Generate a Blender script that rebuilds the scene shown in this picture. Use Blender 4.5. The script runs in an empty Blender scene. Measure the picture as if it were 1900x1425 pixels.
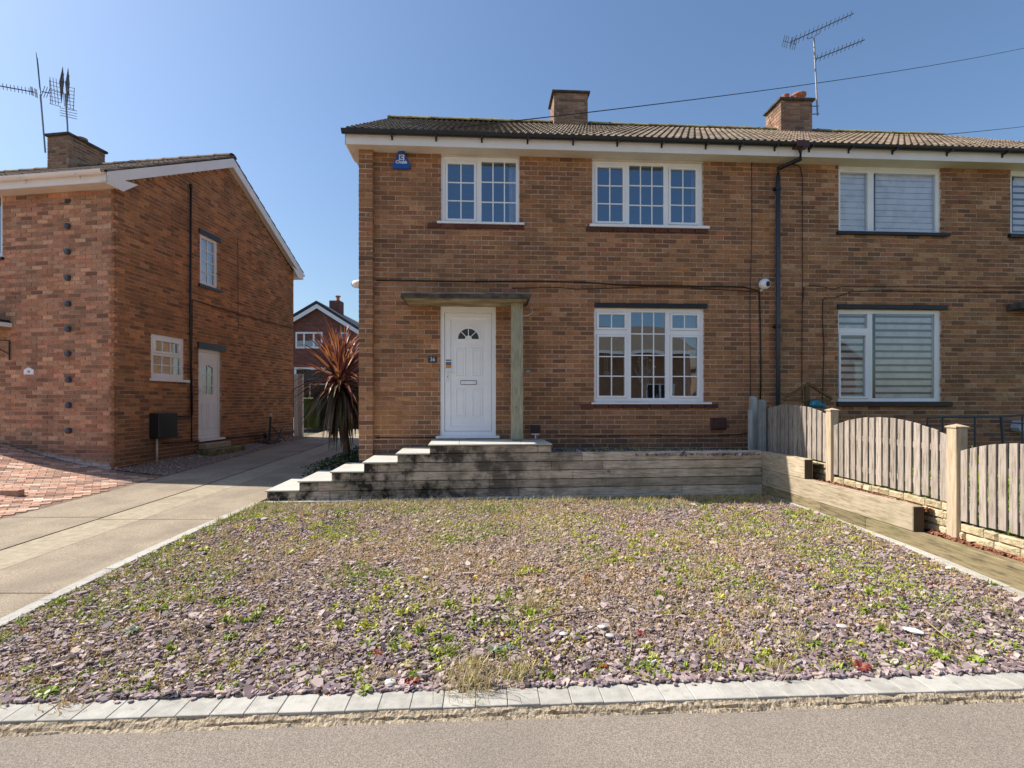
import bpy, bmesh, math, random
import numpy as np
from mathutils import Vector, Matrix

random.seed(7)
rng = np.random.default_rng(11)
R = math.radians
E = 1.5                      # eye height above the road edge
FOC, CX, HY = 950.0, 950.0, 745.0   # focal length / principal column / horizon row, measured off the photo

# ------------------------------------------------------------------ camera, sky, sun, exposure
sc = bpy.context.scene
cam_d = bpy.data.cameras.new('camera')
cam = bpy.data.objects.new('camera', cam_d)
sc.collection.objects.link(cam)
cam.location = (0, 0, E)
cam.rotation_euler = (R(90), 0, 0)
cam_d.sensor_width = 36
cam_d.lens = 18.0
cam_d.shift_y = 32.5 / 1900
cam_d.clip_start = .05
cam_d.clip_end = 2000
sc.camera = cam

LIGHT = Vector((.93, -.17, -1.0)).normalized()
SUN = -LIGHT
w = bpy.data.worlds.new('World')
sc.world = w
w.use_nodes = True
wn = w.node_tree.nodes
bg = wn['Background']
sky = wn.new('ShaderNodeTexSky')
sky.sky_type = 'NISHITA'
sky.sun_disc = False
sky.sun_elevation = math.asin(SUN.z)
sky.sun_rotation = math.atan2(SUN.x, SUN.y)
sky.air_density = 1.3
sky.dust_density = 1.6
sky.ozone_density = 6.5
w.node_tree.links.new(sky.outputs[0], bg.inputs[0])
bg.inputs[1].default_value = .072
sl = bpy.data.lights.new('sun', 'SUN')
sl.energy = 3.5
sl.angle = R(.5)
sl.color = (1, .93, .83)
so = bpy.data.objects.new('sun', sl)
so.rotation_euler = LIGHT.to_track_quat('-Z', 'Y').to_euler()
so.location = (-20, 5, 22)
sc.collection.objects.link(so)
sc.view_settings.view_transform = 'Standard'
sc.view_settings.look = 'None'
sc.view_settings.gamma = 1
sc.view_settings.use_curve_mapping = False
sc.view_settings.exposure = 1.1
sc.cycles.max_bounces = 8
sc.cycles.transparent_max_bounces = 16

# ------------------------------------------------------------------ materials
def srgb(r, g, b):
    f = lambda c: (c / 255 / 12.92) if c / 255 <= .04045 else ((c / 255 + .055) / 1.055) ** 2.4
    return (f(r), f(g), f(b), 1)

class NT:
    def __init__(s, name):
        s.m = bpy.data.materials.new(name)
        s.m.use_nodes = True
        s.t = s.m.node_tree
        s.b = s.t.nodes['Principled BSDF']
    def n(s, typ, **kw):
        x = s.t.nodes.new(typ)
        for k, v in kw.items():
            setattr(x, k, v)
        return x
    def l(s, a, b):
        s.t.links.new(a, b)
    def math(s, op, a, b=None, c=None):
        x = s.n('ShaderNodeMath', operation=op)
        for i, v in enumerate((a, b, c)):
            if v is None: continue
            if isinstance(v, (int, float)): x.inputs[i].default_value = v
            else: s.l(v, x.inputs[i])
        return x.outputs[0]
    def ramp(s, fac, stops, interp='LINEAR'):
        x = s.n('ShaderNodeValToRGB')
        cr = x.color_ramp
        cr.interpolation = interp
        while len(cr.elements) > 1: cr.elements.remove(cr.elements[0])
        cr.elements[0].position = stops[0][0]; cr.elements[0].color = stops[0][1]
        for p, c in stops[1:]:
            e = cr.elements.new(p); e.color = c
        s.l(fac, x.inputs[0])
        return x.outputs[0]
    def mix(s, fac, a, b, blend='MIX'):
        x = s.n('ShaderNodeMix', data_type='RGBA', blend_type=blend)
        for i, v in ((0, fac), (6, a), (7, b)):
            if isinstance(v, (int, float)): x.inputs[i].default_value = v
            elif isinstance(v, tuple): x.inputs[i].default_value = v
            else: s.l(v, x.inputs[i])
        return x.outputs[2]
    def coord(s, world=False, stretch=(1, 1, 1), jitter=False):
        if world:
            v = s.n('ShaderNodeNewGeometry').outputs['Position']
        else:
            v = s.n('ShaderNodeTexCoord').outputs['Object']
        if jitter:
            oi = s.n('ShaderNodeObjectInfo')
            a = s.n('ShaderNodeVectorMath', operation='ADD')
            sc2 = s.math('MULTIPLY', oi.outputs['Random'], 53.0)
            s.l(v, a.inputs[0]); s.l(sc2, a.inputs[1])
            v = a.outputs[0]
        mp = s.n('ShaderNodeMapping')
        mp.inputs['Scale'].default_value = stretch
        s.l(v, mp.inputs[0])
        return mp.outputs[0]
    def noise(s, v, scale, detail=4, rough=.6):
        x = s.n('ShaderNodeTexNoise')
        x.inputs['Scale'].default_value = scale
        x.inputs['Detail'].default_value = detail
        x.inputs['Roughness'].default_value = rough
        s.l(v, x.inputs['Vector'])
        return x.outputs['Fac']
    def rand(s):
        oi = s.n('ShaderNodeObjectInfo')
        g = s.n('ShaderNodeNewGeometry')
        return s.math('FRACT', s.math('ADD', oi.outputs['Random'], g.outputs['Random Per Island']))
    def bump(s, h, strength, dist=.01):
        x = s.n('ShaderNodeBump')
        x.inputs['Strength'].default_value = strength
        x.inputs['Distance'].default_value = dist
        s.l(h, x.inputs['Height'])
        s.l(x.outputs[0], s.b.inputs['Normal'])

def mat(name, stops, scale=8, detail=5, rnd=0.0, rough=.8, bump=0, bscale=150, bdist=.004, metal=0, spec=.3,
        stretch=(1, 1, 1), world=True, stain=None, interp='LINEAR', contrast=1.6):
    """stops: ramp colours; rnd: how much the ramp position is random per piece; stain: (scale, low, high, colour, amount)"""
    t = NT(name)
    v = t.coord(world=world, stretch=stretch, jitter=not world)
    f = t.noise(v, scale, detail)
    f = t.math('ADD', t.math('MULTIPLY', t.math('SUBTRACT', f, .5), contrast), .5)
    if rnd > 0:
        f = t.math('ADD', t.math('MULTIPLY', f, 1 - rnd), t.math('MULTIPLY', t.rand(), rnd))
    c = t.ramp(f, stops, interp)
    if stain:
        g = t.noise(t.coord(world=True), stain[0], 4)
        mr = t.n('ShaderNodeMapRange'); t.l(g, mr.inputs[0])
        mr.inputs[1].default_value = stain[1]; mr.inputs[2].default_value = stain[2]
        c = t.mix(t.math('MULTIPLY', mr.outputs[0], stain[4]), c, stain[3])
    t.l(c, t.b.inputs['Base Color'])
    t.b.inputs['Roughness'].default_value = rough
    t.b.inputs['Metallic'].default_value = metal
    t.b.inputs['Specular IOR Level'].default_value = spec
    if bump:
        t.bump(t.noise(v, bscale, 3), bump, bdist)
    return t.m

def plain(name, col, rough=.5, metal=0, spec=.4, bump=0, bscale=80):
    c = (col[0], col[1], col[2], 1)
    d = tuple(x * .82 for x in col[:3]) + (1,)
    return mat(name, [(.3, d), (.6, c)], scale=5, rough=rough, metal=metal, spec=spec, bump=bump, bscale=bscale)

def brick_mat(name, base, warm=None, white=None, low=None, soot=.45, gain=(1.62, 1.23, .95)):
    """base: list of brick colours spread over the random value"""
    t = NT(name)
    r = t.rand()
    stops = [((i + .5) / len(base), c) for i, c in enumerate(base)]
    v = t.coord(world=True)
    n1 = t.noise(v, 38, 5, .7)
    rr = t.math('ADD', r, t.math('MULTIPLY', t.math('SUBTRACT', n1, .5), .22))
    c = t.ramp(rr, stops)
    # brightness per brick
    r2 = t.math('FRACT', t.math('MULTIPLY', r, 37.31))
    br = t.math('ADD', 1.0, t.math('MULTIPLY', t.math('POWER', r2, .8), .9))
    vm = t.n('ShaderNodeVectorMath', operation='SCALE'); t.l(c, vm.inputs[0]); t.l(br, vm.inputs['Scale'])
    c = vm.outputs[0]
    # fired mottling inside each brick
    n2 = t.noise(v, 85, 4, .75)
    c = t.mix(t.math('MULTIPLY', t.ramp(n2, [(.42, (0, 0, 0, 1)), (.7, (1, 1, 1, 1))]), .38), c, (.36, .21, .1, 1))
    n3 = t.noise(v, 60, 3, .6)
    c = t.mix(t.math('MULTIPLY', t.ramp(n3, [(.48, (0, 0, 0, 1)), (.66, (1, 1, 1, 1))]), .6), c, (.07, .045, .037, 1))
    # some bricks burnt dark, whole
    r3 = t.math('FRACT', t.math('MULTIPLY', r, 91.7))
    c = t.mix(t.math('MULTIPLY', t.ramp(r3, [(.78, (0, 0, 0, 1)), (.84, (1, 1, 1, 1))]), .55), c, (.075, .052, .045, 1))
    n6 = t.noise(v, 14, 4, .7)
    c = t.mix(t.math('MULTIPLY', t.ramp(n6, [(.5, (0, 0, 0, 1)), (.7, (1, 1, 1, 1))]), .45), c, (.1, .085, .06, 1))
    # soot and weathering drifts over the wall
    n4 = t.noise(v, 1.1, 5, .6)
    c = t.mix(t.math('MULTIPLY', t.ramp(n4, [(.42, (0, 0, 0, 1)), (.66, (1, 1, 1, 1))]), soot), c, (.085, .062, .045, 1))
    if warm:
        n5 = t.noise(v, 1.7, 3)
        c = t.mix(t.math('MULTIPLY', t.ramp(n5, [(.5, (0, 0, 0, 1)), (.68, (1, 1, 1, 1))]), .4), c, warm)
    if low:          # grimy bottom courses: (z, colour, amount)
        s = t.n('ShaderNodeSeparateXYZ'); t.l(v, s.inputs[0])
        z = t.math('ADD', s.outputs[2], t.math('MULTIPLY', t.math('SUBTRACT', t.noise(v, 3, 4), .5), .35))
        mr = t.n('ShaderNodeMapRange'); t.l(z, mr.inputs[0])
        mr.inputs[1].default_value = low[0] + .1; mr.inputs[2].default_value = low[0] - .1
        c = t.mix(t.math('MULTIPLY', mr.outputs[0], low[2]), c, low[1])
    if white:        # salts creeping up from the paving: (z at X0, X0, slope, thickness)
        s = t.n('ShaderNodeSeparateXYZ'); t.l(v, s.inputs[0])
        ln = t.math('ADD', white[0], t.math('MULTIPLY', t.math('SUBTRACT', s.outputs[0], white[1]), white[2]))
        dz = t.math('SUBTRACT', s.outputs[2], ln)
        dz = t.math('ADD', dz, t.math('MULTIPLY', t.math('SUBTRACT', t.noise(v, 9, 4, .7), .5), .16))
        mr = t.n('ShaderNodeMapRange'); t.l(dz, mr.inputs[0])
        mr.inputs[1].default_value = .03; mr.inputs[2].default_value = -.05
        c = t.mix(t.math('MULTIPLY', mr.outputs[0], .75), c, (.42, .44, .46, 1))
    if gain: c = t.mix(1.0, c, gain + (1,), 'MULTIPLY')
    t.l(c, t.b.inputs['Base Color'])
    t.b.inputs['Roughness'].default_value = .9
    t.b.inputs['Specular IOR Level'].default_value = .2
    t.bump(t.noise(v, 130, 4, .7), .6, .006)
    return t.m

def wood_mat(name, light, dark, stretch, moss=None, black=None, grain=14, rough=.85, fade=.5):
    """stretch compresses the noise along the grain"""
    t = NT(name)
    v = t.coord(world=True, stretch=stretch)
    r = t.rand()
    g = t.noise(v, grain, 6, .65)
    c = t.ramp(g, [(.3, dark), (.52, light), (.75, tuple(min(1, x * 1.25) for x in light[:3]) + (1,))])
    br = t.math('ADD', .78, t.math('MULTIPLY', r, .4))
    vm = t.n('ShaderNodeVectorMath', operation='SCALE'); t.l(c, vm.inputs[0]); t.l(br, vm.inputs['Scale'])
    c = vm.outputs[0]
    w_ = t.coord(world=True)
    # knots
    vo = t.n('ShaderNodeTexVoronoi'); vo.inputs['Scale'].default_value = 2.6; t.l(w_, vo.inputs['Vector'])
    kn = t.ramp(vo.outputs['Distance'], [(.03, (1, 1, 1, 1)), (.09, (0, 0, 0, 1))])
    c = t.mix(t.math('MULTIPLY', kn, .6), c, (.07, .045, .03, 1))
    if moss:
        n = t.noise(w_, 1.8, 5, .7)
        c = t.mix(t.math('MULTIPLY', t.ramp(n, [(.5, (0, 0, 0, 1)), (.68, (1, 1, 1, 1))]), moss), c, (.13, .15, .06, 1))
    if black:
        n = t.noise(w_, 2.7, 5, .7)
        s = t.n('ShaderNodeSeparateXYZ'); t.l(w_, s.inputs[0])
        mr = t.n('ShaderNodeMapRange'); t.l(s.outputs[0], mr.inputs[0])
        mr.inputs[1].default_value = 2.6; mr.inputs[2].default_value = -1.2
        f = t.math('MULTIPLY', t.ramp(n, [(.43, (0, 0, 0, 1)), (.58, (1, 1, 1, 1))]), t.math('MULTIPLY', mr.outputs[0], black))
        c = t.mix(f, c, (.018, .015, .013, 1))
    t.l(c, t.b.inputs['Base Color'])
    t.b.inputs['Roughness'].default_value = rough
    t.b.inputs['Specular IOR Level'].default_value = .2
    t.bump(g, .5, .004)
    return t.m

def glass_mat(name, refl=.32, tint=(.9, .95, 1)):
    t = NT(name)
    t.t.nodes.remove(t.b)
    tr = t.n('ShaderNodeBsdfTransparent'); tr.inputs[0].default_value = (.94, .96, .96, 1)
    gl = t.n('ShaderNodeBsdfGlossy'); gl.inputs[0].default_value = tint + (1,); gl.inputs[1].default_value = .01
    nz = t.noise(t.coord(world=True), 1.2, 2)
    bp = t.n('ShaderNodeBump'); bp.inputs['Strength'].default_value = .08; bp.inputs['Distance'].default_value = .02
    t.l(nz, bp.inputs['Height']); t.l(bp.outputs[0], gl.inputs['Normal'])
    fr = t.n('ShaderNodeFresnel'); fr.inputs[0].default_value = 1.5
    f = t.math('MINIMUM', t.math('ADD', fr.outputs[0], refl - .04), 1.0)
    mx = t.n('ShaderNodeMixShader'); t.l(f, mx.inputs[0]); t.l(tr.outputs[0], mx.inputs[1]); t.l(gl.outputs[0], mx.inputs[2])
    out = [n for n in t.t.nodes if n.type == 'OUTPUT_MATERIAL'][0]
    t.l(mx.outputs[0], out.inputs[0])
    return t.m

def leaf_mat(name, stops, rough=.5, trans=.25):
    t = NT(name)
    f = t.math('ADD', t.math('MULTIPLY', t.rand(), .8), t.math('MULTIPLY', t.noise(t.coord(world=True), 25, 2), .2))
    c = t.ramp(f, stops)
    t.l(c, t.b.inputs['Base Color'])
    t.b.inputs['Roughness'].default_value = rough
    tl = t.n('ShaderNodeBsdfTranslucent'); t.l(c, tl.inputs[0])
    mx = t.n('ShaderNodeMixShader'); mx.inputs[0].default_value = trans
    out = [n for n in t.t.nodes if n.type == 'OUTPUT_MATERIAL'][0]
    t.l(t.b.outputs[0], mx.inputs[1]); t.l(tl.outputs[0], mx.inputs[2]); t.l(mx.outputs[0], out.inputs[0])
    return t.m

def texbrick_mat(name, c1, c2, mortar, ang):
    """brick courses for walls too far off (or out of the photo) to show single bricks"""
    t = NT(name)
    v = t.n('ShaderNodeNewGeometry').outputs['Position']
    mp = t.n('ShaderNodeMapping'); mp.vector_type = 'POINT'; mp.inputs['Rotation'].default_value = (0, 0, -ang)
    t.l(v, mp.inputs[0])
    s = t.n('ShaderNodeSeparateXYZ'); t.l(mp.outputs[0], s.inputs[0])
    cb = t.n('ShaderNodeCombineXYZ'); t.l(s.outputs[0], cb.inputs[0]); t.l(s.outputs[2], cb.inputs[1])
    b = t.n('ShaderNodeTexBrick')
    b.inputs['Scale'].default_value = 1
    b.inputs['Brick Width'].default_value = .225; b.inputs['Row Height'].default_value = .075
    b.inputs['Mortar Size'].default_value = .005
    b.inputs['Color1'].default_value = c1; b.inputs['Color2'].default_value = c2; b.inputs['Mortar'].default_value = mortar
    t.l(cb.outputs[0], b.inputs['Vector'])
    n = t.noise(v, 2, 5, .7)
    c = t.mix(.5, b.outputs[0], t.ramp(n, [(.3, (.6, .6, .6, 1)), (.7, (1.4, 1.3, 1.2, 1))]), 'MULTIPLY')
    t.l(c, t.b.inputs['Base Color'])
    t.b.inputs['Roughness'].default_value = .9
    t.bump(b.outputs['Fac'], -.4, .006)
    return t.m

BR_MAIN = [(.17, .105, .064, 1), (.125, .08, .056, 1), (.2, .13, .078, 1), (.155, .1, .064, 1), (.18, .115, .07, 1), (.1, .068, .053, 1),
           (.19, .125, .076, 1), (.17, .085, .06, 1), (.145, .098, .066, 1), (.185, .115, .068, 1), (.12, .062, .05, 1), (.24, .16, .095, 1), (.165, .11, .07, 1)]
BR_LEFT = [(.27, .16, .105, 1), (.2, .115, .08, 1), (.3, .2, .13, 1), (.24, .115, .08, 1), (.17, .11, .085, 1), (.32, .23, .16, 1), (.24, .15, .105, 1), (.28, .16, .11, 1), (.21, .145, .11, 1)]
BR_GABLE = [(.21, .11, .058, 1), (.155, .085, .05, 1), (.235, .135, .07, 1), (.19, .1, .055, 1), (.13, .075, .048, 1), (.25, .125, .07, 1), (.2, .12, .066, 1)]
m_brick = brick_mat('brown_brick', BR_MAIN, warm=(.27, .155, .06, 1), low=(E - .62, (.075, .065, .065, 1), .55))
m_brick_n = brick_mat('brown_brick_weathered', BR_MAIN[:-2] + [(.22, .16, .1, 1), (.19, .15, .11, 1)], soot=.3)
m_brick_lf = brick_mat('buff_brick', BR_LEFT, soot=.3, gain=(1.65, 1.35, 1.18), white=(E - .87, -8.73, -.14, .1), low=(E - .75, (.07, .05, .045, 1), .5))
m_brick_lg = brick_mat('orange_brown_brick', BR_GABLE, soot=.4, gain=(1.55, 1.22, .97), low=(E - .78, (.07, .05, .045, 1), .55))
m_brick_ch = brick_mat('chimney_brick', gain=(1.35, 1.35, 1.3), base= [(.2, .12, .08, 1), (.13, .08, .06, 1), (.25, .17, .12, 1), (.16, .08, .06, 1)], soot=.4)
m_mortar = mat('mortar', [(.3, (.5, .37, .27, 1)), (.7, (.62, .48, .36, 1))], scale=5, rough=.95, bump=.4, bscale=120, stain=(2.2, .45, .7, (.24, .17, .12, 1), .5))
m_mortar_l = mat('sandy_mortar', [(.3, (.44, .3, .2, 1)), (.7, (.55, .4, .28, 1))], scale=5, rough=.95, bump=.4, bscale=120, stain=(2.2, .45, .7, (.2, .14, .1, 1), .7))
m_redbrick = brick_mat('sill_brick', [(.12, .035, .03, 1), (.1, .03, .028, 1), (.14, .045, .035, 1)], soot=.2, gain=(.75, .8, .9))
m_upvc = mat('white_plastic', [(.3, (.85, .85, .84, 1)), (.7, (.9, .9, .89, 1))], scale=3, rough=.35, spec=.4)
m_upvc_l = mat('aged_white_plastic', [(.3, (.78, .74, .7, 1)), (.7, (.85, .82, .79, 1))], scale=2, rough=.45)
m_seam = plain('joint_grey', (.3, .31, .33), .6)
m_soffit = mat('cream_soffit', [(.3, (.6, .54, .45, 1)), (.7, (.72, .66, .57, 1))], scale=1.5, rough=.6, stain=(2.5, .55, .8, (.45, .38, .3, 1), .5))
m_fascia = mat('white_fascia', [(.3, (.82, .78, .74, 1)), (.7, (.88, .85, .82, 1))], scale=2, rough=.4)
m_black = plain('black_plastic', (.018, .019, .022), .35)
m_gutter = plain('charcoal_gutter', (.02, .021, .024), .3)
m_pipe = plain('slate_grey_pipe', (.055, .065, .085), .4)
m_glass = glass_mat('window_glass', .26, (.7, .85, 1))
m_glass_l = glass_mat('side_glass', .3)
m_room = plain('room_wall', (.16, .13, .1), .9)
m_dark = plain('dark_room', (.03, .028, .026), .9)
m_curtain = mat('white_curtain', [(.3, (.62, .64, .68, 1)), (.7, (.75, .77, .8, 1))], scale=6, rough=.9)
m_curtain_b = mat('beige_curtain', [(.3, (.4, .33, .25, 1)), (.7, (.55, .47, .38, 1))], scale=30, rough=.9, stretch=(1, 1, .05))
m_blind = plain('white_blind', (.96, .96, .96), .8)
m_glass_n = glass_mat('clear_pane_glass', .12, (.85, .92, 1))
m_blind_d = plain('sheer_blind', (.17, .12, .1), .8)
m_tile = mat('weathered_roof_tile', [(.2, (.08, .065, .05, 1)), (.5, (.15, .12, .09, 1)), (.8, (.24, .195, .145, 1))], scale=12, rnd=.35, rough=.95, bump=.6, bscale=90,
             stain=(1.3, .5, .7, (.1, .08, .06, 1), .6))
m_tile_r = mat('orange_brown_roof_tile', [(.2, (.1, .07, .05, 1)), (.5, (.19, .14, .1, 1)), (.8, (.3, .225, .16, 1))], scale=12, rnd=.4, rough=.95, bump=.6, bscale=90,
               stain=(3, .5, .7, (.12, .13, .08, 1), .4))
m_ridge = mat('ridge_tile', [(.3, (.2, .15, .08, 1)), (.7, (.36, .3, .1, 1))], scale=9, rnd=.3, rough=.95, bump=.5)
m_underroof = plain('roof_underlay', (.05, .04, .03), .9)
m_pot = mat('terracotta', [(.3, (.36, .13, .07, 1)), (.7, (.5, .22, .12, 1))], scale=10, rough=.85)
m_cream = plain('cream_pot', (.62, .5, .38), .8)
m_alu = mat('grey_aluminium', [(.3, (.06, .07, .085, 1)), (.7, (.12, .13, .15, 1))], scale=10, rough=.5, metal=.3)
m_galv = plain('galvanised_mast', (.3, .3, .31), .5, .5)
m_sleeper = wood_mat('sleeper_timber', (.58, .48, .37, 1), (.26, .205, .15, 1), (.35, 1, 3.5), moss=.45, black=.95)
m_sleeper_r = wood_mat('bleached_sleeper_timber', (.46, .38, .27, 1), (.24, .18, .115, 1), (1, .35, 3.5), moss=.25)
m_sleeper_w = wood_mat('wet_sleeper_timber', (.25, .2, .115, 1), (.08, .062, .038, 1), (1, .35, 3.5), moss=.3)
m_endgrain = plain('sleeper_end_grain', (.07, .05, .03), .9, bump=.6)
m_fence = wood_mat('fence_timber', (.37, .315, .265, 1), (.17, .135, .105, 1), (3.5, 3.5, .35), grain=16)
m_post = wood_mat('fence_post_timber', (.45, .36, .25, 1), (.3, .23, .15, 1), (3, 3, .3), moss=.12)
m_post_w = wood_mat('pale_grey_post', (.42, .43, .4, 1), (.3, .3, .28, 1), (3, 3, .4), moss=.3)
m_porch = wood_mat('green_tinged_post', (.4, .375, .26, 1), (.22, .205, .14, 1), (3, 3, .3), grain=18)
m_canopy = mat('weathered_slab', [(.3, (.05, .045, .04, 1)), (.7, (.12, .105, .09, 1))], scale=9, rough=.95, bump=.6, bscale=70)
m_canopy_u = mat('stained_slab_underside', [(.3, (.16, .12, .055, 1)), (.6, (.3, .25, .15, 1)), (.8, (.5, .42, .28, 1))], scale=4, rough=.9, stretch=(.5, 1, 1))
m_slab = mat('porcelain_slab', [(.3, (.47, .455, .4, 1)), (.7, (.55, .53, .47, 1))], scale=4, rough=.7, bump=.15, bscale=60)
m_slab_edge = mat('slab_edge', [(.3, (.2, .18, .14, 1)), (.7, (.32, .3, .24, 1))], scale=14, rough=.9)
m_kerb = mat('pale_concrete_sett', [(.25, (.33, .315, .275, 1)), (.7, (.47, .45, .4, 1))], scale=18, rnd=.35, rough=.9, bump=.5, bscale=160,
             stain=(14, .6, .75, (.2, .17, .13, 1), .5))
m_haunch = mat('sandy_concrete', [(.25, (.16, .11, .065, 1)), (.45, (.38, .3, .2, 1)), (.8, (.52, .45, .33, 1))], scale=55, rough=.95, bump=.9, bscale=60, bdist=.012)
m_asphalt = mat('asphalt', [(.2, (.14, .115, .09, 1)), (.5, (.255, .215, .175, 1)), (.8, (.41, .35, .29, 1))], scale=170, detail=4, rough=.95, bump=.8, bscale=260, bdist=.004,
                stain=(.8, .42, .7, (.17, .15, .125, 1), .55), contrast=1.7)
m_conc = mat('exposed_aggregate_concrete', [(.2, (.2, .155, .1, 1)), (.5, (.33, .27, .195, 1)), (.8, (.45, .38, .29, 1))], scale=95, detail=5, rough=.95, bump=.5, bscale=160,
             stain=(1.7, .42, .66, (.19, .155, .115, 1), .6), contrast=2)
m_conc_s = mat('smooth_concrete', [(.2, (.3, .25, .17, 1)), (.8, (.42, .36, .26, 1))], scale=14, detail=6, rough=.9, bump=.3, bscale=90,
               stain=(2, .5, .75, (.2, .165, .115, 1), .5))
m_joint = plain('joint_dirt', (.05, .04, .025), .95)
m_pave = brick_mat('red_paving_brick', gain=(1.25, 1.4, 1.5), base= [(.3, .15, .1, 1), (.26, .12, .08, 1), (.36, .2, .14, 1), (.32, .17, .11, 1), (.4, .26, .19, 1)], soot=.12)
m_pavebase = mat('paving_sand', [(.3, (.15, .1, .07, 1)), (.7, (.25, .17, .12, 1))], scale=20, rough=.95)
m_soil = mat('soil', [(.3, (.045, .035, .025, 1)), (.7, (.1, .075, .05, 1))], scale=20, rough=1, bump=.8, bscale=50, bdist=.02)
m_gbase = mat('dusty_slate_bed', [(.3, (.2, .155, .13, 1)), (.6, (.33, .25, .19, 1)), (.8, (.4, .31, .2, 1))], scale=25, rough=1, bump=.8, bscale=60, bdist=.01)
m_earth = mat('ground_earth', [(.3, (.09, .08, .05, 1)), (.7, (.16, .14, .09, 1))], scale=3, rough=1)
m_lawn = mat('lawn_base', [(.3, (.04, .07, .015, 1)), (.7, (.09, .13, .03, 1))], scale=9, rough=1)
def slate_mat():
    t = NT('plum_slate')
    v = t.coord(world=True)
    f = t.math('ADD', t.math('MULTIPLY', t.noise(v, 30, 4), .18), t.math('MULTIPLY', t.rand(), .82))
    c = t.ramp(f, [(.0, (.05, .04, .045, 1)), (.18, (.12, .085, .09, 1)), (.36, (.3, .21, .21, 1)), (.5, (.2, .165, .18, 1)), (.68, (.4, .3, .28, 1)),
                   (.84, (.48, .4, .37, 1)), (.94, (.46, .33, .22, 1)), (1, (.62, .58, .54, 1))])
    # trodden dust: a broad patch across the middle of the bed, broken up by noise
    s_ = t.n('ShaderNodeSeparateXYZ'); t.l(v, s_.inputs[0])
    dx = t.math('MULTIPLY', t.math('SUBTRACT', s_.outputs[0], .0), .36)
    dy = t.math('MULTIPLY', t.math('SUBTRACT', s_.outputs[1], 4.9), .5)
    r2 = t.math('ADD', t.math('MULTIPLY', dx, dx), t.math('MULTIPLY', dy, dy))
    m_ = t.math('SUBTRACT', t.math('ADD', 1.0, t.math('MULTIPLY', t.math('SUBTRACT', t.noise(v, 1.3, 4), .5), 2.4)), r2)
    mr = t.n('ShaderNodeMapRange'); t.l(m_, mr.inputs[0]); mr.inputs[1].default_value = .2; mr.inputs[2].default_value = 1.0
    c = t.mix(t.math('MULTIPLY', mr.outputs[0], .55), c, (.47, .35, .27, 1))
    t.l(c, t.b.inputs['Base Color']); t.b.inputs['Roughness'].default_value = .75; t.b.inputs['Specular IOR Level'].default_value = .35
    t.bump(t.noise(v, 120, 3), .3, .004)
    return t.m
m_slate = slate_mat()
m_pebble = mat('pink_gravel', [(0, (.22, .15, .12, 1)), (.5, (.36, .27, .22, 1)), (1, (.5, .42, .36, 1))], scale=30, rnd=.8, rough=.9)
m_mulch = mat('bark_mulch', [(0, (.12, .045, .025, 1)), (.5, (.25, .1, .055, 1)), (1, (.36, .17, .1, 1))], scale=30, rnd=.8, rough=.95)
m_stone = mat('yellow_walling_stone', [(.2, (.3, .23, .13, 1)), (.5, (.48, .39, .24, 1)), (.8, (.6, .51, .35, 1))], scale=12, rnd=.3, rough=.95, bump=.9, bscale=35, bdist=.02)
m_stonemort = plain('pale_mortar', (.34, .3, .22), .95)
m_green = leaf_mat('weed_green', [(0, (.12, .2, .02, 1)), (.5, (.26, .35, .035, 1)), (1, (.42, .45, .06, 1))])
m_lime = leaf_mat('clover_green', [(0, (.34, .38, .05, 1)), (1, (.56, .53, .09, 1))])
m_straw = leaf_mat('dry_grass', [(0, (.4, .3, .14, 1)), (.5, (.5, .4, .19, 1)), (1, (.6, .52, .3, 1))])
m_rust = leaf_mat('rusty_moss', [(0, (.52, .28, .12, 1)), (.5, (.58, .4, .2, 1)), (1, (.5, .45, .15, 1))])
m_redweed = leaf_mat('red_weed', [(0, (.24, .03, .025, 1)), (1, (.34, .1, .06, 1))])
m_sage = leaf_mat('grey_green_weed', [(0, (.14, .2, .12, 1)), (1, (.28, .34, .24, 1))])
m_yellow = plain('yellow_petal', (.8, .6, .02), .5)
m_ivy = leaf_mat('ground_cover_leaf', [(0, (.012, .03, .008, 1)), (.6, (.03, .07, .015, 1)), (1, (.06, .12, .03, 1))])
m_cord = leaf_mat('bronze_leaf', [(0, (.07, .025, .035, 1)), (.35, (.15, .045, .055, 1)), (.55, (.28, .1, .05, 1)), (.72, (.45, .2, .05, 1)), (.86, (.36, .2, .18, 1)), (1, (.5, .33, .07, 1))], rough=.4, trans=.3)
m_cord_l = leaf_mat('old_leaf', [(0, (.03, .028, .018, 1)), (.5, (.09, .085, .035, 1)), (.8, (.07, .04, .04, 1)), (1, (.15, .15, .06, 1))], rough=.45, trans=.2)
m_bark = mat('fibrous_bark', [(.3, (.07, .055, .04, 1)), (.7, (.18, .14, .1, 1))], scale=20, rough=.95, bump=.9, stretch=(2, 2, .4))
m_blue = plain('alarm_blue', (.01, .09, .42), .35)
m_white = plain('white_gloss', (.85, .86, .88), .35)
m_orange = plain('orange_print', (.75, .28, .02), .5)
m_navy = plain('blue_print', (.12, .16, .3), .5)
m_maroon = plain('maroon_plastic', (.075, .03, .028), .45)
m_wheelie = plain('green_bin_plastic', (.08, .13, .025), .5)
m_cable = plain('black_cable', (.012, .011, .011), .5)
m_cable_b = plain('brown_cable', (.05, .03, .025), .6)
m_teal = plain('teal_glass', (.02, .2, .26), .3)
m_farbrick = texbrick_mat('far_red_brick', (.13, .045, .035, 1), (.2, .075, .055, 1), (.22, .16, .13, 1), 0)
m_oppbrick = texbrick_mat('opposite_brick', (.3, .15, .08, 1), (.42, .22, .12, 1), (.3, .24, .18, 1), 0)
m_fartile = mat('far_beige_tile', [(.3, (.25, .19, .11, 1)), (.7, (.5, .4, .25, 1))], scale=9, rough=.95)
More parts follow.
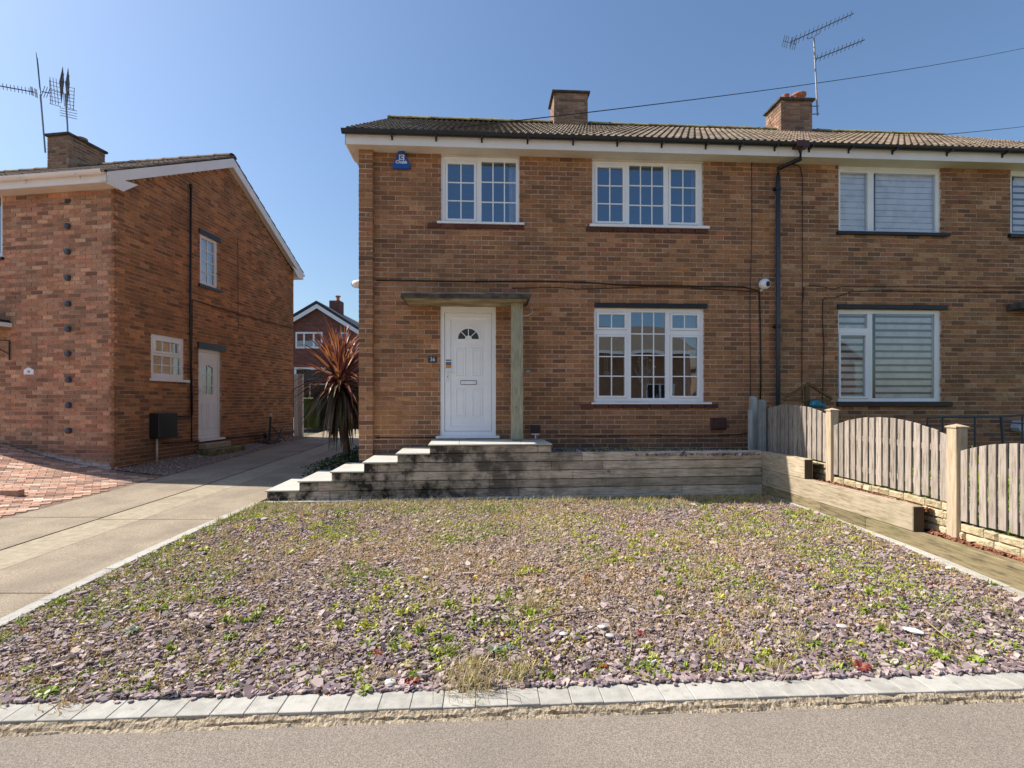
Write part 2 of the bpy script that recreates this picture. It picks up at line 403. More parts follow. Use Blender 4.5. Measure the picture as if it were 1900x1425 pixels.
m_fardark = mat('far_dark_tile', [(.3, (.03, .04, .06, 1)), (.7, (.06, .075, .1, 1))], scale=9, rough=.9)

# ------------------------------------------------------------------ geometry helpers
C = sc.collection
PW = {}
I4 = Matrix.Identity(4)

def place(o, M4=None, parent=None):
    M4 = M4 or I4.copy()
    C.objects.link(o)
    if parent is not None:
        o.parent = parent
        o.matrix_parent_inverse = PW[parent.name].inverted()
    o.matrix_basis = M4
    PW[o.name] = M4.copy()
    return o

def tag(o, label=None, cat=None, group=None, kind=None):
    if label: o['label'] = label
    if cat: o['category'] = cat
    if group: o['group'] = group
    if kind: o['kind'] = kind
    return o

def thing(name, loc, label, cat, group=None):
    o = bpy.data.objects.new(name, None)
    o.empty_display_size = .2
    place(o, Matrix.Translation(Vector(loc)))
    return tag(o, label, cat, group)

class MB:
    def __init__(s):
        s.v = []; s.f = []; s.mi = []
    def quad(s, *p, mi=0):
        i = len(s.v); s.v += [tuple(q) for q in p]
        s.f.append(tuple(range(i, i + len(p)))); s.mi.append(mi)
    def hexa(s, p, mi=0):
        """8 points: bottom ring 0-3, top ring 4-7"""
        i = len(s.v); s.v += [tuple(q) for q in p]
        for f in ((0, 3, 2, 1), (4, 5, 6, 7), (0, 1, 5, 4), (1, 2, 6, 5), (2, 3, 7, 6), (3, 0, 4, 7)):
            s.f.append(tuple(i + k for k in f)); s.mi.append(mi)
    def box(s, fr, u0, u1, d0, d1, z0, z1, mi=0):
        """u along the wall, d outward, z height"""
        s.hexa([fr.p(u0, d1, z0), fr.p(u1, d1, z0), fr.p(u1, d0, z0), fr.p(u0, d0, z0),
                fr.p(u0, d1, z1), fr.p(u1, d1, z1), fr.p(u1, d0, z1), fr.p(u0, d0, z1)], mi)
    def prism(s, fr, poly, d0, d1, mi=0):
        """poly in (u, z), extruded from d0 (back) to d1 (front)"""
        n = len(poly); i = len(s.v)
        s.v += [tuple(fr.p(u, d1, z)) for u, z in poly] + [tuple(fr.p(u, d0, z)) for u, z in poly]
        s.f.append(tuple(range(i, i + n))); s.mi.append(mi)
        s.f.append(tuple(range(i + 2 * n - 1, i + n - 1, -1))); s.mi.append(mi)
        for k in range(n):
            a, b = i + k, i + (k + 1) % n
            s.f.append((b, a, a + n, b + n)); s.mi.append(mi)
    def holed(s, fr, u0, u1, z0, z1, holes, d0, d1, mi=0):
        us = sorted({u0, u1} | {x for h in holes for x in h[:2] if u0 < x < u1})
        zs = sorted({z0, z1} | {x for h in holes for x in h[2:] if z0 < x < z1})
        def solid(i, j):
            if not (0 <= i < len(us) - 1 and 0 <= j < len(zs) - 1): return False
            cu = (us[i] + us[i + 1]) / 2; cz = (zs[j] + zs[j + 1]) / 2
            return not any(h[0] < cu < h[1] and h[2] < cz < h[3] for h in holes)
        for i in range(len(us) - 1):
            for j in range(len(zs) - 1):
                if not solid(i, j): continue
                a, b, c, d = us[i], us[i + 1], zs[j], zs[j + 1]
                s.quad(fr.p(a, d1, c), fr.p(b, d1, c), fr.p(b, d1, d), fr.p(a, d1, d), mi=mi)
                s.quad(fr.p(b, d0, c), fr.p(a, d0, c), fr.p(a, d0, d), fr.p(b, d0, d), mi=mi)
                if not solid(i - 1, j): s.quad(fr.p(a, d0, c), fr.p(a, d1, c), fr.p(a, d1, d), fr.p(a, d0, d), mi=mi)
                if not solid(i + 1, j): s.quad(fr.p(b, d1, c), fr.p(b, d0, c), fr.p(b, d0, d), fr.p(b, d1, d), mi=mi)
                if not solid(i, j - 1): s.quad(fr.p(a, d0, c), fr.p(b, d0, c), fr.p(b, d1, c), fr.p(a, d1, c), mi=mi)
                if not solid(i, j + 1): s.quad(fr.p(a, d1, d), fr.p(b, d1, d), fr.p(b, d0, d), fr.p(a, d0, d), mi=mi)
    def tube(s, pts, r, n=8, mi=0, cap=True):
        pts = [Vector(p) for p in pts]
        rs = r if isinstance(r, (list, tuple)) else [r] * len(pts)
        i0 = len(s.v)
        ref = Vector((0, 0, 1))
        for k, p in enumerate(pts):
            t = (pts[min(k + 1, len(pts) - 1)] - pts[max(k - 1, 0)]).normalized()
            rf = ref if abs(t.dot(ref)) < .95 else Vector((1, 0, 0))
            a = t.cross(rf).normalized(); b = t.cross(a).normalized()
            for q in range(n):
                an = 2 * math.pi * q / n
                s.v.append(tuple(p + (a * math.cos(an) + b * math.sin(an)) * rs[k]))
        for k in range(len(pts) - 1):
            for q in range(n):
                A = i0 + k * n + q; B = i0 + k * n + (q + 1) % n
                s.f.append((A, B, B + n, A + n)); s.mi.append(mi)
        if cap:
            s.f.append(tuple(range(i0 + n - 1, i0 - 1, -1))); s.mi.append(mi)
            e = i0 + (len(pts) - 1) * n
            s.f.append(tuple(range(e, e + n))); s.mi.append(mi)
    def lathe(s, c, prof, n=16, mi=0, axis=None):
        """prof: (radius, height) about a vertical axis through c, or about axis vector"""
        c = Vector(c); i0 = len(s.v)
        ax = Vector(axis).normalized() if axis is not None else Vector((0, 0, 1))
        rf = Vector((1, 0, 0)) if abs(ax.x) < .9 else Vector((0, 0, 1))
        a = ax.cross(rf).normalized(); b = ax.cross(a).normalized()
        for r, h in prof:
            for q in range(n):
                an = 2 * math.pi * q / n
                s.v.append(tuple(c + ax * h + (a * math.cos(an) + b * math.sin(an)) * r))
        for k in range(len(prof) - 1):
            for q in range(n):
                A = i0 + k * n + q; B = i0 + k * n + (q + 1) % n
                s.f.append((A, B, B + n, A + n)); s.mi.append(mi)
    def build(s, name, m, parent=None, smooth=False, bevel=0, **kw):
        v = np.array(s.v, dtype=float)
        c = (v.min(0) + v.max(0)) / 2
        me = bpy.data.meshes.new(name)
        me.from_pydata((v - c).tolist(), [], s.f)
        for mm in (m if isinstance(m, (list, tuple)) else [m]):
            me.materials.append(mm)
        if any(s.mi): me.polygons.foreach_set('material_index', s.mi)
        if bevel:
            bm = bmesh.new(); bm.from_mesh(me)
            bmesh.ops.remove_doubles(bm, verts=bm.verts, dist=1e-5)
            bmesh.ops.bevel(bm, geom=[e for e in bm.edges if e.calc_face_angle(0) > .5], offset=bevel, segments=1, affect='EDGES')
            bm.to_mesh(me); bm.free()
        me.polygons.foreach_set('use_smooth', [smooth] * len(me.polygons))
        me.update()
        o = bpy.data.objects.new(name, me)
        place(o, Matrix.Translation(Vector(c)), parent)
        return tag(o, **kw)

class Fr:
    """upright frame: u along angle ang, d outward (towards the viewer's side), z up"""
    def __init__(s, O, ang, off=0):
        s.ang = ang
        s.c, s.s = math.cos(ang), math.sin(ang)
        s.O = (O[0] + s.s * off, O[1] - s.c * off)
    def p(s, u, d, z):
        return Vector((s.O[0] + u * s.c + d * s.s, s.O[1] + u * s.s - d * s.c, z))
    def uz(s, x, y):
        r = (x - CX) / FOC
        u = (r * s.O[1] - s.O[0]) / (s.c - r * s.s)
        Y = s.O[1] + u * s.s
        return u, E + (HY - y) / FOC * Y
    def u(s, x): return s.uz(x, HY)[0]
    def rect(s, x0, x1, y0, y1):
        """picture rectangle -> (u0, u1, z0, z1) on this plane"""
        xm, ym = (x0 + x1) / 2, (y0 + y1) / 2
        return s.u(x0), s.u(x1), s.uz(xm, y1)[1], s.uz(xm, y0)[1]
    def mat(s):
        return Matrix(((s.c, s.s, 0, 0), (s.s, -s.c, 0, 0), (0, 0, 1, 0), (0, 0, 0, 1)))

def np_mesh(name, verts, loops, counts, m, parent=None, mats=None, **kw):
    """fast mesh from arrays; counts = vertices per face"""
    verts = np.asarray(verts, dtype=np.float32)
    c = (verts.min(0) + verts.max(0)) / 2
    me = bpy.data.meshes.new(name)
    me.vertices.add(len(verts)); me.vertices.foreach_set('co', (verts - c).ravel())
    loops = np.asarray(loops, dtype=np.int32).ravel(); counts = np.asarray(counts, dtype=np.int32)
    me.loops.add(len(loops)); me.loops.foreach_set('vertex_index', loops)
    me.polygons.add(len(counts))
    st = np.concatenate(([0], np.cumsum(counts)[:-1])).astype(np.int32)
    me.polygons.foreach_set('loop_start', st)
    me.polygons.foreach_set('loop_total', counts)
    for mm in (m if isinstance(m, (list, tuple)) else [m]): me.materials.append(mm)
    if mats is not None: me.polygons.foreach_set('material_index', np.asarray(mats, dtype=np.int32))
    me.polygons.foreach_set('use_smooth', np.zeros(len(counts), dtype=bool))
    me.update(calc_edges=True)
    me.validate()
    o = bpy.data.objects.new(name, me)
    place(o, Matrix.Translation(Vector(c.tolist())), parent)
    return tag(o, **kw)

BOXF = np.array([[0, 1, 5, 4], [1, 2, 6, 5], [3, 0, 4, 7], [4, 5, 6, 7], [0, 3, 2, 1]])
_unit = {}
def unit_brick(m, jit=0):
    """a shared brick mesh: x length 1, y depth 1 (front at y=+.5), z height 1, with slightly knocked corners"""
    key = (m.name, jit)
    if key not in _unit:
        rr = random.Random(jit)
        bm = bmesh.new()
        bmesh.ops.create_cube(bm, size=1)
        for v in bm.verts:
            v.co.x += rr.uniform(-.012, .012); v.co.z += rr.uniform(-.05, .05); v.co.y += rr.uniform(-.02, .02)
        me = bpy.data.meshes.new('brick'); bm.to_mesh(me); bm.free()
        me.materials.append(m)
        _unit[key] = me
    return _unit[key]

def lay_bricks(parent, fr, u0, u1, z0, z1, m, openings=(), d=0.0, lim=None, nobj=300, phase=0, zlat=None, name='brick', bl=.215, keep=None):
    """stretcher bond; returns nothing. Largest-showing full bricks become objects, the rest one mesh."""
    P, H, J = .225, .075, .013
    zl = zlat if zlat is not None else z0
    k0 = int(math.floor((z0 - zl) / H)); k1 = int(math.ceil((z1 - zl) / H))
    out = []
    for k in range(k0, k1):
        a, b = zl + k * H + J / 2, zl + (k + 1) * H - J / 2
        a, b = max(a, z0), min(b, z1)
        if b - a < .012: continue
        zm = (a + b) / 2
        ua, ub = (u0, u1) if lim is None else lim(b)
        ua, ub = max(ua, u0), min(ub, u1)
        if ub - ua < .03: continue
        off = (P / 2 if (k + phase) % 2 else 0)
        n0 = int(math.floor((ua - u0 - off) / P)) - 1
        u = u0 + off + n0 * P
        while u < ub:
            s, e = max(u, ua), min(u + P - J, ub)
            u += P
            if e - s < .02: continue
            segs = [(s, e, a, b)]
            for (ou0, ou1, oz0, oz1) in openings:
                new = []
                for (p, q, za, zb) in segs:
                    if q <= ou0 or p >= ou1 or zb <= oz0 or za >= oz1:
                        new.append((p, q, za, zb)); continue
                    if p < ou0: new.append((p, ou0, za, zb))
                    if q > ou1: new.append((ou1, q, za, zb))
                    mu0, mu1 = max(p, ou0), min(q, ou1)
                    if za < oz0: new.append((mu0, mu1, za, oz0))
                    if zb > oz1: new.append((mu0, mu1, oz1, zb))
                segs = new
            out += [sg for sg in segs if sg[1] - sg[0] > .015 and sg[3] - sg[2] > .01]
    full = []; rest = []
    for sg in out:
        uc, zc = (sg[0] + sg[1]) / 2, (sg[2] + sg[3]) / 2
        p = fr.p(uc, d, zc)
        px = CX + FOC * p.x / p.y; py = HY - FOC * (p.z - E) / p.y
        ok = (sg[1] - sg[0] > .19 and sg[3] - sg[2] > .06 and 0 < px < 1900 and (keep is None or keep(px, py)))
        if ok: full.append((p.length, sg))
        else: rest.append(sg)
    full.sort(key=lambda t: t[0])
    rest += [t[1] for t in full[nobj:]]
    Mr = fr.mat()
    for t, (a_, b_, c_, e_) in full[:nobj]:
        dj = random.uniform(-.003, .003)
        o = bpy.data.objects.new(name, unit_brick(m, random.randrange(6)))
        S = Matrix.Diagonal((b_ - a_, .09, e_ - c_, 1))
        place(o, Matrix.Translation(fr.p((a_ + b_) / 2, d - .045 + dj, (c_ + e_) / 2)) @ Mr @ S, parent)
    if rest:
        A = np.array(rest)
        n = len(A)
        dj = rng.uniform(-.003, .003, n) + d
        U = np.stack([A[:, 0], A[:, 1], A[:, 1], A[:, 0]] * 2, 1) + rng.uniform(-.002, .002, (n, 8))
        Z = np.concatenate([np.repeat(A[:, 2:3], 4, 1), np.repeat(A[:, 3:4], 4, 1)], 1) + rng.uniform(-.0025, .0025, (n, 8))
        D = np.stack([dj, dj, dj - .06, dj - .06] * 2, 1)
        X = fr.O[0] + U * fr.c + D * fr.s
        Y = fr.O[1] + U * fr.s - D * fr.c
        V = np.stack([X, Y, Z], 2).reshape(-1, 3)
        F = (BOXF[None] + (np.arange(n) * 8)[:, None, None]).reshape(-1, 4)
        np_mesh('brickwork', V, F, np.full(len(F), 4), m, parent, kind='stuff')

# ------------------------------------------------------------------ frames of the place
PHI = R(3.3)
FA = Fr((-2.376, 8.004), PHI)                    # front wall of the pair of houses
LG = Fr((-6.98, 8.99), R(85.8))                  # gable wall of the left house (u runs away from us)
LF = Fr((-6.98, 8.99), R(-8.4))                  # front wall of the left house (u negative to the left)
RW = Fr((-3.30, 6.88), math.atan2(.66, 6.98))    # front of the sleeper retaining wall
SW = Fr((3.68, 7.54), math.atan2(-1, .035))      # sleeper wall running towards the road

def ground_h(x, y):
    """height relative to the eye"""
    if y < 7.9: h = -1.33 - (7.9 - y) * .028
    else: h = -1.33 + min(y - 7.9, 22) * .034
    if x < -6.0:
        k = min(1, max(0, (y - 3.5) / 4.5))
        h += .048 * min(-6.0 - x, 3.2) ** 2 * k + .05 * k * min(1, -6.0 - x)
    return h

def G(x, y):
    return Vector((x, y, E + ground_h(x, y)))

def garden_z(x, y):
    yb, yk = 6.86 + (x + 3.3) * .0945, 2.725 + .055 * x
    t = np.clip((yb - y) / (yb - yk), 0, 1); q = np.clip((x + 3.3) / 7, 0, 1)
    return E - 1.352 - .168 * t ** (1.9 + 1.6 * q)

# ------------------------------------------------------------------ the ground
def sheet(name, x0, x1, y0, y1, nx, ny, f, m, **kw):
    b = MB()
    for i in range(nx):
        for j in range(ny):
            xs = [x0 + (x1 - x0) * (i + a) / nx for a in (0, 1)]; ys = [y0 + (y1 - y0) * (j + a) / ny for a in (0, 1)]
            b.quad(*[(x, y, f(x, y)) for x, y in ((xs[0], ys[0]), (xs[1], ys[0]), (xs[1], ys[1]), (xs[0], ys[1]))])
    return b.build(name, m, kind='structure', **kw)

sheet('ground', -600, 600, -600, 600, 4, 4, lambda x, y: E - 1.75, m_earth)
sheet('bounce_pavement', -60, 60, -13.4, -9.4, 1, 1, lambda x, y: E - 1.5, m_conc_s)  # unseen pale concrete, added to bounce sunlight onto the house fronts
sheet('road', -60, 60, -9.5, 2.2, 1, 1, lambda x, y: E - 1.565, m_asphalt)
# asphalt footway right up to the kerb stones, following their slight angle
b = MB()
b.quad((-60, 2.19, E - 1.561), (60, 2.19, E - 1.561), (60, 2.47 + .055 * 60, E - 1.561), (-60, 2.47 - .055 * 60 + 2.2, E - 1.561))
KF = Fr((0, 2.72), R(3.15))          # back edge of the kerb setts
b = MB()
b.quad(KF.p(-40, 1.2, E - 1.561), KF.p(40, 1.2, E - 1.561), KF.p(40, .19, E - 1.561), KF.p(-40, .19, E - 1.561))
b.build('pavement', m_asphalt, kind='structure')

# kerb of square pale setts
kerb = MB()
kerb.box(KF, -3.62, 8, .0, .158, E - 1.7, E - 1.532)
kerb = kerb.build('kerb', m_joint, kind='structure')
u = -3.55
while u < 7.6:
    w_ = .160 + random.uniform(-.003, .004)
    q = MB()
    dz = random.uniform(-.002, .002); dd = random.uniform(-.002, .002)
    q.box(KF, u + .0016, u + w_ - .0016, -.001 + dd, .159 + dd, E - 1.6, E - 1.517 + dz)
    q.build('kerb_block', m_kerb, kerb, bevel=.0025)
    u += w_
# broken sandy haunching between the setts and the asphalt
NX = 900
uu = np.linspace(-3.6, 7.6, NX)
rows = []
prof = [(.157, -1.524), (.166, -1.532), (.18, -1.541), (.187, -1.557), (.196, -1.55), (.214, -1.566)]
for k, (dd, hh) in enumerate(prof):
    wob = np.interp(uu, np.linspace(-3.6, 7.6, 130), rng.uniform(-.007, .007, 130)) * (k > 0) + rng.uniform(-.002, .002, NX)
    hw = np.interp(uu, np.linspace(-3.6, 7.6, 260), rng.uniform(-.007, .004, 260)) + rng.uniform(-.002, .002, NX)
    D = dd + wob * (1.5 if k == len(prof) - 1 else 1)
    rows.append(np.stack([KF.O[0] + uu * KF.c + D * KF.s, KF.O[1] + uu * KF.s - D * KF.c, E + hh + hw * (k in (1, 2, 3, 4))], 1))
V = np.concatenate(rows)
F = [[(k + 1) * NX + i, (k + 1) * NX + i + 1, k * NX + i + 1, k * NX + i] for k in range(len(prof) - 1) for i in range(NX - 1)]
np_mesh('kerb_haunching', V, F, np.full(len(F), 4), m_haunch, kind='structure')

# slate bed of the front garden
GX0, GX1 = -3.32, 3.62
def kerb_y(x): return 2.725 + .055 * x
b = MB()
nx, ny = 36, 26
for i in range(nx):
    for j in range(ny):
        def gp(i, j):
            x = GX0 - .02 + (3.84 - GX0) * i / nx
            y0 = kerb_y(x) - .01; y1 = 6.86 + (x + 3.3) * .0945
            y = y0 + (y1 - y0) * j / ny
            return (x, y, float(garden_z(x, y)) - .012)
        b.quad(gp(i, j), gp(i + 1, j), gp(i + 1, j + 1), gp(i, j + 1))
bed = b.build('gravel_bed', m_gbase, kind='structure')

# pale edging strips round the bed
def strip_path(name, pts, wdt, seg, top, parent_m=m_kerb):
    """flat concrete edgings laid end to end along pts; normal to the left"""
    holder = None
    for (a, b_) in zip(pts[:-1], pts[1:]):
        a = Vector(a); b_ = Vector(b_)
        L = (b_ - a).length; n = max(1, round(L / seg)); t = (b_ - a) / L
        nrm = Vector((-t.y, t.x, 0))
        for k in range(n):
            p = a + t * (L * k / n + .003); q = a + t * (L * (k + 1) / n - .003)
            m = MB()
            dz = Vector((0, 0, random.uniform(-.002, .002)))
            p_, q_ = p + dz, q + dz
            m.hexa([p_ - Vector((0, 0, .1)), q_ - Vector((0, 0, .1)), q_ + nrm * wdt - Vector((0, 0, .1)), p_ + nrm * wdt - Vector((0, 0, .1)), p_, q_, q_ + nrm * wdt, p_ + nrm * wdt])
            if holder is None:
                holder = m.build(name, parent_m, bevel=.003, kind='structure')
            else:
                m.build('edging_slab', parent_m, holder, bevel=.003)
lft = [(-3.32, y, float(garden_z(-3.3, y)) + .012) for y in (2.56, 3.1, 3.7, 4.3, 4.9, 5.5, 6.1, 6.83)]
strip_path('left_edging', lft, .105, .6, 0)
strip_path('right_edging', [(3.665 + (7.5 - y) * .015, y, float(garden_z(3.6, y)) + .012) for y in (7.48, 6.9, 6.3, 5.7, 5.1, 4.5, 3.9, 3.4, 2.95)], .11, .6, 0)
strip_path('back_edging', [RW.p(-.02, .115, E - 1.335), RW.p(6.98, .115, E - 1.325)], .11, .9, 0, m_kerb)

# driveway bays
def bay(name, poly_x, y0, y1, m, parent=None, dz=0.0, **kw):
    """poly_x: function y -> (x0, x1)"""
    b = MB(); n = max(2, int((y1 - y0) / .5))
    for j in range(n):
        ya, yb = y0 + (y1 - y0) * j / n, y0 + (y1 - y0) * (j + 1) / n
        for i in range(2):
            p = []
            for yy, ii in ((ya, i), (ya, i + 1), (yb, i + 1), (yb, i)):
                xa, xb = poly_x(yy); x = xa + (xb - xa) * ii / 2
                g = G(x, yy); p.append((g.x, g.y, g.z + dz))
            b.quad(*p)
    return b.build(name, m, parent, **kw)
drive = bay('driveway', lambda y: (-6.02, -2.2) if y > 8.2 else (-6.02, -3.35), 2.45, 34, m_joint, dz=-.03, kind='structure')
edge1 = lambda y: -6.02 + (0 if y < 8.6 else (y - 8.6) * -.035)
edge2 = lambda y: -4.87 - (0 if y < 8 else (y - 8) * .02)
edge3 = lambda y: -3.42 if y < 8.3 else -3.42 + min(1, (y - 8.3) / 3) * .3
for (ya, yb) in ((2.5, 6.1), (6.115, 9.7), (9.715, 13.5), (13.515, 20), (20.015, 34)):
    bay('concrete_slab', lambda y: (edge1(y) + .02, edge2(y) - .014), ya, yb, m_conc, drive)
for (ya, yb) in ((2.5, 3.85), (3.862, 6.0), (6.012, 9.2), (9.212, 13.5), (13.515, 20), (20.015, 34)):
    bay('concrete_slab', lambda y: (edge2(y) + .014, edge2(y) + .52), ya, yb, m_conc_s, drive)
    bay('concrete_slab', lambda y: (edge2(y) + .526, edge3(y)), ya, yb, m_conc, drive)
# red block paving in front of the left house
pv = MB()
for i in range(20):
    for j in range(16):
        xs = [-14 + 8.0 * (i + a) / 20 for a in (0, 1)]; ys = [2.5 + 7.2 * (j + a) / 16 for a in (0, 1)]
        pv.quad(*[tuple(G(x, y) + Vector((0, 0, -.008))) for x, y in ((xs[0], ys[0]), (xs[1], ys[0]), (xs[1], ys[1]), (xs[0], ys[1]))])
paving = pv.build('block_paving', m_pavebase, kind='structure')
pb = bpy.data.meshes.new('paving_brick')
bm = bmesh.new(); bmesh.ops.create_cube(bm, size=1); bmesh.ops.scale(bm, vec=(.196, .096, .05), verts=bm.verts)
bmesh.ops.bevel(bm, geom=bm.edges[:], offset=.004, segments=1, affect='EDGES')
bm.to_mesh(pb); bm.free(); pb.materials.append(m_pave)
cand = []
an = R(38)
for i in range(-80, 80):
    for j in range(-120, 120):
        lx, ly = (i + .5 * (j % 2)) * .2, j * .1
        x = -6.05 - 2.5 + lx * math.cos(an) - ly * math.sin(an); y = 6.5 + lx * math.sin(an) + ly * math.cos(an)
        if not (-13.5 < x < -6.12 and 2.6 < y < 9.35): continue
        if y > 9.0 + (-7 - x) * .075 and x < -6.95: continue
        if x > -6.95 and y > 8.75: continue
        cand.append((math.hypot(x, y) + (0 if x / y > -1.0 else 100), x, y))
cand.sort()
vis = [c for c in cand if c[0] < 100]
def pave_matrix(x, y):
    g = G(x, y); gx = (G(x + .05, y) - G(x - .05, y)).normalized(); gy = (G(x, y + .05) - G(x, y - .05)).normalized()
    nz = gx.cross(gy).normalized()
    ax = (gx * math.cos(an) + gy * math.sin(an)).normalized(); ay = nz.cross(ax)
    Mx = Matrix(((ax.x, ay.x, nz.x, 0), (ax.y, ay.y, nz.y, 0), (ax.z, ay.z, nz.z, 0), (0, 0, 0, 1)))
    return Matrix.Translation(g + nz * (-.021 + random.uniform(-.002, .002))) @ Mx
for c in vis[:300]:
    place(bpy.data.objects.new('paving_brick', pb), pave_matrix(c[1], c[2]), paving)
rest = vis[300:] + [c for c in cand if c[0] >= 100]
base = np.array([v.co[:] for v in pb.vertices]); pf = [tuple(p.vertices) for p in pb.polygons]
VV, FF = [], []
for c in rest:
    M4 = np.array(pave_matrix(c[1], c[2])); o = len(VV) * len(base)
    VV.append(base @ M4[:3, :3].T + M4[:3, 3]); FF += [tuple(i + o for i in f) for f in pf]
if VV:
    np_mesh('paving_bricks', np.concatenate(VV), [i for f in FF for i in f], [len(f) for f in FF], m_pave, paving, kind='stuff')

# neighbour's garden, planting beds
def up_z(x, y): return E - .93 + (y - 7) * .01
b = MB()
b.quad((4.02, 2.2, E - 1.3), (30, 2.4, E - 1.3), (30, 10, E - .9), (4.02, 8.5, E - .92))
b.build('neighbour_lawn', m_lawn, kind='structure')
b = MB()
b.quad(*[tuple(v) for v in (Vector((-1.2, 7.1, E - .78)), Vector((3.75, 7.6, E - .78)), Vector((3.75, 8.5, E - .76)), Vector((-1.2, 8.2, E - .76)))])
b.build('planting_bed_soil', m_soil, kind='structure')
b = MB()
b.quad((-3.38, 7.86, E - 1.3), (-2.38, 7.95, E - 1.14), (-2.6, 11.5, E - 1.06), (-3.14, 11.5, E - 1.14))
b.build('side_bed_soil', m_soil, kind='structure')

# ------------------------------------------------------------------ windows
def window(fr, house, frame, sashes, sill=None, lintel=None, rec=.035, label=None, m=m_upvc, glass=m_glass, sillm=m_upvc, lm=m_black, sill_o=.05, open_rect=None):
    """frame=(x0,x1,y0,y1) in the photo; sashes=[(x0,x1,y0,y1,nx,ny,is_opening)] glass rects"""
    u0, u1, z0, z1 = fr.rect(*frame)
    gl = [fr.rect(*s[:4]) for s in sashes]
    f = MB()
    f.holed(fr, u0, u1, z0, z1, gl, -rec - .06, -rec)
    wo = f.build('window', m, house)
    if label: wo['label'] = label
    for s, g in zip(sashes, gl):
        nx_, ny_, op = s[4:7]
        if op:
            o_ = .034
            q = MB()
            q.holed(fr, g[0] - o_, g[1] + o_, g[2] - o_, g[3] + o_, [g], -rec - .002, -rec + .016)
            q.build('sash', m, wo, bevel=.003)
            q = MB()
            q.holed(fr, g[0] - o_ - .004, g[1] + o_ + .004, g[2] - o_ - .004, g[3] + o_ + .004, [(g[0] - o_ + .001, g[1] + o_ - .001, g[2] - o_ + .001, g[3] + o_ - .001)], -rec - .001, -rec + .0015)
            q.build('sash_seal', m_seam, wo)
        bw = .009
        for i in range(nx_):
            for j in range(ny_):
                a = g[0] + (g[1] - g[0]) * i / nx_; b_ = g[0] + (g[1] - g[0]) * (i + 1) / nx_
                c = g[2] + (g[3] - g[2]) * j / ny_; d = g[2] + (g[3] - g[2]) * (j + 1) / ny_
                q = MB()
                q.quad(fr.p(a, -rec - .02, c), fr.p(b_, -rec - .02, c), fr.p(b_, -rec - .02, d), fr.p(a, -rec - .02, d))
                q.build('pane', glass, wo)
        if nx_ > 1 or ny_ > 1:
            q = MB()
            for i in range(1, nx_):
                a = g[0] + (g[1] - g[0]) * i / nx_
                q.box(fr, a - bw, a + bw, -rec - .026, -rec - .01, g[2], g[3])
            q.build('upright_glazing_bar', m, wo) if nx_ > 1 else None
            q = MB()
            for j in range(1, ny_):
                c = g[2] + (g[3] - g[2]) * j / ny_
                q.box(fr, g[0], g[1], -rec - .0265, -rec - .0105, c - bw, c + bw)
            if ny_ > 1: q.build('cross_glazing_bar', m, wo)
    if sill:
        a = fr.rect(*sill)
        q = MB(); q.box(fr, a[0], a[1], -rec, sill_o, a[2], a[3]); q.build('sill', sillm, wo, bevel=.004)
    if lintel:
        a = fr.rect(*lintel)
        q = MB(); q.box(fr, a[0], a[1], -rec - .02, .035, a[2], a[3]); q.build('lintel', lm, wo, bevel=.004)
    return (u0, u1, z0, z1), wo

def brick_sill(fr, house, x0, x1, y0, y1):
    u0, u1, z0, z1 = fr.rect(x0, x1, y0, y1)
    n = round((u1 - u0) / .225); w_ = (u1 - u0) / n
    for k in range(n):
        q = MB(); q.box(fr, u0 + k * w_ + .006, u0 + (k + 1) * w_ - .006, -.03, .03, z0, z1)
        q.build('sill_brick', m_redbrick, house, bevel=.003)

def wall_body(fr, house, u0, u1, z0, z1, openings, d, m, top=None, name='wall'):
    b = MB()
    b.holed(fr, u0, u1, z0, z1, [o for o in openings], d - .22, d - .006)
    if top: b.prism(fr, top, d - .22, d - .006)
    return b.build(name, m, house)

# ------------------------------------------------------------------ number 36 and its neighbour
UL = FA.u(1427)              # party line
UR = 12.5
ZS = E + 3.90                # soffit
ZB = E - 1.42
house = thing('brick_house', FA.p(2.5, -3, ZB), 'brown brick house with white front door, wooden porch post and blue alarm box', 'house', 'semi-detached brick houses')
nb = thing('brick_house', FA.p(9, -3, ZB), 'brick house behind the picket fence with striped blinds in its windows', 'house', 'semi-detached brick houses')

W_UL = (818, 964, 290.5, 413.5); W_UR = (1098.5, 1304.5, 300, 419); W_LR = (1102.5, 1307, 572.4, 746.5)
D_R = (817, 920, 568, 809)
N_U = (1556, 1747, 309, 431.5); N_L = (1555, 1747, 575, 745); N_F = (1875, 2010, 316, 436)
def opn(r, grow=.0):
    a = list(FA.rect(*r)); return (a[0] - grow, a[1] + grow, a[2] - grow, a[3] + grow)
def to_soffit(a): return (a[0], a[1], a[2], ZS)
ops_h = [to_soffit(opn(W_UL)), to_soffit(opn(W_UR)), opn(W_LR), opn(D_R)]
ops_n = [to_soffit(opn(N_U)), opn(N_L), to_soffit(opn(N_F))]
sillb = [(793, 972.5, 416.5, 424.5), (1087, 1313, 423, 431.5), (1076, 1332, 750, 757)]
ops_h += [opn(s) for s in sillb]
wall = wall_body(FA, house, .19, UL, ZB, ZS, ops_h[:4], 0, m_mortar)
lay_bricks(wall, FA, .215, UL, ZB, ZS, m_brick, ops_h, d=0, nobj=290, zlat=ZB)
# return of the gable wall standing proud at the left
P_D = .085
q = MB(); q.box(FA, .004, .209, -.3, P_D - .004, ZB, ZS); pier = q.build('wall_return', m_mortar, house)
lay_bricks(pier, FA, 0, .213, ZB, ZS + .0, m_brick, d=P_D, nobj=75, zlat=ZB)
nwall = wall_body(FA, nb, UL, UR, ZB, ZS, ops_n, 0, m_mortar)
lay_bricks(nwall, FA, UL + .002, UR, ZB, ZS, m_brick_n, ops_n, d=0, nobj=300, zlat=ZB)
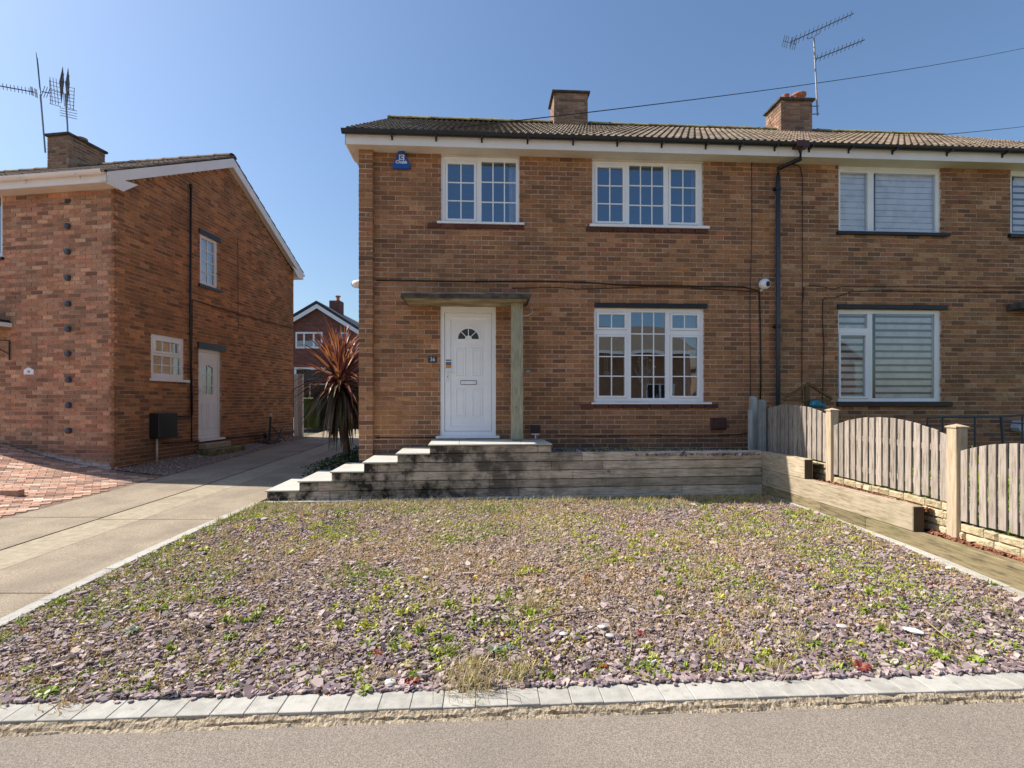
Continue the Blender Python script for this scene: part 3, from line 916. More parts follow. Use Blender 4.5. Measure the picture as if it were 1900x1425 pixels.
# side, rear and party walls, upper floor deck: out of this view, there for the light and for other views
m_side = texbrick_mat('brick_side', (.13, .075, .045, 1), (.24, .14, .075, 1), (.27, .2, .14, 1), PHI + R(90))
m_rear = texbrick_mat('brick_rear', (.13, .075, .045, 1), (.24, .14, .075, 1), (.27, .2, .14, 1), PHI)
DEP = 7.1
q = MB()
q.prism(Fr(FA.p(0, 0, 0)[:2], PHI + R(90)), [(.0, ZB), (DEP, ZB), (DEP, ZS + .02), (DEP / 2, ZS + .02 + 2.0), (.0, ZS + .02)], 0, .2)
q.build('side_wall', m_side, house)
for hh, a, b_ in ((house, .2, UL), (nb, UL, UR)):
    q = MB(); q.box(FA, a, b_, -DEP, -DEP + .2, ZB, ZS); q.build('rear_wall', m_rear, hh)
    q = MB(); q.box(FA, a + .02, b_ - .02, -DEP + .22, -.32, E + 1.72, E + 1.95)
    q.box(FA, a + .02, b_ - .02, -DEP + .22, -.32, E - .6, E - .5)
    q.box(FA, a + .02, b_ - .02, -DEP + .22, -.25, ZS + .01, ZS + .05)
    q.box(FA, a + .02, b_ - .02, -3.6, -3.5, E - .49, ZS)
    q.build('room_interior', m_room, hh)
q = MB(); q.box(FA, UL - .1, UL + .1, -DEP + .22, -.24, E - .49, ZS); q.build('party_wall', m_room, house)
q = MB(); q.box(FA, UR - .2, UR, -DEP, -.23, ZB, ZS); q.build('end_wall', m_side, nb)

_, w1 = window(FA, house, W_UL, [(830.5, 879.5, 302.5, 404.8, 2, 3, 1), (893.4, 957.5, 299, 411, 3, 3, 0)], sill=(811, 972.5, 413, 417))
_, w2 = window(FA, house, W_UR, [(1109, 1156.5, 309, 409.6, 2, 3, 1), (1168.6, 1232.6, 306, 416, 3, 3, 0), (1245.7, 1292.4, 313, 412, 2, 3, 1)], sill=(1093.6, 1314.7, 418.5, 423.5))
_, w3 = window(FA, house, W_LR, [(1112, 1160, 583, 607.4, 2, 1, 1), (1112, 1160, 624.6, 734.2, 2, 3, 1), (1172, 1235.7, 579, 738.7, 3, 4, 0),
                                 (1248.6, 1295.4, 584.7, 608.4, 2, 1, 1), (1248.6, 1295.4, 625.6, 734.5, 2, 3, 1)],
               sill=(1096.7, 1318.6, 746.5, 750), lintel=(1103, 1311.6, 563.6, 571.8))
for s in sillb: brick_sill(FA, house, *s)
# boxed-in heads between the upper windows and the soffit
for r, hh in ((W_UL, house), (W_UR, house), (N_U, nb), (N_F, nb)):
    a = FA.rect(*r)
    q = MB(); q.box(FA, a[0], a[1], -.12, .0, a[3] + .001, ZS - .001); q.build('window_head', m_soffit, hh)
_, w4 = window(FA, nb, N_U, [(1561, 1612.5, 318.5, 427, 1, 1, 1), (1624, 1739.5, 320.5, 428, 1, 1, 0)], sill=(1552, 1760, 431.5, 437.5), sillm=m_black, glass=m_glass_n)
_, w5 = window(FA, nb, N_L, [(1559, 1612.5, 582, 608.5, 1, 1, 0), (1562, 1609, 622, 735.5, 1, 1, 1), (1621.5, 1738, 582, 739, 1, 1, 0)],
               sill=(1551.5, 1763, 745.5, 754), sillm=m_black, lintel=(1553, 1756, 566, 574), glass=m_glass_n)
_, w6 = window(FA, nb, N_F, [(1881, 1935, 325, 431, 1, 1, 0), (1945, 2004, 325, 431, 1, 1, 0)], sill=(1870, 2016, 436, 443), sillm=m_black, glass=m_glass_n)

# front door
d0 = FA.rect(*D_R)
q = MB(); leafr = FA.rect(824.4, 912, 580, 800.6)
q.holed(FA, d0[0], d0[1], d0[2], d0[3], [leafr], -.11, -.02)
door = q.build('front_door', m_upvc, house)
q = MB(); lp = FA.rect(835.8, 902, 590.5, 791.6)
q.holed(FA, leafr[0] + .004, leafr[1] - .004, leafr[2] + .004, leafr[3] - .004, [lp], -.1, -.034)
q.build('leaf_frame', m_upvc, door, bevel=.004)
q = MB()
cxp, cyp = 869, 628.4
uc, zc = FA.uz(cxp, cyp); px = 1 / 118.0
rg = 20 * px; ri = 6.5 * px
q.box(FA, lp[0], lp[1], -.1, -.05, lp[2], zc); q.box(FA, lp[0], uc - rg, -.1, -.05, zc, lp[3]); q.box(FA, uc + rg, lp[1], -.1, -.05, zc, lp[3]); q.box(FA, uc - rg, uc + rg, -.1, -.05, zc + rg, lp[3])
arc = [(uc + rg * math.cos(R(t)), zc + rg * math.sin(R(t))) for t in range(0, 181, 12)]
half = len(arc) // 2
q.prism(FA, [(uc + rg, zc + rg)] + arc[:half + 1][::-1], -.1, -.05)
q.prism(FA, [(uc - rg, zc + rg)] + arc[half:][::-1], -.1, -.05)
q.build('door_panel', m_upvc, door)
def ring(fr, uc, zc, r0, r1, a0, a1, d0_, d1_, mb, n=14):
    for k in range(n):
        t0, t1 = R(a0 + (a1 - a0) * k / n), R(a0 + (a1 - a0) * (k + 1) / n)
        mb.prism(fr, [(uc + r0 * math.cos(t0), zc + r0 * math.sin(t0)), (uc + r1 * math.cos(t0), zc + r1 * math.sin(t0)),
                      (uc + r1 * math.cos(t1), zc + r1 * math.sin(t1)), (uc + r0 * math.cos(t1), zc + r0 * math.sin(t1))], d0_, d1_)
q = MB(); ring(FA, uc, zc, rg - .004, rg + .036, 0, 180, -.05, -.037, q); ring(FA, uc, zc, 0.001, ri, 0, 180, -.06, -.037, q, 8)
q.box(FA, uc - rg - .036, uc + rg + .036, -.05, -.0365, zc - .022, zc)
q.build('fanlight_moulding', m_upvc, door)
q = MB()
for t in (45, 90, 135):
    a = R(t); dx, dz = math.cos(a), math.sin(a); nx_, nz_ = -dz * .006, dx * .006
    q.prism(FA, [(uc + ri * dx + nx_, zc + ri * dz + nz_), (uc + ri * dx - nx_, zc + ri * dz - nz_), (uc + rg * dx - nx_, zc + rg * dz - nz_), (uc + rg * dx + nx_, zc + rg * dz + nz_)], -.065, -.045)
q.build('fanlight_bar', m_upvc, door)
q = MB(); q.prism(FA, arc, -.075, -.07); q.build('fanlight_glass', plain('dark_fanlight', (.05, .055, .06), .15), door)
for (x0, x1) in ((845.7, 863.2), (876.2, 894.3)):
    for (y0, y1) in ((646.3, 698), (722, 773.3)):
        a = FA.rect(x0, x1, y0, y1)
        q = MB(); q.holed(FA, a[0] - .006, a[1] + .006, a[2] - .006, a[3] + .006, [(a[0] + .012, a[1] - .012, a[2] + .012, a[3] - .012)], -.051, -.041)
        q.box(FA, a[0] + .024, a[1] - .024, -.051, -.045, a[2] + .024, a[3] - .024)
        q.build('moulded_panel', m_upvc, door, bevel=.004)
a = FA.rect(854.3, 884.2, 705.7, 713.7)
q = MB(); q.box(FA, a[0], a[1], -.051, -.040, a[2], a[3]); lb = q.build('letterbox', m_black, door, bevel=.003)
q = MB(); q.box(FA, a[0] + .008, a[1] - .008, -.041, -.033, a[2] + .008, a[3] - .008); q.build('flap', m_white, lb, bevel=.002)
a = FA.rect(828.7, 832.3, 688, 708.5)
q = MB(); q.box(FA, a[0], a[1], -.034, -.022, a[2], a[3]); q.box(FA, a[0] + .002, a[1] + .09, -.0, .015, a[3] - .035, a[3] - .015); q.box(FA, a[0] + .006, a[0] + .022, -.034, .0, a[3] - .035, a[3] - .016)
hd = q.build('door_handle', m_white, door, bevel=.003)
q = MB(); q.box(FA, a[0] + .011, a[0] + .019, -.023, -.0205, a[2] + .07, a[2] + .095); q.build('keyhole', m_black, hd)
a = FA.rect(817 - 7, 926.7, 808.4, 812.6)
q = MB(); q.box(FA, a[0], a[1], -.1, .11, a[2], a[3]); q.build('threshold', m_upvc, door, bevel=.003)
a = FA.rect(826.8, 836.8, 667, 684.5)
st = thing('door_sticker', FA.p((a[0] + a[1]) / 2, -.033, a[2]), 'small blue and orange sticker above the handle of the white front door', 'sticker')
hh = a[3] - a[2]
for k, (f0, f1, mm) in enumerate(((.0, .1, m_white), (.1, .42, m_orange), (.42, .78, m_navy), (.78, .88, m_white), (.88, 1, m_cable_b))):
    q = MB(); q.box(FA, a[0], a[1], -.0335, -.0318, a[2] + hh * f0, a[2] + hh * f1 - .0005); q.build('printed_band', mm, st)

# soffit, fascia, gutter
def eaves(hh, fr, u0, u1, over, zs, zf, mf, ms, mg, gut_r=.058, brk=None):
    q = MB(); q.box(fr, u0, u1, -.05, over, zs + .002, zs + .012); q.build('soffit', ms, hh)
    q = MB(); q.box(fr, u0, u1, over - .0, over + .02, zs - .004, zf); q.build('fascia', mf, hh, bevel=.002)
    n = 10; b = MB(); r = gut_r; cz = zf - .0; cd = over + .022 + r
    for s_, (ra, fl) in enumerate(((r, 1), (r - .004, -1))):
        for k in range(n):
            t0, t1 = math.pi * (1 + k / n), math.pi * (1 + (k + 1) / n)
            pts = [fr.p(u0 - .03, cd + ra * math.cos(t0), cz + ra * math.sin(t0)), fr.p(u1, cd + ra * math.cos(t0), cz + ra * math.sin(t0)),
                   fr.p(u1, cd + ra * math.cos(t1), cz + ra * math.sin(t1)), fr.p(u0 - .03, cd + ra * math.cos(t1), cz + ra * math.sin(t1))]
            b.quad(*pts)
    for uu_ in (u0 - .03,):
        b.prism(fr, [(uu_, 0), (uu_, 0), (uu_, 0)], 0, 0) if False else None
        i = len(b.v)
        b.v += [tuple(fr.p(uu_, cd + r * math.cos(math.pi * (1 + k / n)), cz + r * math.sin(math.pi * (1 + k / n)))) for k in range(n + 1)]
        b.f.append(tuple(range(i, i + n + 1))); b.mi.append(0)
    g = b.build('gutter', mg, hh)
    if brk:
        for u_ in brk:
            q = MB(); q.box(fr, u_ - .012, u_ + .012, over + .018, over + .022 + 2 * r + .004, cz - r - .012, cz - r + .02)
            q.box(fr, u_ - .012, u_ + .012, over + .02, over + .034, cz - r - .05, cz)
            q.build('gutter_bracket', mg, g)
    return cd
OV = .24
ZF = E + 3.995
u_l = FA.u(668) - .165
brx = [692, 728, 812, 893, 976, 1058]
br = [FA.u(x) for x in (733, 812, 894, 976, 1058, 1137, 1217, 1296, 1357, 1420)]
eaves(house, FA, u_l, UL - .003, OV, ZS, ZF + .08, m_fascia, m_soffit, m_gutter, brk=br)
eaves(nb, FA, UL, UR + .2, OV, ZS - .0, ZF + .08, m_fascia, m_soffit, m_gutter, brk=[FA.u(x) for x in (1482, 1553, 1632, 1730, 1830)])
# boxed end of the eaves at the left verge
q = MB()
q.prism(Fr(FA.p(u_l, 0, 0)[:2], PHI + R(90)), [(-OV - .02, ZS - .004), (.35, ZS - .004), (.35, ZS + .25), (-OV - .02, ZF + .08)], 0, .02)
q.build('eaves_box_end', m_fascia, house)
# cream underside of the verge beside the gable wall
q = MB(); q.box(FA, u_l + .022, .0, -DEP, -.051, ZS + .002, ZS + .012); q.build('verge_soffit', m_soffit, house)
# roof
class SlopeFr:
    """roof slope: u along eaves, v up the slope, n off it"""
    def __init__(s, fr, d0, z0, pitch, sign=1, shear=0, dref=None):
        s.k, s.dr = shear, (d0 if dref is None else dref)
        s.fr, s.d0, s.z0, s.cp, s.sp, s.sg = fr, d0, z0, math.cos(pitch), math.sin(pitch), sign
    def p(s, u, v, n):
        d = s.d0 - s.sg * (v * s.cp) + s.sg * n * s.sp
        return s.fr.p(u + s.k * (s.dr - d), d, s.z0 + v * s.sp + n * s.cp)
    def matrix(s, u, v, n):
        o = s.p(u, v, n); ax = (s.p(u + 1, v, n) - o); ay = (s.p(u, v + 1, n) - o); az = s.p(u, v, n + 1) - o
        M = Matrix(((ax.x, ay.x, az.x, o.x), (ax.y, ay.y, az.y, o.y), (ax.z, ay.z, az.z, o.z), (0, 0, 0, 1)))
        return M

def tile_mesh(w_, L, rolls, m, name='roof_tile'):
    """interlocking tile with rounded rolls, butt edge at y=0"""
    prof = []
    per = w_ / rolls
    for r_ in range(rolls):
        for t, h in ((0, 0), (.42, 0), (.5, .014), (.62, .026), (.76, .028), (.9, .018), (.985, .002)):
            prof.append((r_ * per + t * per, h))
    prof.append((w_ - .001, 0))
    b = MB(); n = len(prof)
    for (x, h) in prof: b.v.append((x, 0, h + .028))
    for (x, h) in prof: b.v.append((x, L, h + .004))
    for (x, h) in prof: b.v.append((x, 0, h + .004))
    for k in range(n - 1):
        b.f.append((k, k + 1, n + k + 1, n + k)); b.mi.append(0)
        b.f.append((2 * n + k, 2 * n + k + 1, k + 1, k)); b.mi.append(0)
    b.f.append((0, n, 2 * n)); b.f.append((n - 1, 3 * n - 1, 2 * n - 1)); b.mi += [0, 0]
    me = bpy.data.meshes.new(name); me.from_pydata(b.v, [], b.f); me.materials.append(m); me.update()
    return me

def roof(hh, fr, d_eave, z_eave, pitch, u0, u1, vlen, m, tw=.345, gauge=.31, rolls=3, both=True, depth=DEP, limit=300, ridge_m=None, shear=0):
    n = max(1, round((u1 - u0) / tw)); tw = (u1 - u0) / n
    rows_ = max(1, round(vlen / gauge)); gauge = vlen / rows_
    me = tile_mesh(tw, gauge + .05, rolls, m)
    S = SlopeFr(fr, d_eave, z_eave, pitch, 1, shear, 0)
    q = MB()
    q.quad(S.p(u0, 0, -.01), S.p(u1, 0, -.01), S.p(u1, vlen, -.01), S.p(u0, vlen, -.01))
    dr = d_eave - 2 * vlen * math.cos(pitch)
    S2 = SlopeFr(fr, dr, z_eave, pitch, -1, shear, 0)
    q.quad(S2.p(u1, 0, -.01), S2.p(u0, 0, -.01), S2.p(u0, vlen, -.01), S2.p(u1, vlen, -.01))
    rf = q.build('roof', m_underroof, hh)
    cnt = 0; rest = []
    for j in range(rows_):
        for i in range(n):
            M4 = S.matrix(u0 + i * tw, j * gauge, random.uniform(0, .004))
            M4 = M4 @ Matrix.Rotation(random.uniform(-.006, .006), 4, 'Z')
            p = M4.translation
            px_ = CX + FOC * p.x / p.y
            if cnt < limit and -60 < px_ < 1930:
                place(bpy.data.objects.new('roof_tile', me), M4, rf); cnt += 1
            else: rest.append(M4)
    # the far slope in one piece
    rest += [S2.matrix(u0 + i * tw, j * gauge, 0) for j in range(rows_) for i in range(n)]
    bs = np.array([v.co[:] for v in me.vertices]); pf_ = [tuple(p.vertices) for p in me.polygons]
    VV, FF = [], []
    for M4 in rest:
        A = np.array(M4); o = len(VV) * len(bs); VV.append(bs @ A[:3, :3].T + A[:3, 3]); FF += [tuple(i + o for i in f) for f in pf_]
    np_mesh('roof_tiles', np.concatenate(VV), [i for f in FF for i in f], [len(f) for f in FF], m, rf, kind='stuff')
    # ridge tiles
    rz = z_eave + vlen * math.sin(pitch); rd = d_eave - vlen * math.cos(pitch)
    nr = round((u1 - u0) / .45); wr = (u1 - u0) / nr
    rme = None
    for k in range(nr):
        if rme is None:
            b = MB()
            for s_ in (0, 1):
                for t in range(9):
                    a = math.pi * t / 8
                    b.v.append((s_ * (wr - .006), math.cos(a) * .13, math.sin(a) * .085 + (0 if s_ else .01)))
            for t in range(8): b.f.append((t, t + 1, t + 10, t + 9)); b.mi.append(0)
            b.f.append(tuple(range(8, -1, -1))); b.mi.append(0)
            i = len(b.v); b.v += [(0, math.cos(math.pi * t / 8) * .137, math.sin(math.pi * t / 8) * .1) for t in range(9)] + [(.05, math.cos(math.pi * t / 8) * .137, math.sin(math.pi * t / 8) * .1) for t in range(9)]
            for t in range(8): b.f.append((i + t, i + t + 1, i + t + 10, i + t + 9)); b.mi.append(0)
            rme = bpy.data.meshes.new('ridge_tile'); rme.from_pydata(b.v, [], b.f); rme.materials.append(ridge_m or m_ridge); rme.update()
        o = fr.p(u0 + k * wr - shear * rd, rd, rz - .005)
        M4 = Matrix(((fr.c, fr.s, 0, o.x), (fr.s, -fr.c, 0, o.y), (0, 0, 1, o.z), (0, 0, 0, 1)))
        place(bpy.data.objects.new('ridge_tile', rme), M4, rf)
    return rf, rd, rz
PITCH = R(30.5)
VL = 4.36
D_E = OV + .075
roof(house, FA, D_E, ZF + .075, PITCH, u_l - .02, UL, VL, m_tile)
_, rd, rz = roof(nb, FA, D_E, ZF + .075, PITCH, UL + .001, UR + .3, VL, m_tile_r)
# white verge board of the gable end
for sgn in (1,):
    S = SlopeFr(FA, OV, ZF + .05, PITCH)
    q = MB(); a = u_l - .004
    q.hexa([S.p(a, 0, -.16), S.p(a + .02, 0, -.16), S.p(a + .02, VL, -.16), S.p(a, VL, -.16), S.p(a, 0, .0), S.p(a + .02, 0, .0), S.p(a + .02, VL, .0), S.p(a, VL, .0)])
    q.build('verge_board', m_fascia, house)

# downpipe on the party line
ux = FA.u(1440)
dp = thing('downpipe', FA.p(ux, .06, E - .8), 'dark slate grey downpipe dropping from the gutter between the two front walls', 'drainpipe')
q = MB()
zt = FA.uz(1440, 330)[1]
q.tube([FA.p(ux, .055, ZB + .5), FA.p(ux, .055, zt)], .034, 12); q.build('pipe', m_pipe, dp, smooth=True)
q = MB(); uh = FA.u(1463)
q.tube([FA.p(uh, OV + .08, ZF + .0), FA.p(uh, OV + .08, ZF - .16), FA.p(ux + .0, .06, zt + .12), FA.p(ux, .055, zt - .06)], .037, 12); q.build('swan_neck', m_black, dp)
q = MB(); q.box(FA, uh - .1, uh + .1, OV + .015, OV + .15, ZF + .005, ZF + .1); q.build('gutter_outlet', m_maroon, dp)
for yy in (352, 607):
    z_ = FA.uz(1440, yy)[1]
    q = MB(); q.lathe(FA.p(ux, .055, z_ - .03), [(.036, 0), (.042, 0), (.042, .06), (.036, .06)], 12); q.box(FA, ux - .06, ux + .06, 0, .02, z_ - .02, z_ + .02); q.build('pipe_clip', m_black, dp)

# chimneys
def chimney(hh, fr, u0, u1, dc, dd, z0, z1, m=m_brick_ch, capm=m_canopy, cap=.06, name='chimney', oh=.05, nobj=0):
    q = MB(); q.box(fr, u0 + .008, u1 - .008, dc - dd + .008, dc - .009, z0, z1); c = q.build(name, m_mortar, hh)
    f2 = Fr(fr.p(0, dc, 0)[:2], fr.ang)
    lay_bricks(c, f2, u0, u1, z0, z1, m, d=0, nobj=nobj, zlat=z0)
    f3 = Fr(fr.p(u0, dc, 0)[:2], fr.ang - R(90))        # left face
    lay_bricks(c, f3, -dd + 0.0, 0, z0, z1, m, d=.0, nobj=0, zlat=z0, phase=1)
    f4 = Fr(fr.p(u1, dc, 0)[:2], fr.ang + R(90))        # right face
    lay_bricks(c, f4, 0, dd, z0, z1, m, d=.0, nobj=0, zlat=z0, phase=1)
    q = MB(); q.box(fr, u0 - oh, u1 + oh, dc - dd - oh, dc + oh, z1, z1 + cap); q.build('chimney_cap', capm, c, bevel=.01)
    return c
def ridge_u(x, d):      # u of picture column x on the vertical plane at d
    f = Fr(FA.p(0, d, 0)[:2], FA.ang); return f.uz(x, HY)[0], f
def hz(f, x, y): return f.uz(x, y)[1]
CD = rd + .28
uu0, f_ = ridge_u(1028, CD); uu1, _ = ridge_u(1090.5, CD)
zt1 = hz(f_, 1058, 173)
c1 = chimney(house, FA, uu0, uu1, CD, .62, rz - .45, zt1, cap=.05, nobj=60)
uu0, f_ = ridge_u(1449, CD); uu1, _ = ridge_u(1507, CD)
zt2 = hz(f_, 1478, 187)
c2 = chimney(nb, FA, uu0, uu1, CD, .62, rz - .45, zt2, cap=.06, nobj=60)
q = MB(); pc = FA.p(ridge_u(1483, CD - .1)[0], CD - .13, zt2 + .06)
q.lathe(pc, [(.1, 0), (.1, .07), (.09, .08), (.16, .11), (.165, .15), (.1, .19), (0, .2)], 16); q.build('chimney_pot', m_pot, c2, smooth=True)
q = MB(); pc = FA.p(ridge_u(1458, CD - .2)[0], CD - .2, zt2 + .06)
q.lathe(pc, [(.075, 0), (.07, .17), (.08, .18), (0, .19)], 14); q.build('chimney_pot', m_pot, c2, smooth=True)

# tv aerials: built about the picture positions on a plane facing us through the mast
def aerial(mast_px, booms, depth, label, mast_r=.018, lab_cat='tv aerial', base_on=None):
    def P(x, y, dy=0): return Vector(((x - CX) / FOC * (depth + dy), depth + dy, E + (HY - y) / FOC * (depth + dy)))
    t = thing('tv_aerial', P(*mast_px[0]), label, lab_cat, 'tv aerials on the chimneys')
    q = MB(); q.tube([P(*p) for p in mast_px], mast_r, 8); q.build('mast', m_galv, t)
    for bo in booms:
        (xa, ya, da), (xb, yb, db), n, L, tilt = bo[:5]
        a, b_ = P(xa, ya, da), P(xb, yb, db)
        q = MB(); q.tube([a, b_], .012, 6); q.build('boom', m_alu, t)
        ax = (b_ - a).normalized()
        e = Vector((math.cos(tilt) * .6, -.8 + 0 * tilt, math.sin(tilt))); e = (e - ax * e.dot(ax)).normalized()
        q = MB()
        for k in range(n):
            c = a + (b_ - a) * (k + .3) / n
            l_ = L * (1 - .25 * k / n)
            q.tube([c - e * l_ / 2, c + e * l_ / 2], .0065, 5)
        q.build('elements', m_alu, t)
        if len(bo) > 5:
            g = ax.cross(e).normalized(); q = MB()
            for k in range(-3, 4):
                if k == 0: continue
                c = a + g * k * .055
                q.tube([c - e * L * .6, c + e * L * .6], .006, 5)
            q.tube([a - g * .18, a + g * .18], .007, 5)
            q.build('reflector', m_alu, t)
    return t
AD = FA.p(ridge_u(1512, CD)[0], CD, 0).y - .05
t = aerial([(1517, 214), (1514, 150), (1510, 68)], [((1465, 79, 0), (1584, 25, .5), 15, .2, 1.2, 1), ((1513, 110, 0), (1604, 74, .4), 12, .18, 1.2)], AD, 'tall tv aerial with two long booms beside the right-hand chimney')
q = MB()
def PA(x, y, dy=0): return Vector(((x - CX) / FOC * (AD + dy), AD + dy, E + (HY - y) / FOC * (AD + dy)))
q.tube([PA(1497, 70), PA(1500, 72), PA(1510, 68), PA(1520, 62), PA(1521, 53)], .008, 6)
q.tube([PA(1506, 197), PA(1519, 197)], .01, 6); q.tube([PA(1506, 212), PA(1520, 211)], .01, 6); q.build('mounting_bracket', m_alu, t)

# blue alarm box
a = FA.rect(728.6, 763.3, 281.5, 315.5)
al = thing('alarm_box', FA.p((a[0] + a[1]) / 2, 0, a[2]), 'blue triangular burglar alarm box with white lettering under the eaves', 'alarm box')
uc = (a[0] + a[1]) / 2; q = MB()
q.prism(FA, [(a[0] + .01, a[2]), (a[1] - .01, a[2]), (a[1], a[2] + .02), (uc + .035, a[3]), (uc - .035, a[3]), (a[0], a[2] + .02)], .0, .07)
q.build('casing', m_blue, al, bevel=.012)
def text(body, fr, u, d, z, size, m, parent, name='lettering', align='CENTER', ext=.001, bold=0):
    cu = bpy.data.curves.new(name, 'FONT'); cu.body = body; cu.size = size; cu.align_x = align; cu.align_y = 'CENTER'; cu.extrude = ext; cu.offset = bold
    cu.materials.append(m)
    o = bpy.data.objects.new(name, cu); C.objects.link(o); bpy.context.view_layer.update()
    me = bpy.data.meshes.new_from_object(o.evaluated_get(bpy.context.evaluated_depsgraph_get())); me.materials.clear(); me.materials.append(m)
    bpy.data.objects.remove(o); o = bpy.data.objects.new(name, me); p = fr.p(u, d, z)
    M4 = Matrix(((fr.c, 0, fr.s, p.x), (fr.s, 0, -fr.c, p.y), (0, 1, 0, p.z), (0, 0, 0, 1)))
    return place(o, M4, parent)
text('Chubb', FA, uc, .072, a[2] + .092, .066, m_white, al, bold=.0022)
zc_ = a[2] + .165
q = MB(); q.box(FA, uc - .036, uc + .046, .069, .0715, zc_ - .04, zc_ + .043); q.build('logo_square', m_white, al)
q = MB(); ring(FA, uc + .006, zc_, .013, .031, 38, 322, .0712, .0735, q, 12); q.build('logo_letter', m_blue, al)

# house number plate 36
a = FA.rect(794.7, 810.5, 661.5, 673)
np_ = thing('number_plate', FA.p((a[0] + a[1]) / 2, 0, a[2]), 'dark slate number plate reading 36 beside the front door', 'house number')
q = MB(); q.box(FA, a[0], a[1], 0, .014, a[2], a[3]); q.build('plate', plain('slate_plate', (.035, .045, .05), .5), np_, bevel=.002)
text('36', FA, (a[0] + a[1]) / 2, .015, (a[2] + a[3]) / 2, .085, m_white, np_, name='numerals')

# porch canopy with its post
FCf = Fr(FA.p(0, .60, 0)[:2], FA.ang)
cu0, cu1 = FCf.u(742.3), FCf.u(984.6)
zc0 = E + (745 - 552) / FOC * FCf.p(cu0, 0, 0).y
can = thing('porch_canopy', FA.p((cu0 + cu1) / 2, .3, E - .6), 'flat weathered porch slab over the white front door, held by one wooden post', 'porch')
q = MB(); q.box(FA, cu0, cu1, -.02, .6, zc0 + .008, zc0 + .075); q.build('canopy_slab', m_canopy, can, bevel=.008)
q = MB(); q.box(FA, cu0 + .05, cu1 - .05, -.02, .56, zc0 - .012, zc0 + .008); q.build('canopy_underside', m_canopy_u, can)
Fp = Fr(FA.p(0, .38, 0)[:2], FA.ang)
p0, p1 = Fp.u(949), Fp.u(970.6)
q = MB(); q.box(FA, p0, p1, .21, .38, E - .584, zc0 - .012); q.build('post', m_porch, can, bevel=.006)
# small loop of pale wire at the canopy's right end
q = MB(); ue = FA.u(977)
q.tube([FA.p(ue + .08, .01, zc0 + .0), FA.p(ue + .1, .02, zc0 - .09), FA.p(ue + .02, .03, zc0 - .15), FA.p(ue - .1, .02, zc0 - .15)], .005, 6)
wl = q.build('wire', m_upvc_l); tag(wl, 'short loop of pale wire at the right end of the porch canopy', 'cable')

# floodlight by the platform
a = FA.rect(983, 1001, 788, 802)
fl = thing('floodlight', FA.p((a[0] + a[1]) / 2, .14, E - .584), 'small black floodlight on a spike at the end of the doorstep platform', 'floodlight')
q = MB(); q.box(FA, a[0], a[1], .1, .17, a[2], a[3]); q.build('lamp_head', m_black, fl, bevel=.01)
um = (a[0] + a[1]) / 2
q = MB(); q.box(FA, um - .06, um + .06, .12, .15, a[2] - .03, a[2] - .012); q.tube([FA.p(um, .135, a[2] - .02), FA.p(um, .135, E - .584)], .012, 8); q.build('bracket', m_upvc_l, fl)

# maroon vent
a = FA.rect(1318, 1347, 775, 797)
vt = thing('wall_vent', FA.p((a[0] + a[1]) / 2, 0, a[2]), 'square maroon vent cover low on the brick wall right of the bay of windows', 'vent')
vt['label'] = 'square maroon vent cover low on the brick wall, below right of the ground floor window'
q = MB(); q.box(FA, a[0], a[1], -.02, .03, a[2], a[3]); q.build('cover', m_maroon, vt, bevel=.01)
q = MB(); q.box(FA, a[0] + .05, a[1] - .02, .028, .05, a[2] + .02, a[3] - .03); q.build('flap', m_maroon, vt, bevel=.008)
# small green smudge of lichen-coloured plug on the wall
q = MB(); a = FA.rect(974, 986, 686, 691); q.prism(FA, [(a[0], a[2] + .02), (a[0] + .05, a[2]), (a[1], a[2] + .02), (a[0] + .05, a[3])], 0, .006)
tag(q.build('paint_mark', plain('pale_green_paint', (.25, .4, .33), .8), parent=wall))

# security cameras
def sec_cam(px_, py_, label, fr=FA, side=False):
    u_, z_ = fr.uz(px_, py_)
    t = thing('security_camera', fr.p(u_, 0, z_ - .1), label, 'security camera', 'white security cameras on the brick house')
    q = MB(); c = fr.p(u_, .11, z_)
    ax = (fr.p(u_ + .3, .9, z_ - .12) - fr.p(u_, 0, z_)).normalized()
    q.lathe(c - ax * .07, [(0, 0), (.05, .005), (.075, .03), (.088, .07), (.085, .11), (.06, .14), (.02, .15), (0, .15)], 18, axis=ax); q.build('housing', m_white, t, smooth=True)
    q = MB(); q.lathe(c + ax * .07, [(.042, 0), (.04, .012), (.02, .022), (0, .024)], 14, axis=ax); q.build('lens', m_black, t, smooth=True)
    q = MB(); q.tube([fr.p(u_ - .01, 0, z_ - .09), fr.p(u_ - .01, .06, z_ - .09), fr.p(u_, .09, z_ - .05)], .018, 8); q.build('bracket', m_white, t, smooth=True)
sec_cam(1411, 530, 'white dome camera on the front wall left of the downpipe')
# the second one looks out from the side wall
sidefr = Fr(FA.p(0, 0, 0)[:2], FA.ang - R(90))
cc = Vector(((662 - 950) / 950 * 8.2, 8.2, E + (745 - 527) / 950 * 8.2))
t = thing('security_camera', (cc.x + .08, cc.y, cc.z - .1), 'white bullet camera sticking out past the left corner of the brick house', 'security camera', 'white security cameras on the brick house')
q = MB(); q.lathe(cc + Vector((.12, 0, .01)), [(0, 0), (.06, 0), (.065, .02), (.065, .1), (.058, .16), (.03, .19), (0, .19)], 16, axis=(-1, -.1, -.12)); q.build('housing', m_white, t, smooth=True)
q = MB(); q.lathe(cc + Vector((-.066, -.02, -.013)), [(.035, 0), (.03, .006), (0, .007)], 12, axis=(-1, -.1, -.12)); q.build('lens', m_black, t)
q = MB(); q.lathe(cc + Vector((.1, 0, .01)), [(.05, 0), (.07, .02), (.07, .06), (.05, .07)], 14, axis=(1, 0, 0)); q.build('mount', m_white, t, smooth=True)

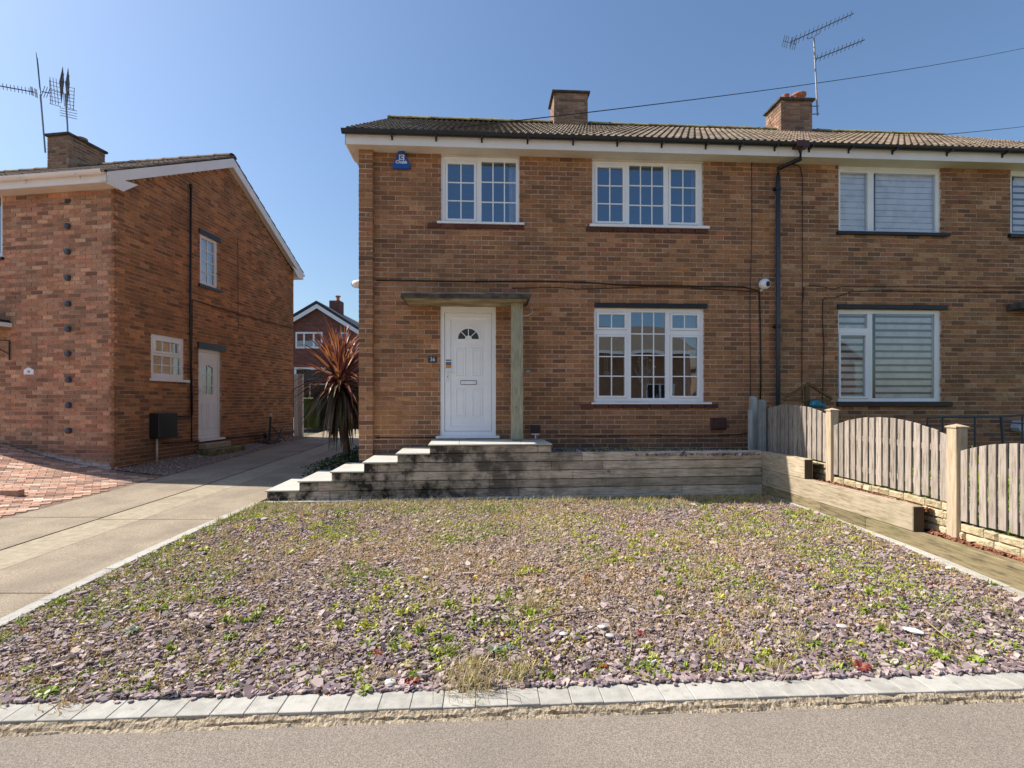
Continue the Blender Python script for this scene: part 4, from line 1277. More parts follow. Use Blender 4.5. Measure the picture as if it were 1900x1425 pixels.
# cables clipped to the front walls
def cable(fr, pts, r, label, m=m_cable, group='cables clipped to the brick walls', d=.012, n=6):
    P = []
    for (x, y) in pts:
        u_, z_ = fr.uz(x, y); P.append(fr.p(u_, d, z_))
    # gentle wander
    Q = []
    for a_, b_ in zip(P[:-1], P[1:]):
        k = max(1, int((b_ - a_).length / .35))
        for i in range(k):
            Q.append(a_.lerp(b_, i / k) + Vector((0, 0, random.uniform(-.006, .006) if i else 0)))
    Q.append(P[-1])
    q = MB(); q.tube(Q, r, n)
    return tag(q.build('cable', m, smooth=True), label, 'cable', group)
cable(FA, [(699, 520.5), (760, 521), (880, 522.5), (1000, 522), (1080, 524), (1150, 529), (1300, 532), (1380, 533), (1408, 540), (1410, 600), (1411, 700), (1410, 742)], .011, 'thick black cable running across the brick front and down beside the fence post')
cable(FA, [(950, 535), (1000, 534), (1040, 534), (1070, 537), (1110, 536), (1200, 532.5), (1290, 535), (1404, 541)], .006, 'thin black cable just under the thick one above the ground floor window')
cable(FA, [(1394, 302), (1394.5, 420), (1391, 560), (1392, 742)], .005, 'thin brown cable dropping straight down the wall left of the downpipe', m_cable_b)
cable(FA, [(1470, 305), (1484, 310), (1488, 330), (1488, 540), (1487, 700), (1488, 748)], .006, 'thin black cable down the wall just right of the downpipe')
cable(FA, [(1489, 560), (1491, 533), (1498, 530), (1520, 531), (1545, 537), (1562, 532), (1640, 532), (1750, 533), (1900, 534), (1960, 534)], .005, 'upper of the two thin cables above the striped lower window', m_cable_b)
cable(FA, [(1525, 750), (1528, 640), (1525, 590), (1526, 556), (1530, 553), (1548, 553), (1580, 541), (1620, 540), (1750, 541.5), (1900, 542.5), (1960, 543)], .0065, 'lower of the two thin cables above the striped lower window')
cable(FA, [(699, 812), (760, 812.5), (805, 812)], .008, 'black cable along the foot of the wall left of the doorstep')
cable(FA, [(1030, 808), (1100, 809), (1200, 807), (1300, 809), (1372, 806), (1390, 802)], .006, 'black cable along the foot of the wall under the ground floor window')

# curtains and things on the sills
def curtain(fr, x0, x1, y0, y1, label, m, d=-.22, folds=5):
    f2 = Fr(fr.p(0, d, 0)[:2], fr.ang); a = f2.rect(x0, x1, y0, y1)
    q = MB(); n = folds * 6
    for k in range(n):
        ua, ub = a[0] + (a[1] - a[0]) * k / n, a[0] + (a[1] - a[0]) * (k + 1) / n
        da, db = .018 * math.sin(k / n * folds * 2 * math.pi), .018 * math.sin((k + 1) / n * folds * 2 * math.pi)
        q.quad(f2.p(ua, da, a[2]), f2.p(ub, db, a[2]), f2.p(ub, db, a[3]), f2.p(ua, da, a[3]))
    return tag(q.build('curtain', m, smooth=True), label, 'curtain', 'curtains behind the panes')
curtain(FA, 944, 962, 300, 412, 'narrow white curtain at the right of the upper window over the door', m_curtain, folds=3)
curtain(FA, 1283, 1300, 305, 418, 'narrow white curtain at the right of the wider upper window', m_curtain, folds=3)
curtain(FA, 1271, 1302, 576, 742, 'beige pleated curtain at the right of the ground floor window', m_curtain_b, folds=7)
# vase of pale dried flowers and small pot on the ground floor sill
def back_pt(x, y, d):
    f2 = Fr(FA.p(0, d, 0)[:2], FA.ang); u_, z_ = f2.uz(x, y); return f2.p(u_, 0, z_)
c = back_pt(1197, 738, -.3)
vs = thing('vase', c, 'white vase of pale dried stems behind the middle panes of the ground floor window', 'vase')
q = MB(); q.lathe(c, [(.05, 0), (.06, .05), (.045, .1), (.04, .13)], 14); q.build('pot', plain('pink_pot', (.5, .4, .36), .5), vs, smooth=True)
q = MB()
for k in range(46):
    a_ = random.uniform(0, 6.28); s_ = random.uniform(.05, .3); h_ = random.uniform(.25, .55)
    tip = c + Vector((math.cos(a_) * s_ * .6, math.sin(a_) * s_ * .4, .12 + h_))
    q.tube([c + Vector((0, 0, .1)), c.lerp(tip, .6) + Vector((0, 0, .05)), tip], .0035, 4)
    if k % 3 == 0: q.lathe(tip - Vector((0, 0, .02)), [(0, 0), (.02, .015), (.022, .03), (0, .05)], 7)
q.build('stems', plain('pale_stems', (.5, .58, .56), .8), vs)
c = back_pt(1219, 738, -.25)
q = MB(); q.lathe(c, [(.02, 0), (.028, .02), (.02, .045), (0, .05)], 12); tag(q.build('ornament', m_white, smooth=True), 'tiny white ornament on the ground floor window sill', 'ornament')
c0, c1_, = back_pt(1121, 655, -.18), back_pt(1123, 686, -.18)
hg = thing('hanging_ornament', c1_, 'round glass ornament hanging on pale cords behind the left panes of the ground floor window', 'ornament')
q = MB(); q.tube([c0, c1_], .004, 5); q.tube([c0 + Vector((.04, 0, 0)), c1_ + Vector((.035, 0, 0))], .004, 5); q.build('cord', m_cream, hg)
q = MB(); q.lathe(c1_ + Vector((.02, 0, -.06)), [(0, -.05), (.04, -.035), (.055, 0), (.04, .035), (0, .05)], 14); q.build('bauble', plain('blue_grey_glass', (.3, .36, .38), .3), hg, smooth=True)

# day-and-night blinds next door
def blind(fr, x0, x1, y0, y1, pitch, dark, label, d=-.105, z_ph=0):
    f2 = Fr(fr.p(0, d, 0)[:2], fr.ang); a = f2.rect(x0, x1, y0, y1)
    t = thing('window_blind', f2.p((a[0] + a[1]) / 2, 0, a[2]), label, 'blind', 'striped blinds next door')
    z_ = a[3]; k = 0
    q = MB(); q.box(f2, a[0], a[1], -.03, .02, a[3], a[3] + .05); q.build('head_rail', m_blind, t)
    while z_ > a[2] + .01:
        b_ = max(a[2], z_ - pitch * (1 - dark)); q = MB(); q.box(f2, a[0], a[1], 0, .003, b_, z_ ); q.build('opaque_band', m_blind, t)
        c_ = max(a[2], z_ - pitch)
        if b_ - c_ > .004:
            q = MB(); q.box(f2, a[0], a[1], .0005, .0015, c_, b_); q.build('sheer_band', m_blind_d, t)
        z_ -= pitch
blind(FA, 1624, 1740, 577, 745, .117, .34, 'white and brown striped blind filling the large pane of the lower window')
blind(FA, 1556, 1615, 577, 745, .117, .36, 'striped blind behind the narrow left panes of the lower window')
blind(FA, 1624, 1743, 326, 432, .1, .08, 'nearly closed white blind in the large pane of the upper window next door')
blind(FA, 1558, 1614, 320, 432, .1, .08, 'nearly closed white blind behind the narrow upper pane next door')
blind(FA, 1879, 2006, 338, 440, .11, .35, 'striped blind in the upper window cut off by the right edge')

# neighbour's porch slab at the right edge
q = MB(); a = FA.rect(1867, 2000, 566, 578)
q.box(FA, a[0], a[1], -.02, .25, a[2], a[3]); tag(q.build('porch_slab', m_canopy, nb, bevel=.01))

# ------------------------------------------------------------------ sleeper retaining wall, steps, platform
rw = thing('retaining_wall', RW.p(3.5, -.06, E - 1.35), 'grey timber sleeper wall with black stains holding up the doorstep and bed', 'retaining wall')
lev = [-1.35, -1.216, -1.095, -.97, -.846, -.722, -.615]
starts = [495, 555, 615, 675, 737, 797]
joints = [[612, 647, 963, 1266], [590, 908, 1117], [650.5, 752, 1063, 1363], [700, 1023, 1118], [769.5, 1080.6, 1378], [829, 998]]
ends = [1414.5] * 5 + [1023]
for k in range(6):
    xs = [starts[k]] + joints[k] + [ends[k]]
    us = [RW.u(x) for x in xs]
    for a_, b_ in zip(us[:-1], us[1:]):
        q = MB(); dj = random.uniform(-.004, .004)
        q.box(RW, a_ + .002, b_ - .002, -.11, dj, E + lev[k] + .004, E + lev[k + 1] - .004)
        q.build('sleeper', m_sleeper, rw, bevel=.005)
q = MB(); q.box(RW, RW.u(1023), RW.u(1414), -.118, -.112, E - 1.3, E - .74); q.box(RW, RW.u(497), RW.u(1000), -.118, -.112, E - 1.3, E - 1.22); q.build('gap_shade_sheet', m_black, rw)  # black sheets added behind the sleepers as shade for the plank gaps
# the short return sleeper closing the platform end
q = MB(); u_ = RW.u(1023); q.box(RW, u_ - .11, u_ - .003, -.85, -.113, E - .718, E - .618); q.build('sleeper', m_sleeper, rw, bevel=.005)

stp = thing('front_steps', RW.p(.8, -.5, E - 1.35), 'five pale stone steps climbing rightwards to the doorstep platform', 'steps')
tre = [-1.194, -1.0725, -.95, -.828, -.712]
def wall_depth(u_):
    p = RW.p(u_, 0, 0)      # distance back to the house front
    # intersection of the retaining wall normal with the facade line
    n = Vector((-RW.s, RW.c)); o = Vector((FA.O[0], FA.O[1])); t_ = Vector((FA.c, FA.s))
    A = np.array([[n.x, -t_.x], [n.y, -t_.y]]); r_ = np.linalg.solve(A, [o.x - p.x, o.y - p.y]); return r_[0]
for k in range(5):
    a_, b_ = RW.u(starts[k] - 1), RW.u(starts[k + 1] + .5)
    dep = wall_depth(b_) - .02 if k > 1 else 1.06
    q = MB(); z_ = E + tre[k]
    q.box(RW, a_ - .01, b_, -dep, .022, z_ - .02, z_); q.build('tread', [m_slab], stp, bevel=.003)
    q = MB(); q.box(RW, a_ + .03, b_ + .0, -dep, -.12, E - 1.5, z_ - .021); q.build('riser_block', m_slab_edge, stp)
# platform
pl = thing('doorstep_platform', RW.p(3, -.5, E - .7), 'pale paved platform in front of the white front door', 'platform')
a_, b_ = RW.u(796), RW.u(1024); mid = RW.u(852)
for s_, e_ in ((a_ - .01, mid - .002), (mid + .002, mid + .9), (mid + .904, b_)):
    dep = wall_depth((s_ + e_) / 2) - .03
    q = MB(); q.box(RW, s_, e_, -dep, .025, E - .613, E - .593); q.build('paving_slab', m_slab, pl, bevel=.003)
q = MB(); q.box(RW, a_ + .02, b_ - .12, -.95, -.115, E - 1.5, E - .615); q.build('platform_core', m_slab_edge, pl)

# sleepers running towards the road, stepping down
sw = thing('sleeper_wall', SW.p(2, -.06, E - 1.35), 'stepped wall of bleached timber sleepers beside the picket fence', 'retaining wall')
def sleeper(u0, u1, h0, h1, m, th=.11, label=None):
    q = MB(); q.box(SW, u0, u1, -th, 0, E + h0, E + h1)
    o = q.build('sleeper', m, sw, bevel=.006)
    return o
sleeper(0.0, 1.03, -.985, -.735, m_sleeper_r, .115)
sleeper(0.0, 2.72, -1.225, -.988, m_sleeper_r, .11)
sleeper(0.0, 1.35, -1.42, -1.228, m_sleeper_w, .1); sleeper(1.353, 2.1, -1.42, -1.228, m_sleeper_w, .1); sleeper(2.103, 4.6, -1.46, -1.228, m_sleeper_w, .1)
for (u_, h0, h1) in ((1.03, -.98, -.74), (2.72, -1.22, -.993)):
    q = MB(); q.box(SW, u_ + .0005, u_ + .004, -.105, -.005, E + h0, E + h1); q.build('end_grain', m_endgrain, sw)
# soil terraces behind them
b = MB()
def T(u, d, h): return tuple(SW.p(u, d, E + h))
b.quad(T(0, -.11, -.80), T(1.02, -.11, -.80), T(1.02, -.33, -.80), T(0, -.33, -.80))
b.quad(T(1.0, -.1, -1.02), T(2.72, -.1, -1.05), T(2.72, -.36, -1.02), T(1.0, -.36, -.99))
b.quad(T(2.6, -.09, -1.25), T(4.9, -.09, -1.29), T(4.9, -.36, -1.27), T(2.6, -.36, -1.22))
b.build('mulch_bed', m_soil, kind='structure')

# ------------------------------------------------------------------ picket fence
FZ = Fr((3.955, 7.9), math.atan2(-1, .0))        # fence line, u towards the road, outward = left
fence = thing('picket_fence', FZ.p(2.5, 0, E - 1.0), 'arched wooden picket fence with square posts on a low stone wall', 'fence')
def fu(x, X=3.955): return 7.9 - FOC * X / (x - CX)
def post(x_left, htop, hbot, wdt=.1, m=m_post, cap=True):
    u1 = fu(x_left) ; u0 = u1
    # far edge at x_left, near edge one width nearer
    q = MB(); q.box(FZ, u0, u0 + wdt, -wdt, 0, E + hbot, E + htop)
    b4 = [FZ.p(u0 - .008, .008, E + htop), FZ.p(u0 + wdt + .008, .008, E + htop), FZ.p(u0 + wdt + .008, -wdt - .008, E + htop), FZ.p(u0 - .008, -wdt - .008, E + htop)]
    o = q.build('fence_post', m, fence, bevel=.004)
    if cap:
        q = MB(); ap = FZ.p(u0 + wdt / 2, -wdt / 2, E + htop + .035); i = 0
        t_ = Vector((0, 0, .012))
        q.hexa([*b4, *[p + t_ for p in b4]])
        for k in range(4): q.quad(b4[k] + t_, b4[(k + 1) % 4] + t_, ap)
        q.build('post_cap', m, o)
    return u0, u0 + wdt
pB = post(1532, -.115, -1.15); pC = post(1755.5, -.235, -1.4, .105); pD = post(2150, -.35, -1.5, .105)
pA = fu(1411)
for (xa, top, w_) in ((1388, .055, .1), (1404, -.005, .1)):
    q = MB(); u_ = fu(xa, 3.87); f2 = Fr((3.87, 7.9), FZ.ang)
    q.box(f2, u_, u_ + w_ + .03, -.09, 0, E - .95, E + top); q.prism(f2, [(u_, E + top), (u_ + w_ + .03, E + top), (u_ + .065, E + top + .035)], -.09, 0)
    q.build('gate_post', m_post_w, fence, bevel=.004)
q = MB(); u_, z0_ = FA.uz(1370, 820); q.box(FA, u_, u_ + .055, .3, .34, E - .85, E - .13)
tag(q.build('stake', m_post_w), 'thin grey wooden stake standing in the bed against the wall', 'stake')
def panel(ua, ub, n, tops, bot0, bot1, d=-.03):
    """tops: function t -> height"""
    L = ub - ua; pt = L / n
    for k in range(n):
        a_ = ua + k * pt + .006; w_ = pt * (.74 + random.uniform(-.02, .02)); t0, t1 = (k + .1) / n, (k + .84) / n
        hb = bot0 + (bot1 - bot0) * (k + .5) / n + random.uniform(-.008, .008)
        q = MB(); tj = random.uniform(-.005, .005)
        q.prism(FZ, [(a_, E + hb), (a_ + w_, E + hb), (a_ + w_, E + tops(t1) + tj), (a_, E + tops(t0) + tj)], d - .016, d + random.uniform(-.002, .003))
        q.build('picket', m_fence, fence, bevel=.002)
    for f_ in (.22, .8):
        q = MB(); ha = bot0 + (tops(0) - bot0) * f_; hb = bot1 + (tops(1) - bot1) * f_
        q.hexa([FZ.p(ua, d - .017, E + ha - .03), FZ.p(ub, d - .017, E + hb - .03), FZ.p(ub, d - .05, E + hb - .03), FZ.p(ua, d - .05, E + ha - .03),
                FZ.p(ua, d - .017, E + ha + .03), FZ.p(ub, d - .017, E + hb + .03), FZ.p(ub, d - .05, E + hb + .03), FZ.p(ua, d - .05, E + ha + .03)])
        q.build('fence_rail', m_fence, fence)
arch = lambda h0, h1, r: (lambda t: h0 + (h1 - h0) * t + r * (1 - (2 * t - 1) ** 2))
u_a = fu(1409, 4.0)
panel(u_a, pB[0] - .005, 16, arch(-.175, -.165, .125), -.77, -.77)
panel(pB[1] + .005, pC[0] - .005, 16, arch(-.295, -.31, .13), -.905, -.915)
panel(pC[1] + .005, pD[0] - .005, 16, arch(-.445, -.46, .13), -1.055, -1.06)

# low wall of split yellow stone under the pickets
gw = thing('stone_wall', FZ.p(2.5, -.06, E - 1.3), 'low wall of rough yellow stone under the wooden pickets', 'garden wall')
q = MB()
q.box(FZ, u_a - .3, pB[1] + .0, -.1, -.045, E - 1.3, E - .80); q.box(FZ, pB[1] + .001, pC[1], -.1, -.045, E - 1.4, E - .945); q.box(FZ, pC[1] + .001, pD[1] + .6, -.1, -.045, E - 1.5, E - 1.095)
q.build('mortar_core', m_stonemort, gw)
for (a_, b_, top, nrow) in ((u_a, pB[0] - .004, -.79, 3), (pB[1] + .006, pC[0] - .004, -.935, 4), (pC[1] + .006, pD[0], -1.085, 4)):
    for r_ in range(nrow):
        z1 = top - r_ * .075; z0 = z1 - .066; u_ = a_ - random.uniform(0, .1)
        while u_ < b_:
            L = random.choice((.13, .2, .27, .22)); e = min(u_ + L, b_)
            if e - max(u_, a_) > .04:
                q = MB()
                s0 = max(u_, a_); pts = []
                tall = .0
                for (uu_, zz) in ((s0, z0), (e - .012, z0), (e - .012, z1), (s0, z1)): pts.append((uu_ + random.uniform(-.003, .003), E + zz + random.uniform(-.004, .004)))
                cu_, cz_ = (s0 + e) / 2 + random.uniform(-.03, .03), E + (z0 + z1) / 2
                i = len(q.v)
                outer = [FZ.p(u2, -.04, z2) for u2, z2 in pts]
                inner = [FZ.p(u2 + (cu_ - u2) * .25, -.04 + random.uniform(.012, .026), z2 + (cz_ - z2) * .3) for u2, z2 in pts]
                back = [FZ.p(u2, -.08, z2) for u2, z2 in pts]
                q.quad(*inner)
                for k in range(4):
                    q.quad(outer[k], outer[(k + 1) % 4], inner[(k + 1) % 4], inner[k]); q.quad(back[k], back[(k + 1) % 4], outer[(k + 1) % 4], outer[k])
                q.build('stone', m_stone, gw)
            u_ = e
# ------------------------------------------------------------------ things beyond the fence
# handrail at the neighbour's door
FH = Fr(FA.p(0, 1.0, 0)[:2], FA.ang)
rl = thing('handrail', FH.p(FH.u(1800), 0, E - .9), 'dark grey metal handrail beyond the fence by the right edge', 'railing')
hp = lambda x, y, d=0: (lambda uz: FH.p(uz[0], d, uz[1]))(FH.uz(x, y))
q = MB(); q.tube([hp(1721, 776), hp(1750, 773.5), hp(1850, 773), hp(1905, 770)], .014, 8); q.build('top_rail', m_pipe, rl)
q = MB(); q.tube([hp(1721, 776), hp(1721, 850)], .011, 8); q.build('upright', m_pipe, rl)
for x in (1749, 1809, 1858, 1897): 
    q = MB(); q.tube([hp(x, 773), hp(x + (5 if x == 1858 else 0), 850)], .012 if x != 1858 else .02, 8); q.build('upright', m_pipe, rl)
q = MB(); q.tube([hp(1721, 789), hp(1750, 789)], .008, 6); q.tube([hp(1858, 783), hp(1900, 786)], .012, 6); q.build('middle_rail', m_pipe, rl)
a = FA.rect(1878, 1900, 780, 800)
q = MB(); q.prism(FA, [(a[0], a[3]), (a[0] - .04, a[2] + .06), (a[0], a[2]), (a[1], a[2] + .02), (a[1], a[3])], 0, .14)
tag(q.build('letter_box', plain('pale_grey_metal', (.45, .48, .52), .4)), 'pale grey metal box fixed low on the wall behind the handrail', 'box')
# wooden bird table roof peeping over the fence with a blue feeder
BX = 3.0
FBt = Fr((FZ.O[0] + .9, 7.3), R(3))
def bp(x, y, d=0): 
    u_, z_ = FBt.uz(x, y); return FBt.p(u_, d, z_)
bt = thing('bird_table', bp(1498, 830), 'brown wooden bird table frame with a pitched top peeping over the fence', 'bird table')
for (p, q_) in (((1452, 744), (1499, 714)), ((1499, 714), (1543, 742))):
    m = MB(); m.hexa([bp(p[0], p[1], -.02), bp(q_[0], q_[1], -.02), bp(q_[0], q_[1], .02), bp(p[0], p[1], .02), bp(p[0], p[1] - 5, -.02), bp(q_[0], q_[1] - 5, -.02), bp(q_[0], q_[1] - 5, .02), bp(p[0], p[1] - 5, .02)])
    m.build('roof_batten', plain('brown_stained_wood', (.13, .08, .035), .8), bt)
m_bw = plain('brown_stained_wood', (.13, .08, .035), .8)
m = MB(); a = FBt.rect(1455, 1540, 741, 745); m.box(FBt, a[0], a[1], -.02, .02, a[2], a[3]); m.build('cross_batten', m_bw, bt)
m = MB(); a = FBt.rect(1494, 1502, 716, 850); m.box(FBt, a[0], a[1], -.03, .01, a[2], a[3]); m.build('pole', m_bw, bt)
c = bp(1508, 757, .06)
q = MB(); q.lathe(c, [(0, 0), (.07, .01), (.085, .05), (.06, .1), (.02, .11), (0, .11)], 14); q.lathe(c + Vector((.1, 0, -.01)), [(0, 0), (.04, .01), (.045, .05), (.02, .08), (0, .08)], 12)
tag(q.build('bird_feeder', m_teal, smooth=True), 'teal blue feeder hanging at the wooden bird table above the pickets', 'bird feeder')

# ------------------------------------------------------------------ left house
left = thing('brick_house', LG.p(3, -3, E - 1.3), 'brick house at the left with its gable end turned to the driveway', 'house', 'detached-looking brick houses')
del left['group']
ZSL = E + 3.74
ZBL = E - 1.45
LGW = 6.3
WU = (371, 403.5, 431, 536); WLo = (280, 341, 619, 703); DL = (368, 411, 646, 815)
l_ops = [LG.rect(371, 403.5, 433.0, 533), LG.rect(280, 341.5, 624, 702), LG.rect(368.2, 411.5, 650, 813)]
# correct each opening's height with the depth at its own columns
def lg_rect(x0, x1, xref, y0, y1): return LG.u(x0), LG.u(x1), LG.uz(xref, y1)[1], LG.uz(xref, y0)[1]
O_U = lg_rect(371, 403.5, 371, 433, 526); O_L = lg_rect(280, 341.5, 280, 618.5, 701.5); O_D = lg_rect(368.2, 411.5, 368.2, 645.5, 816)
l_ops = [O_U, O_L, O_D]
AP = LGW / 2
PL = R(28.6)
def gab(z):
    if z <= ZSL + .11: return (0, LGW)
    k = (z - ZSL - .11) / math.tan(PL); return (k, LGW - k)
ztop = ZSL + .11 + AP * math.tan(PL)
lw = wall_body(LG, left, 0.03, LGW, ZBL, ZSL, l_ops, 0, m_mortar_l, top=[(0.03, ZSL + .0005), (LGW, ZSL + .0005), (LGW, ZSL + .11), (AP, ztop), (.03, ZSL + .11)])
lay_bricks(lw, LG, 0, LGW, ZBL, ztop, m_brick_lg, l_ops, d=0, lim=gab, nobj=150, zlat=ZBL)
f_ops = [LF.rect(-90, 4.5, 335, 480)]
lfw = wall_body(LF, left, -8.2, -.03, ZBL, ZSL, f_ops, 0, m_mortar_l, name='front_wall')
lay_bricks(lfw, LF, -8.2 - .025, -.0, ZBL, ZSL, m_brick_lf, f_ops, d=0, nobj=148, zlat=ZBL, phase=1)
cA, cB, cA2 = LG.p(0, 0, 0), LG.p(LGW, 0, 0), LF.p(-8.2, 0, 0); cB2 = cA2 + (cB - cA)
def inset(p, k=.25):
    m_ = (cA + cB + cA2 + cB2) / 4; return p + (m_ - p).normalized() * k * 1.5
def slab(mb, z0, z1, k=.25):
    c4 = [inset(p, k) for p in (cA2, cA, cB, cB2)]
    mb.hexa([Vector((p.x, p.y, z0)) for p in c4] + [Vector((p.x, p.y, z1)) for p in c4])
q = MB()
for (p, r_) in ((cA2, cB2), (cB2, cB)):
    pi, ri = inset(p, .15), inset(r_, .15)
    q.hexa([Vector((v.x, v.y, ZBL)) for v in (p, r_, ri, pi)] + [Vector((v.x, v.y, ZSL)) for v in (p, r_, ri, pi)])
q.build('rear_wall', m_side, left)
q = MB(); slab(q, E - .6, E - .5); slab(q, E + 1.6, E + 1.8); slab(q, ZSL, ZSL + .05)
ra, rb_ = LG.p(0.4, -1.5, 0), LG.p(LGW - .4, -1.5, 0)
q.hexa([Vector((v.x, v.y, E - .5)) for v in (ra, rb_, rb_ - Vector((.1, 0, 0)), ra - Vector((.1, 0, 0)))] + [Vector((v.x, v.y, ZSL)) for v in (ra, rb_, rb_ - Vector((.1, 0, 0)), ra - Vector((.1, 0, 0)))])
q.build('room_interior', m_room, left)

def lwin(O, sash, sillw=.07, m=m_upvc_l, rec=.02, lintel=None):
    q = MB(); q.holed(LG, O[0], O[1], O[2], O[3], [s[:4] for s in sash], -rec - .06, -rec); wo = q.build('window', m, left)
    for s in sash:
        nx_, ny_, op = s[4:]
        if op:
            q = MB(); q.holed(LG, s[0] - .04, s[1] + .04, s[2] - .04, s[3] + .04, [s[:4]], -rec, -rec + .018); q.build('sash', m, wo, bevel=.003)
        for i in range(nx_):
            for j in range(ny_):
                a_, b_ = s[0] + (s[1] - s[0]) * i / nx_, s[0] + (s[1] - s[0]) * (i + 1) / nx_
                c_, d_ = s[2] + (s[3] - s[2]) * j / ny_, s[2] + (s[3] - s[2]) * (j + 1) / ny_
                q = MB(); q.quad(LG.p(a_, -rec - .03, c_), LG.p(b_, -rec - .03, c_), LG.p(b_, -rec - .03, d_), LG.p(a_, -rec - .03, d_)); q.build('pane', m_glass_l, wo)
        q = MB()
        for i in range(1, nx_):
            a_ = s[0] + (s[1] - s[0]) * i / nx_; q.box(LG, a_ - .01, a_ + .01, -rec - .035, -rec - .015, s[2], s[3])
        for j in range(1, ny_):
            c_ = s[2] + (s[3] - s[2]) * j / ny_; q.box(LG, s[0], s[1], -rec - .0355, -rec - .0155, c_ - .01, c_ + .01)
        if nx_ * ny_ > 1: q.build('glazing_bar', m, wo)
    return wo
w7 = lwin(O_U, [(O_U[0] + .07, O_U[1] - .07, O_U[2] + .07, O_U[3] - .07, 2, 4, 0)])
q = MB(); q.box(LG, O_U[0] - .05, O_U[1] + .08, -.05, .03, O_U[3], O_U[3] + .1); q.build('lintel', m_black, w7)
q = MB(); q.box(LG, O_U[0] - .05, O_U[1] + .08, -.05, .03, O_U[2] - .07, O_U[2]); q.build('sill', m_black, w7)
hL = O_L[3] - O_L[2]
w8 = lwin(O_L, [(O_L[0] + .13, O_L[1] - .13, O_L[2] + hL * .63, O_L[3] - .12, 3, 1, 1), (O_L[0] + .08, O_L[1] - .08, O_L[2] + .1, O_L[2] + hL * .52, 3, 2, 0)])
q = MB(); q.box(LG, O_L[0] - .03, O_L[1] + .1, -.05, .06, O_L[2] - .05, O_L[2]); q.build('sill', m_upvc_l, w8)
for O, s in ((O_U, 'pale net curtain behind the small upper gable window'), (O_L, 'cream net curtain behind the lower gable window')):
    f2 = Fr(LG.p(0, -.15, 0)[:2], LG.ang); q = MB(); n = 30
    for k in range(n):
        a_, b_ = O[0] + (O[1] - O[0]) * k / n, O[0] + (O[1] - O[0]) * (k + 1) / n
        q.quad(f2.p(a_, .02 * math.sin(k), O[2]), f2.p(b_, .02 * math.sin(k + 1), O[2]), f2.p(b_, .02 * math.sin(k + 1), O[3]), f2.p(a_, .02 * math.sin(k), O[3]))
    tag(q.build('curtain', m_curtain if O is O_U else plain('cream_net', (.6, .5, .36), .9), smooth=True), s, 'curtain', 'curtains behind the panes')
# side door
wD = O_D[1] - O_D[0]; hD = O_D[3] - O_D[2]
q = MB(); gd = (O_D[0] + wD * .27, O_D[1] - wD * .27, O_D[2] + hD * .5, O_D[3] - hD * .17)
q.holed(LG, O_D[0], O_D[1], O_D[2], O_D[3], [(O_D[0] + .07, O_D[1] - .07, O_D[2] + .08, O_D[3] - .07)], -.12, -.045); sd = q.build('side_door', m_upvc_l, left)
q = MB(); q.holed(LG, O_D[0] + .074, O_D[1] - .074, O_D[2] + .084, O_D[3] - .074, [gd], -.11, -.06); q.build('door_panel', m_upvc_l, sd)
q = MB(); q.quad(LG.p(gd[0], -.085, gd[2]), LG.p(gd[1], -.085, gd[2]), LG.p(gd[1], -.085, gd[3]), LG.p(gd[0], -.085, gd[3])); q.build('door_glass', m_glass_l, sd)
q = MB(); um = (gd[0] + gd[1]) / 2
q.box(LG, um - .01, um + .01, -.09, -.07, gd[2], gd[3])
for f_ in (.3, .66): q.box(LG, gd[0], gd[1], -.0905, -.0705, gd[2] + (gd[3] - gd[2]) * f_ - .01, gd[2] + (gd[3] - gd[2]) * f_ + .01)
q.prism(LG, [(gd[0], gd[3]), (gd[0], gd[3] - .07), (um, gd[3])], -.09, -.0615); q.prism(LG, [(gd[1], gd[3]), (um, gd[3]), (gd[1], gd[3] - .07)], -.09, -.0615)
q.build('glazing_bar', m_upvc_l, sd)
for k in (0, 1):
    a_ = O_D[0] + wD * (.22 if k == 0 else .53); q = MB()
    q.holed(LG, a_, a_ + wD * .25, O_D[2] + .24, O_D[2] + hD * .4, [(a_ + .02, a_ + wD * .25 - .02, O_D[2] + .26, O_D[2] + hD * .4 - .02)], -.06, -.05); q.build('moulded_panel', m_upvc_l, sd)
q = MB(); q.box(LG, O_D[0] + .085, O_D[0] + .115, -.06, -.045, O_D[2] + .95, O_D[2] + 1.15); q.box(LG, O_D[0] + .085, O_D[0] + .2, -.03, -.015, O_D[2] + 1.08, O_D[2] + 1.1); q.build('door_handle', m_white, sd)
q = MB(); q.box(LG, O_D[0] - .03, O_D[1] + .12, -.05, .03, O_D[3], O_D[3] + .13); q.build('lintel', m_black, sd)
q = MB(); q.box(LG, O_D[0] - .02, O_D[1] + .06, -.05, .05, O_D[2] - .04, O_D[2]); q.build('threshold', m_upvc_l, sd)
f2 = Fr(LG.p(0, -.2, 0)[:2], LG.ang)
q = MB(); q.box(f2, gd[0] - .05, gd[1] + .05, -.01, 0, gd[2], gd[3] - .25); q.build('door_net', plain('cream_net_door', (.6, .55, .42), .9), sd)
# doorstep block
u_ = O_D[0]
gz = E + ground_h(LG.p(u_, .3, 0).x, LG.p(u_, .3, 0).y)
ds = thing('doorstep', LG.p(u_ + .3, .25, gz), 'mossy concrete doorstep below the left house side door', 'step')
q = MB(); q.box(LG, u_ - .12, O_D[1] + .25, .01, .42, gz - .05, gz + .14); q.build('step_block', mat('mossy_concrete', [(.3, (.1, .08, .035, 1)), (.6, (.22, .19, .09, 1)), (.8, (.3, .27, .12, 1))], scale=5, rough=.95, bump=.5), ds, bevel=.01)
q = MB(); q.box(LG, u_ - .02, O_D[1] + .05, .01, .2, gz + .142, gz + .26); q.build('upper_step', m_haunch, ds, bevel=.01)
# roof, verge, eaves of the left house
OVL = .25
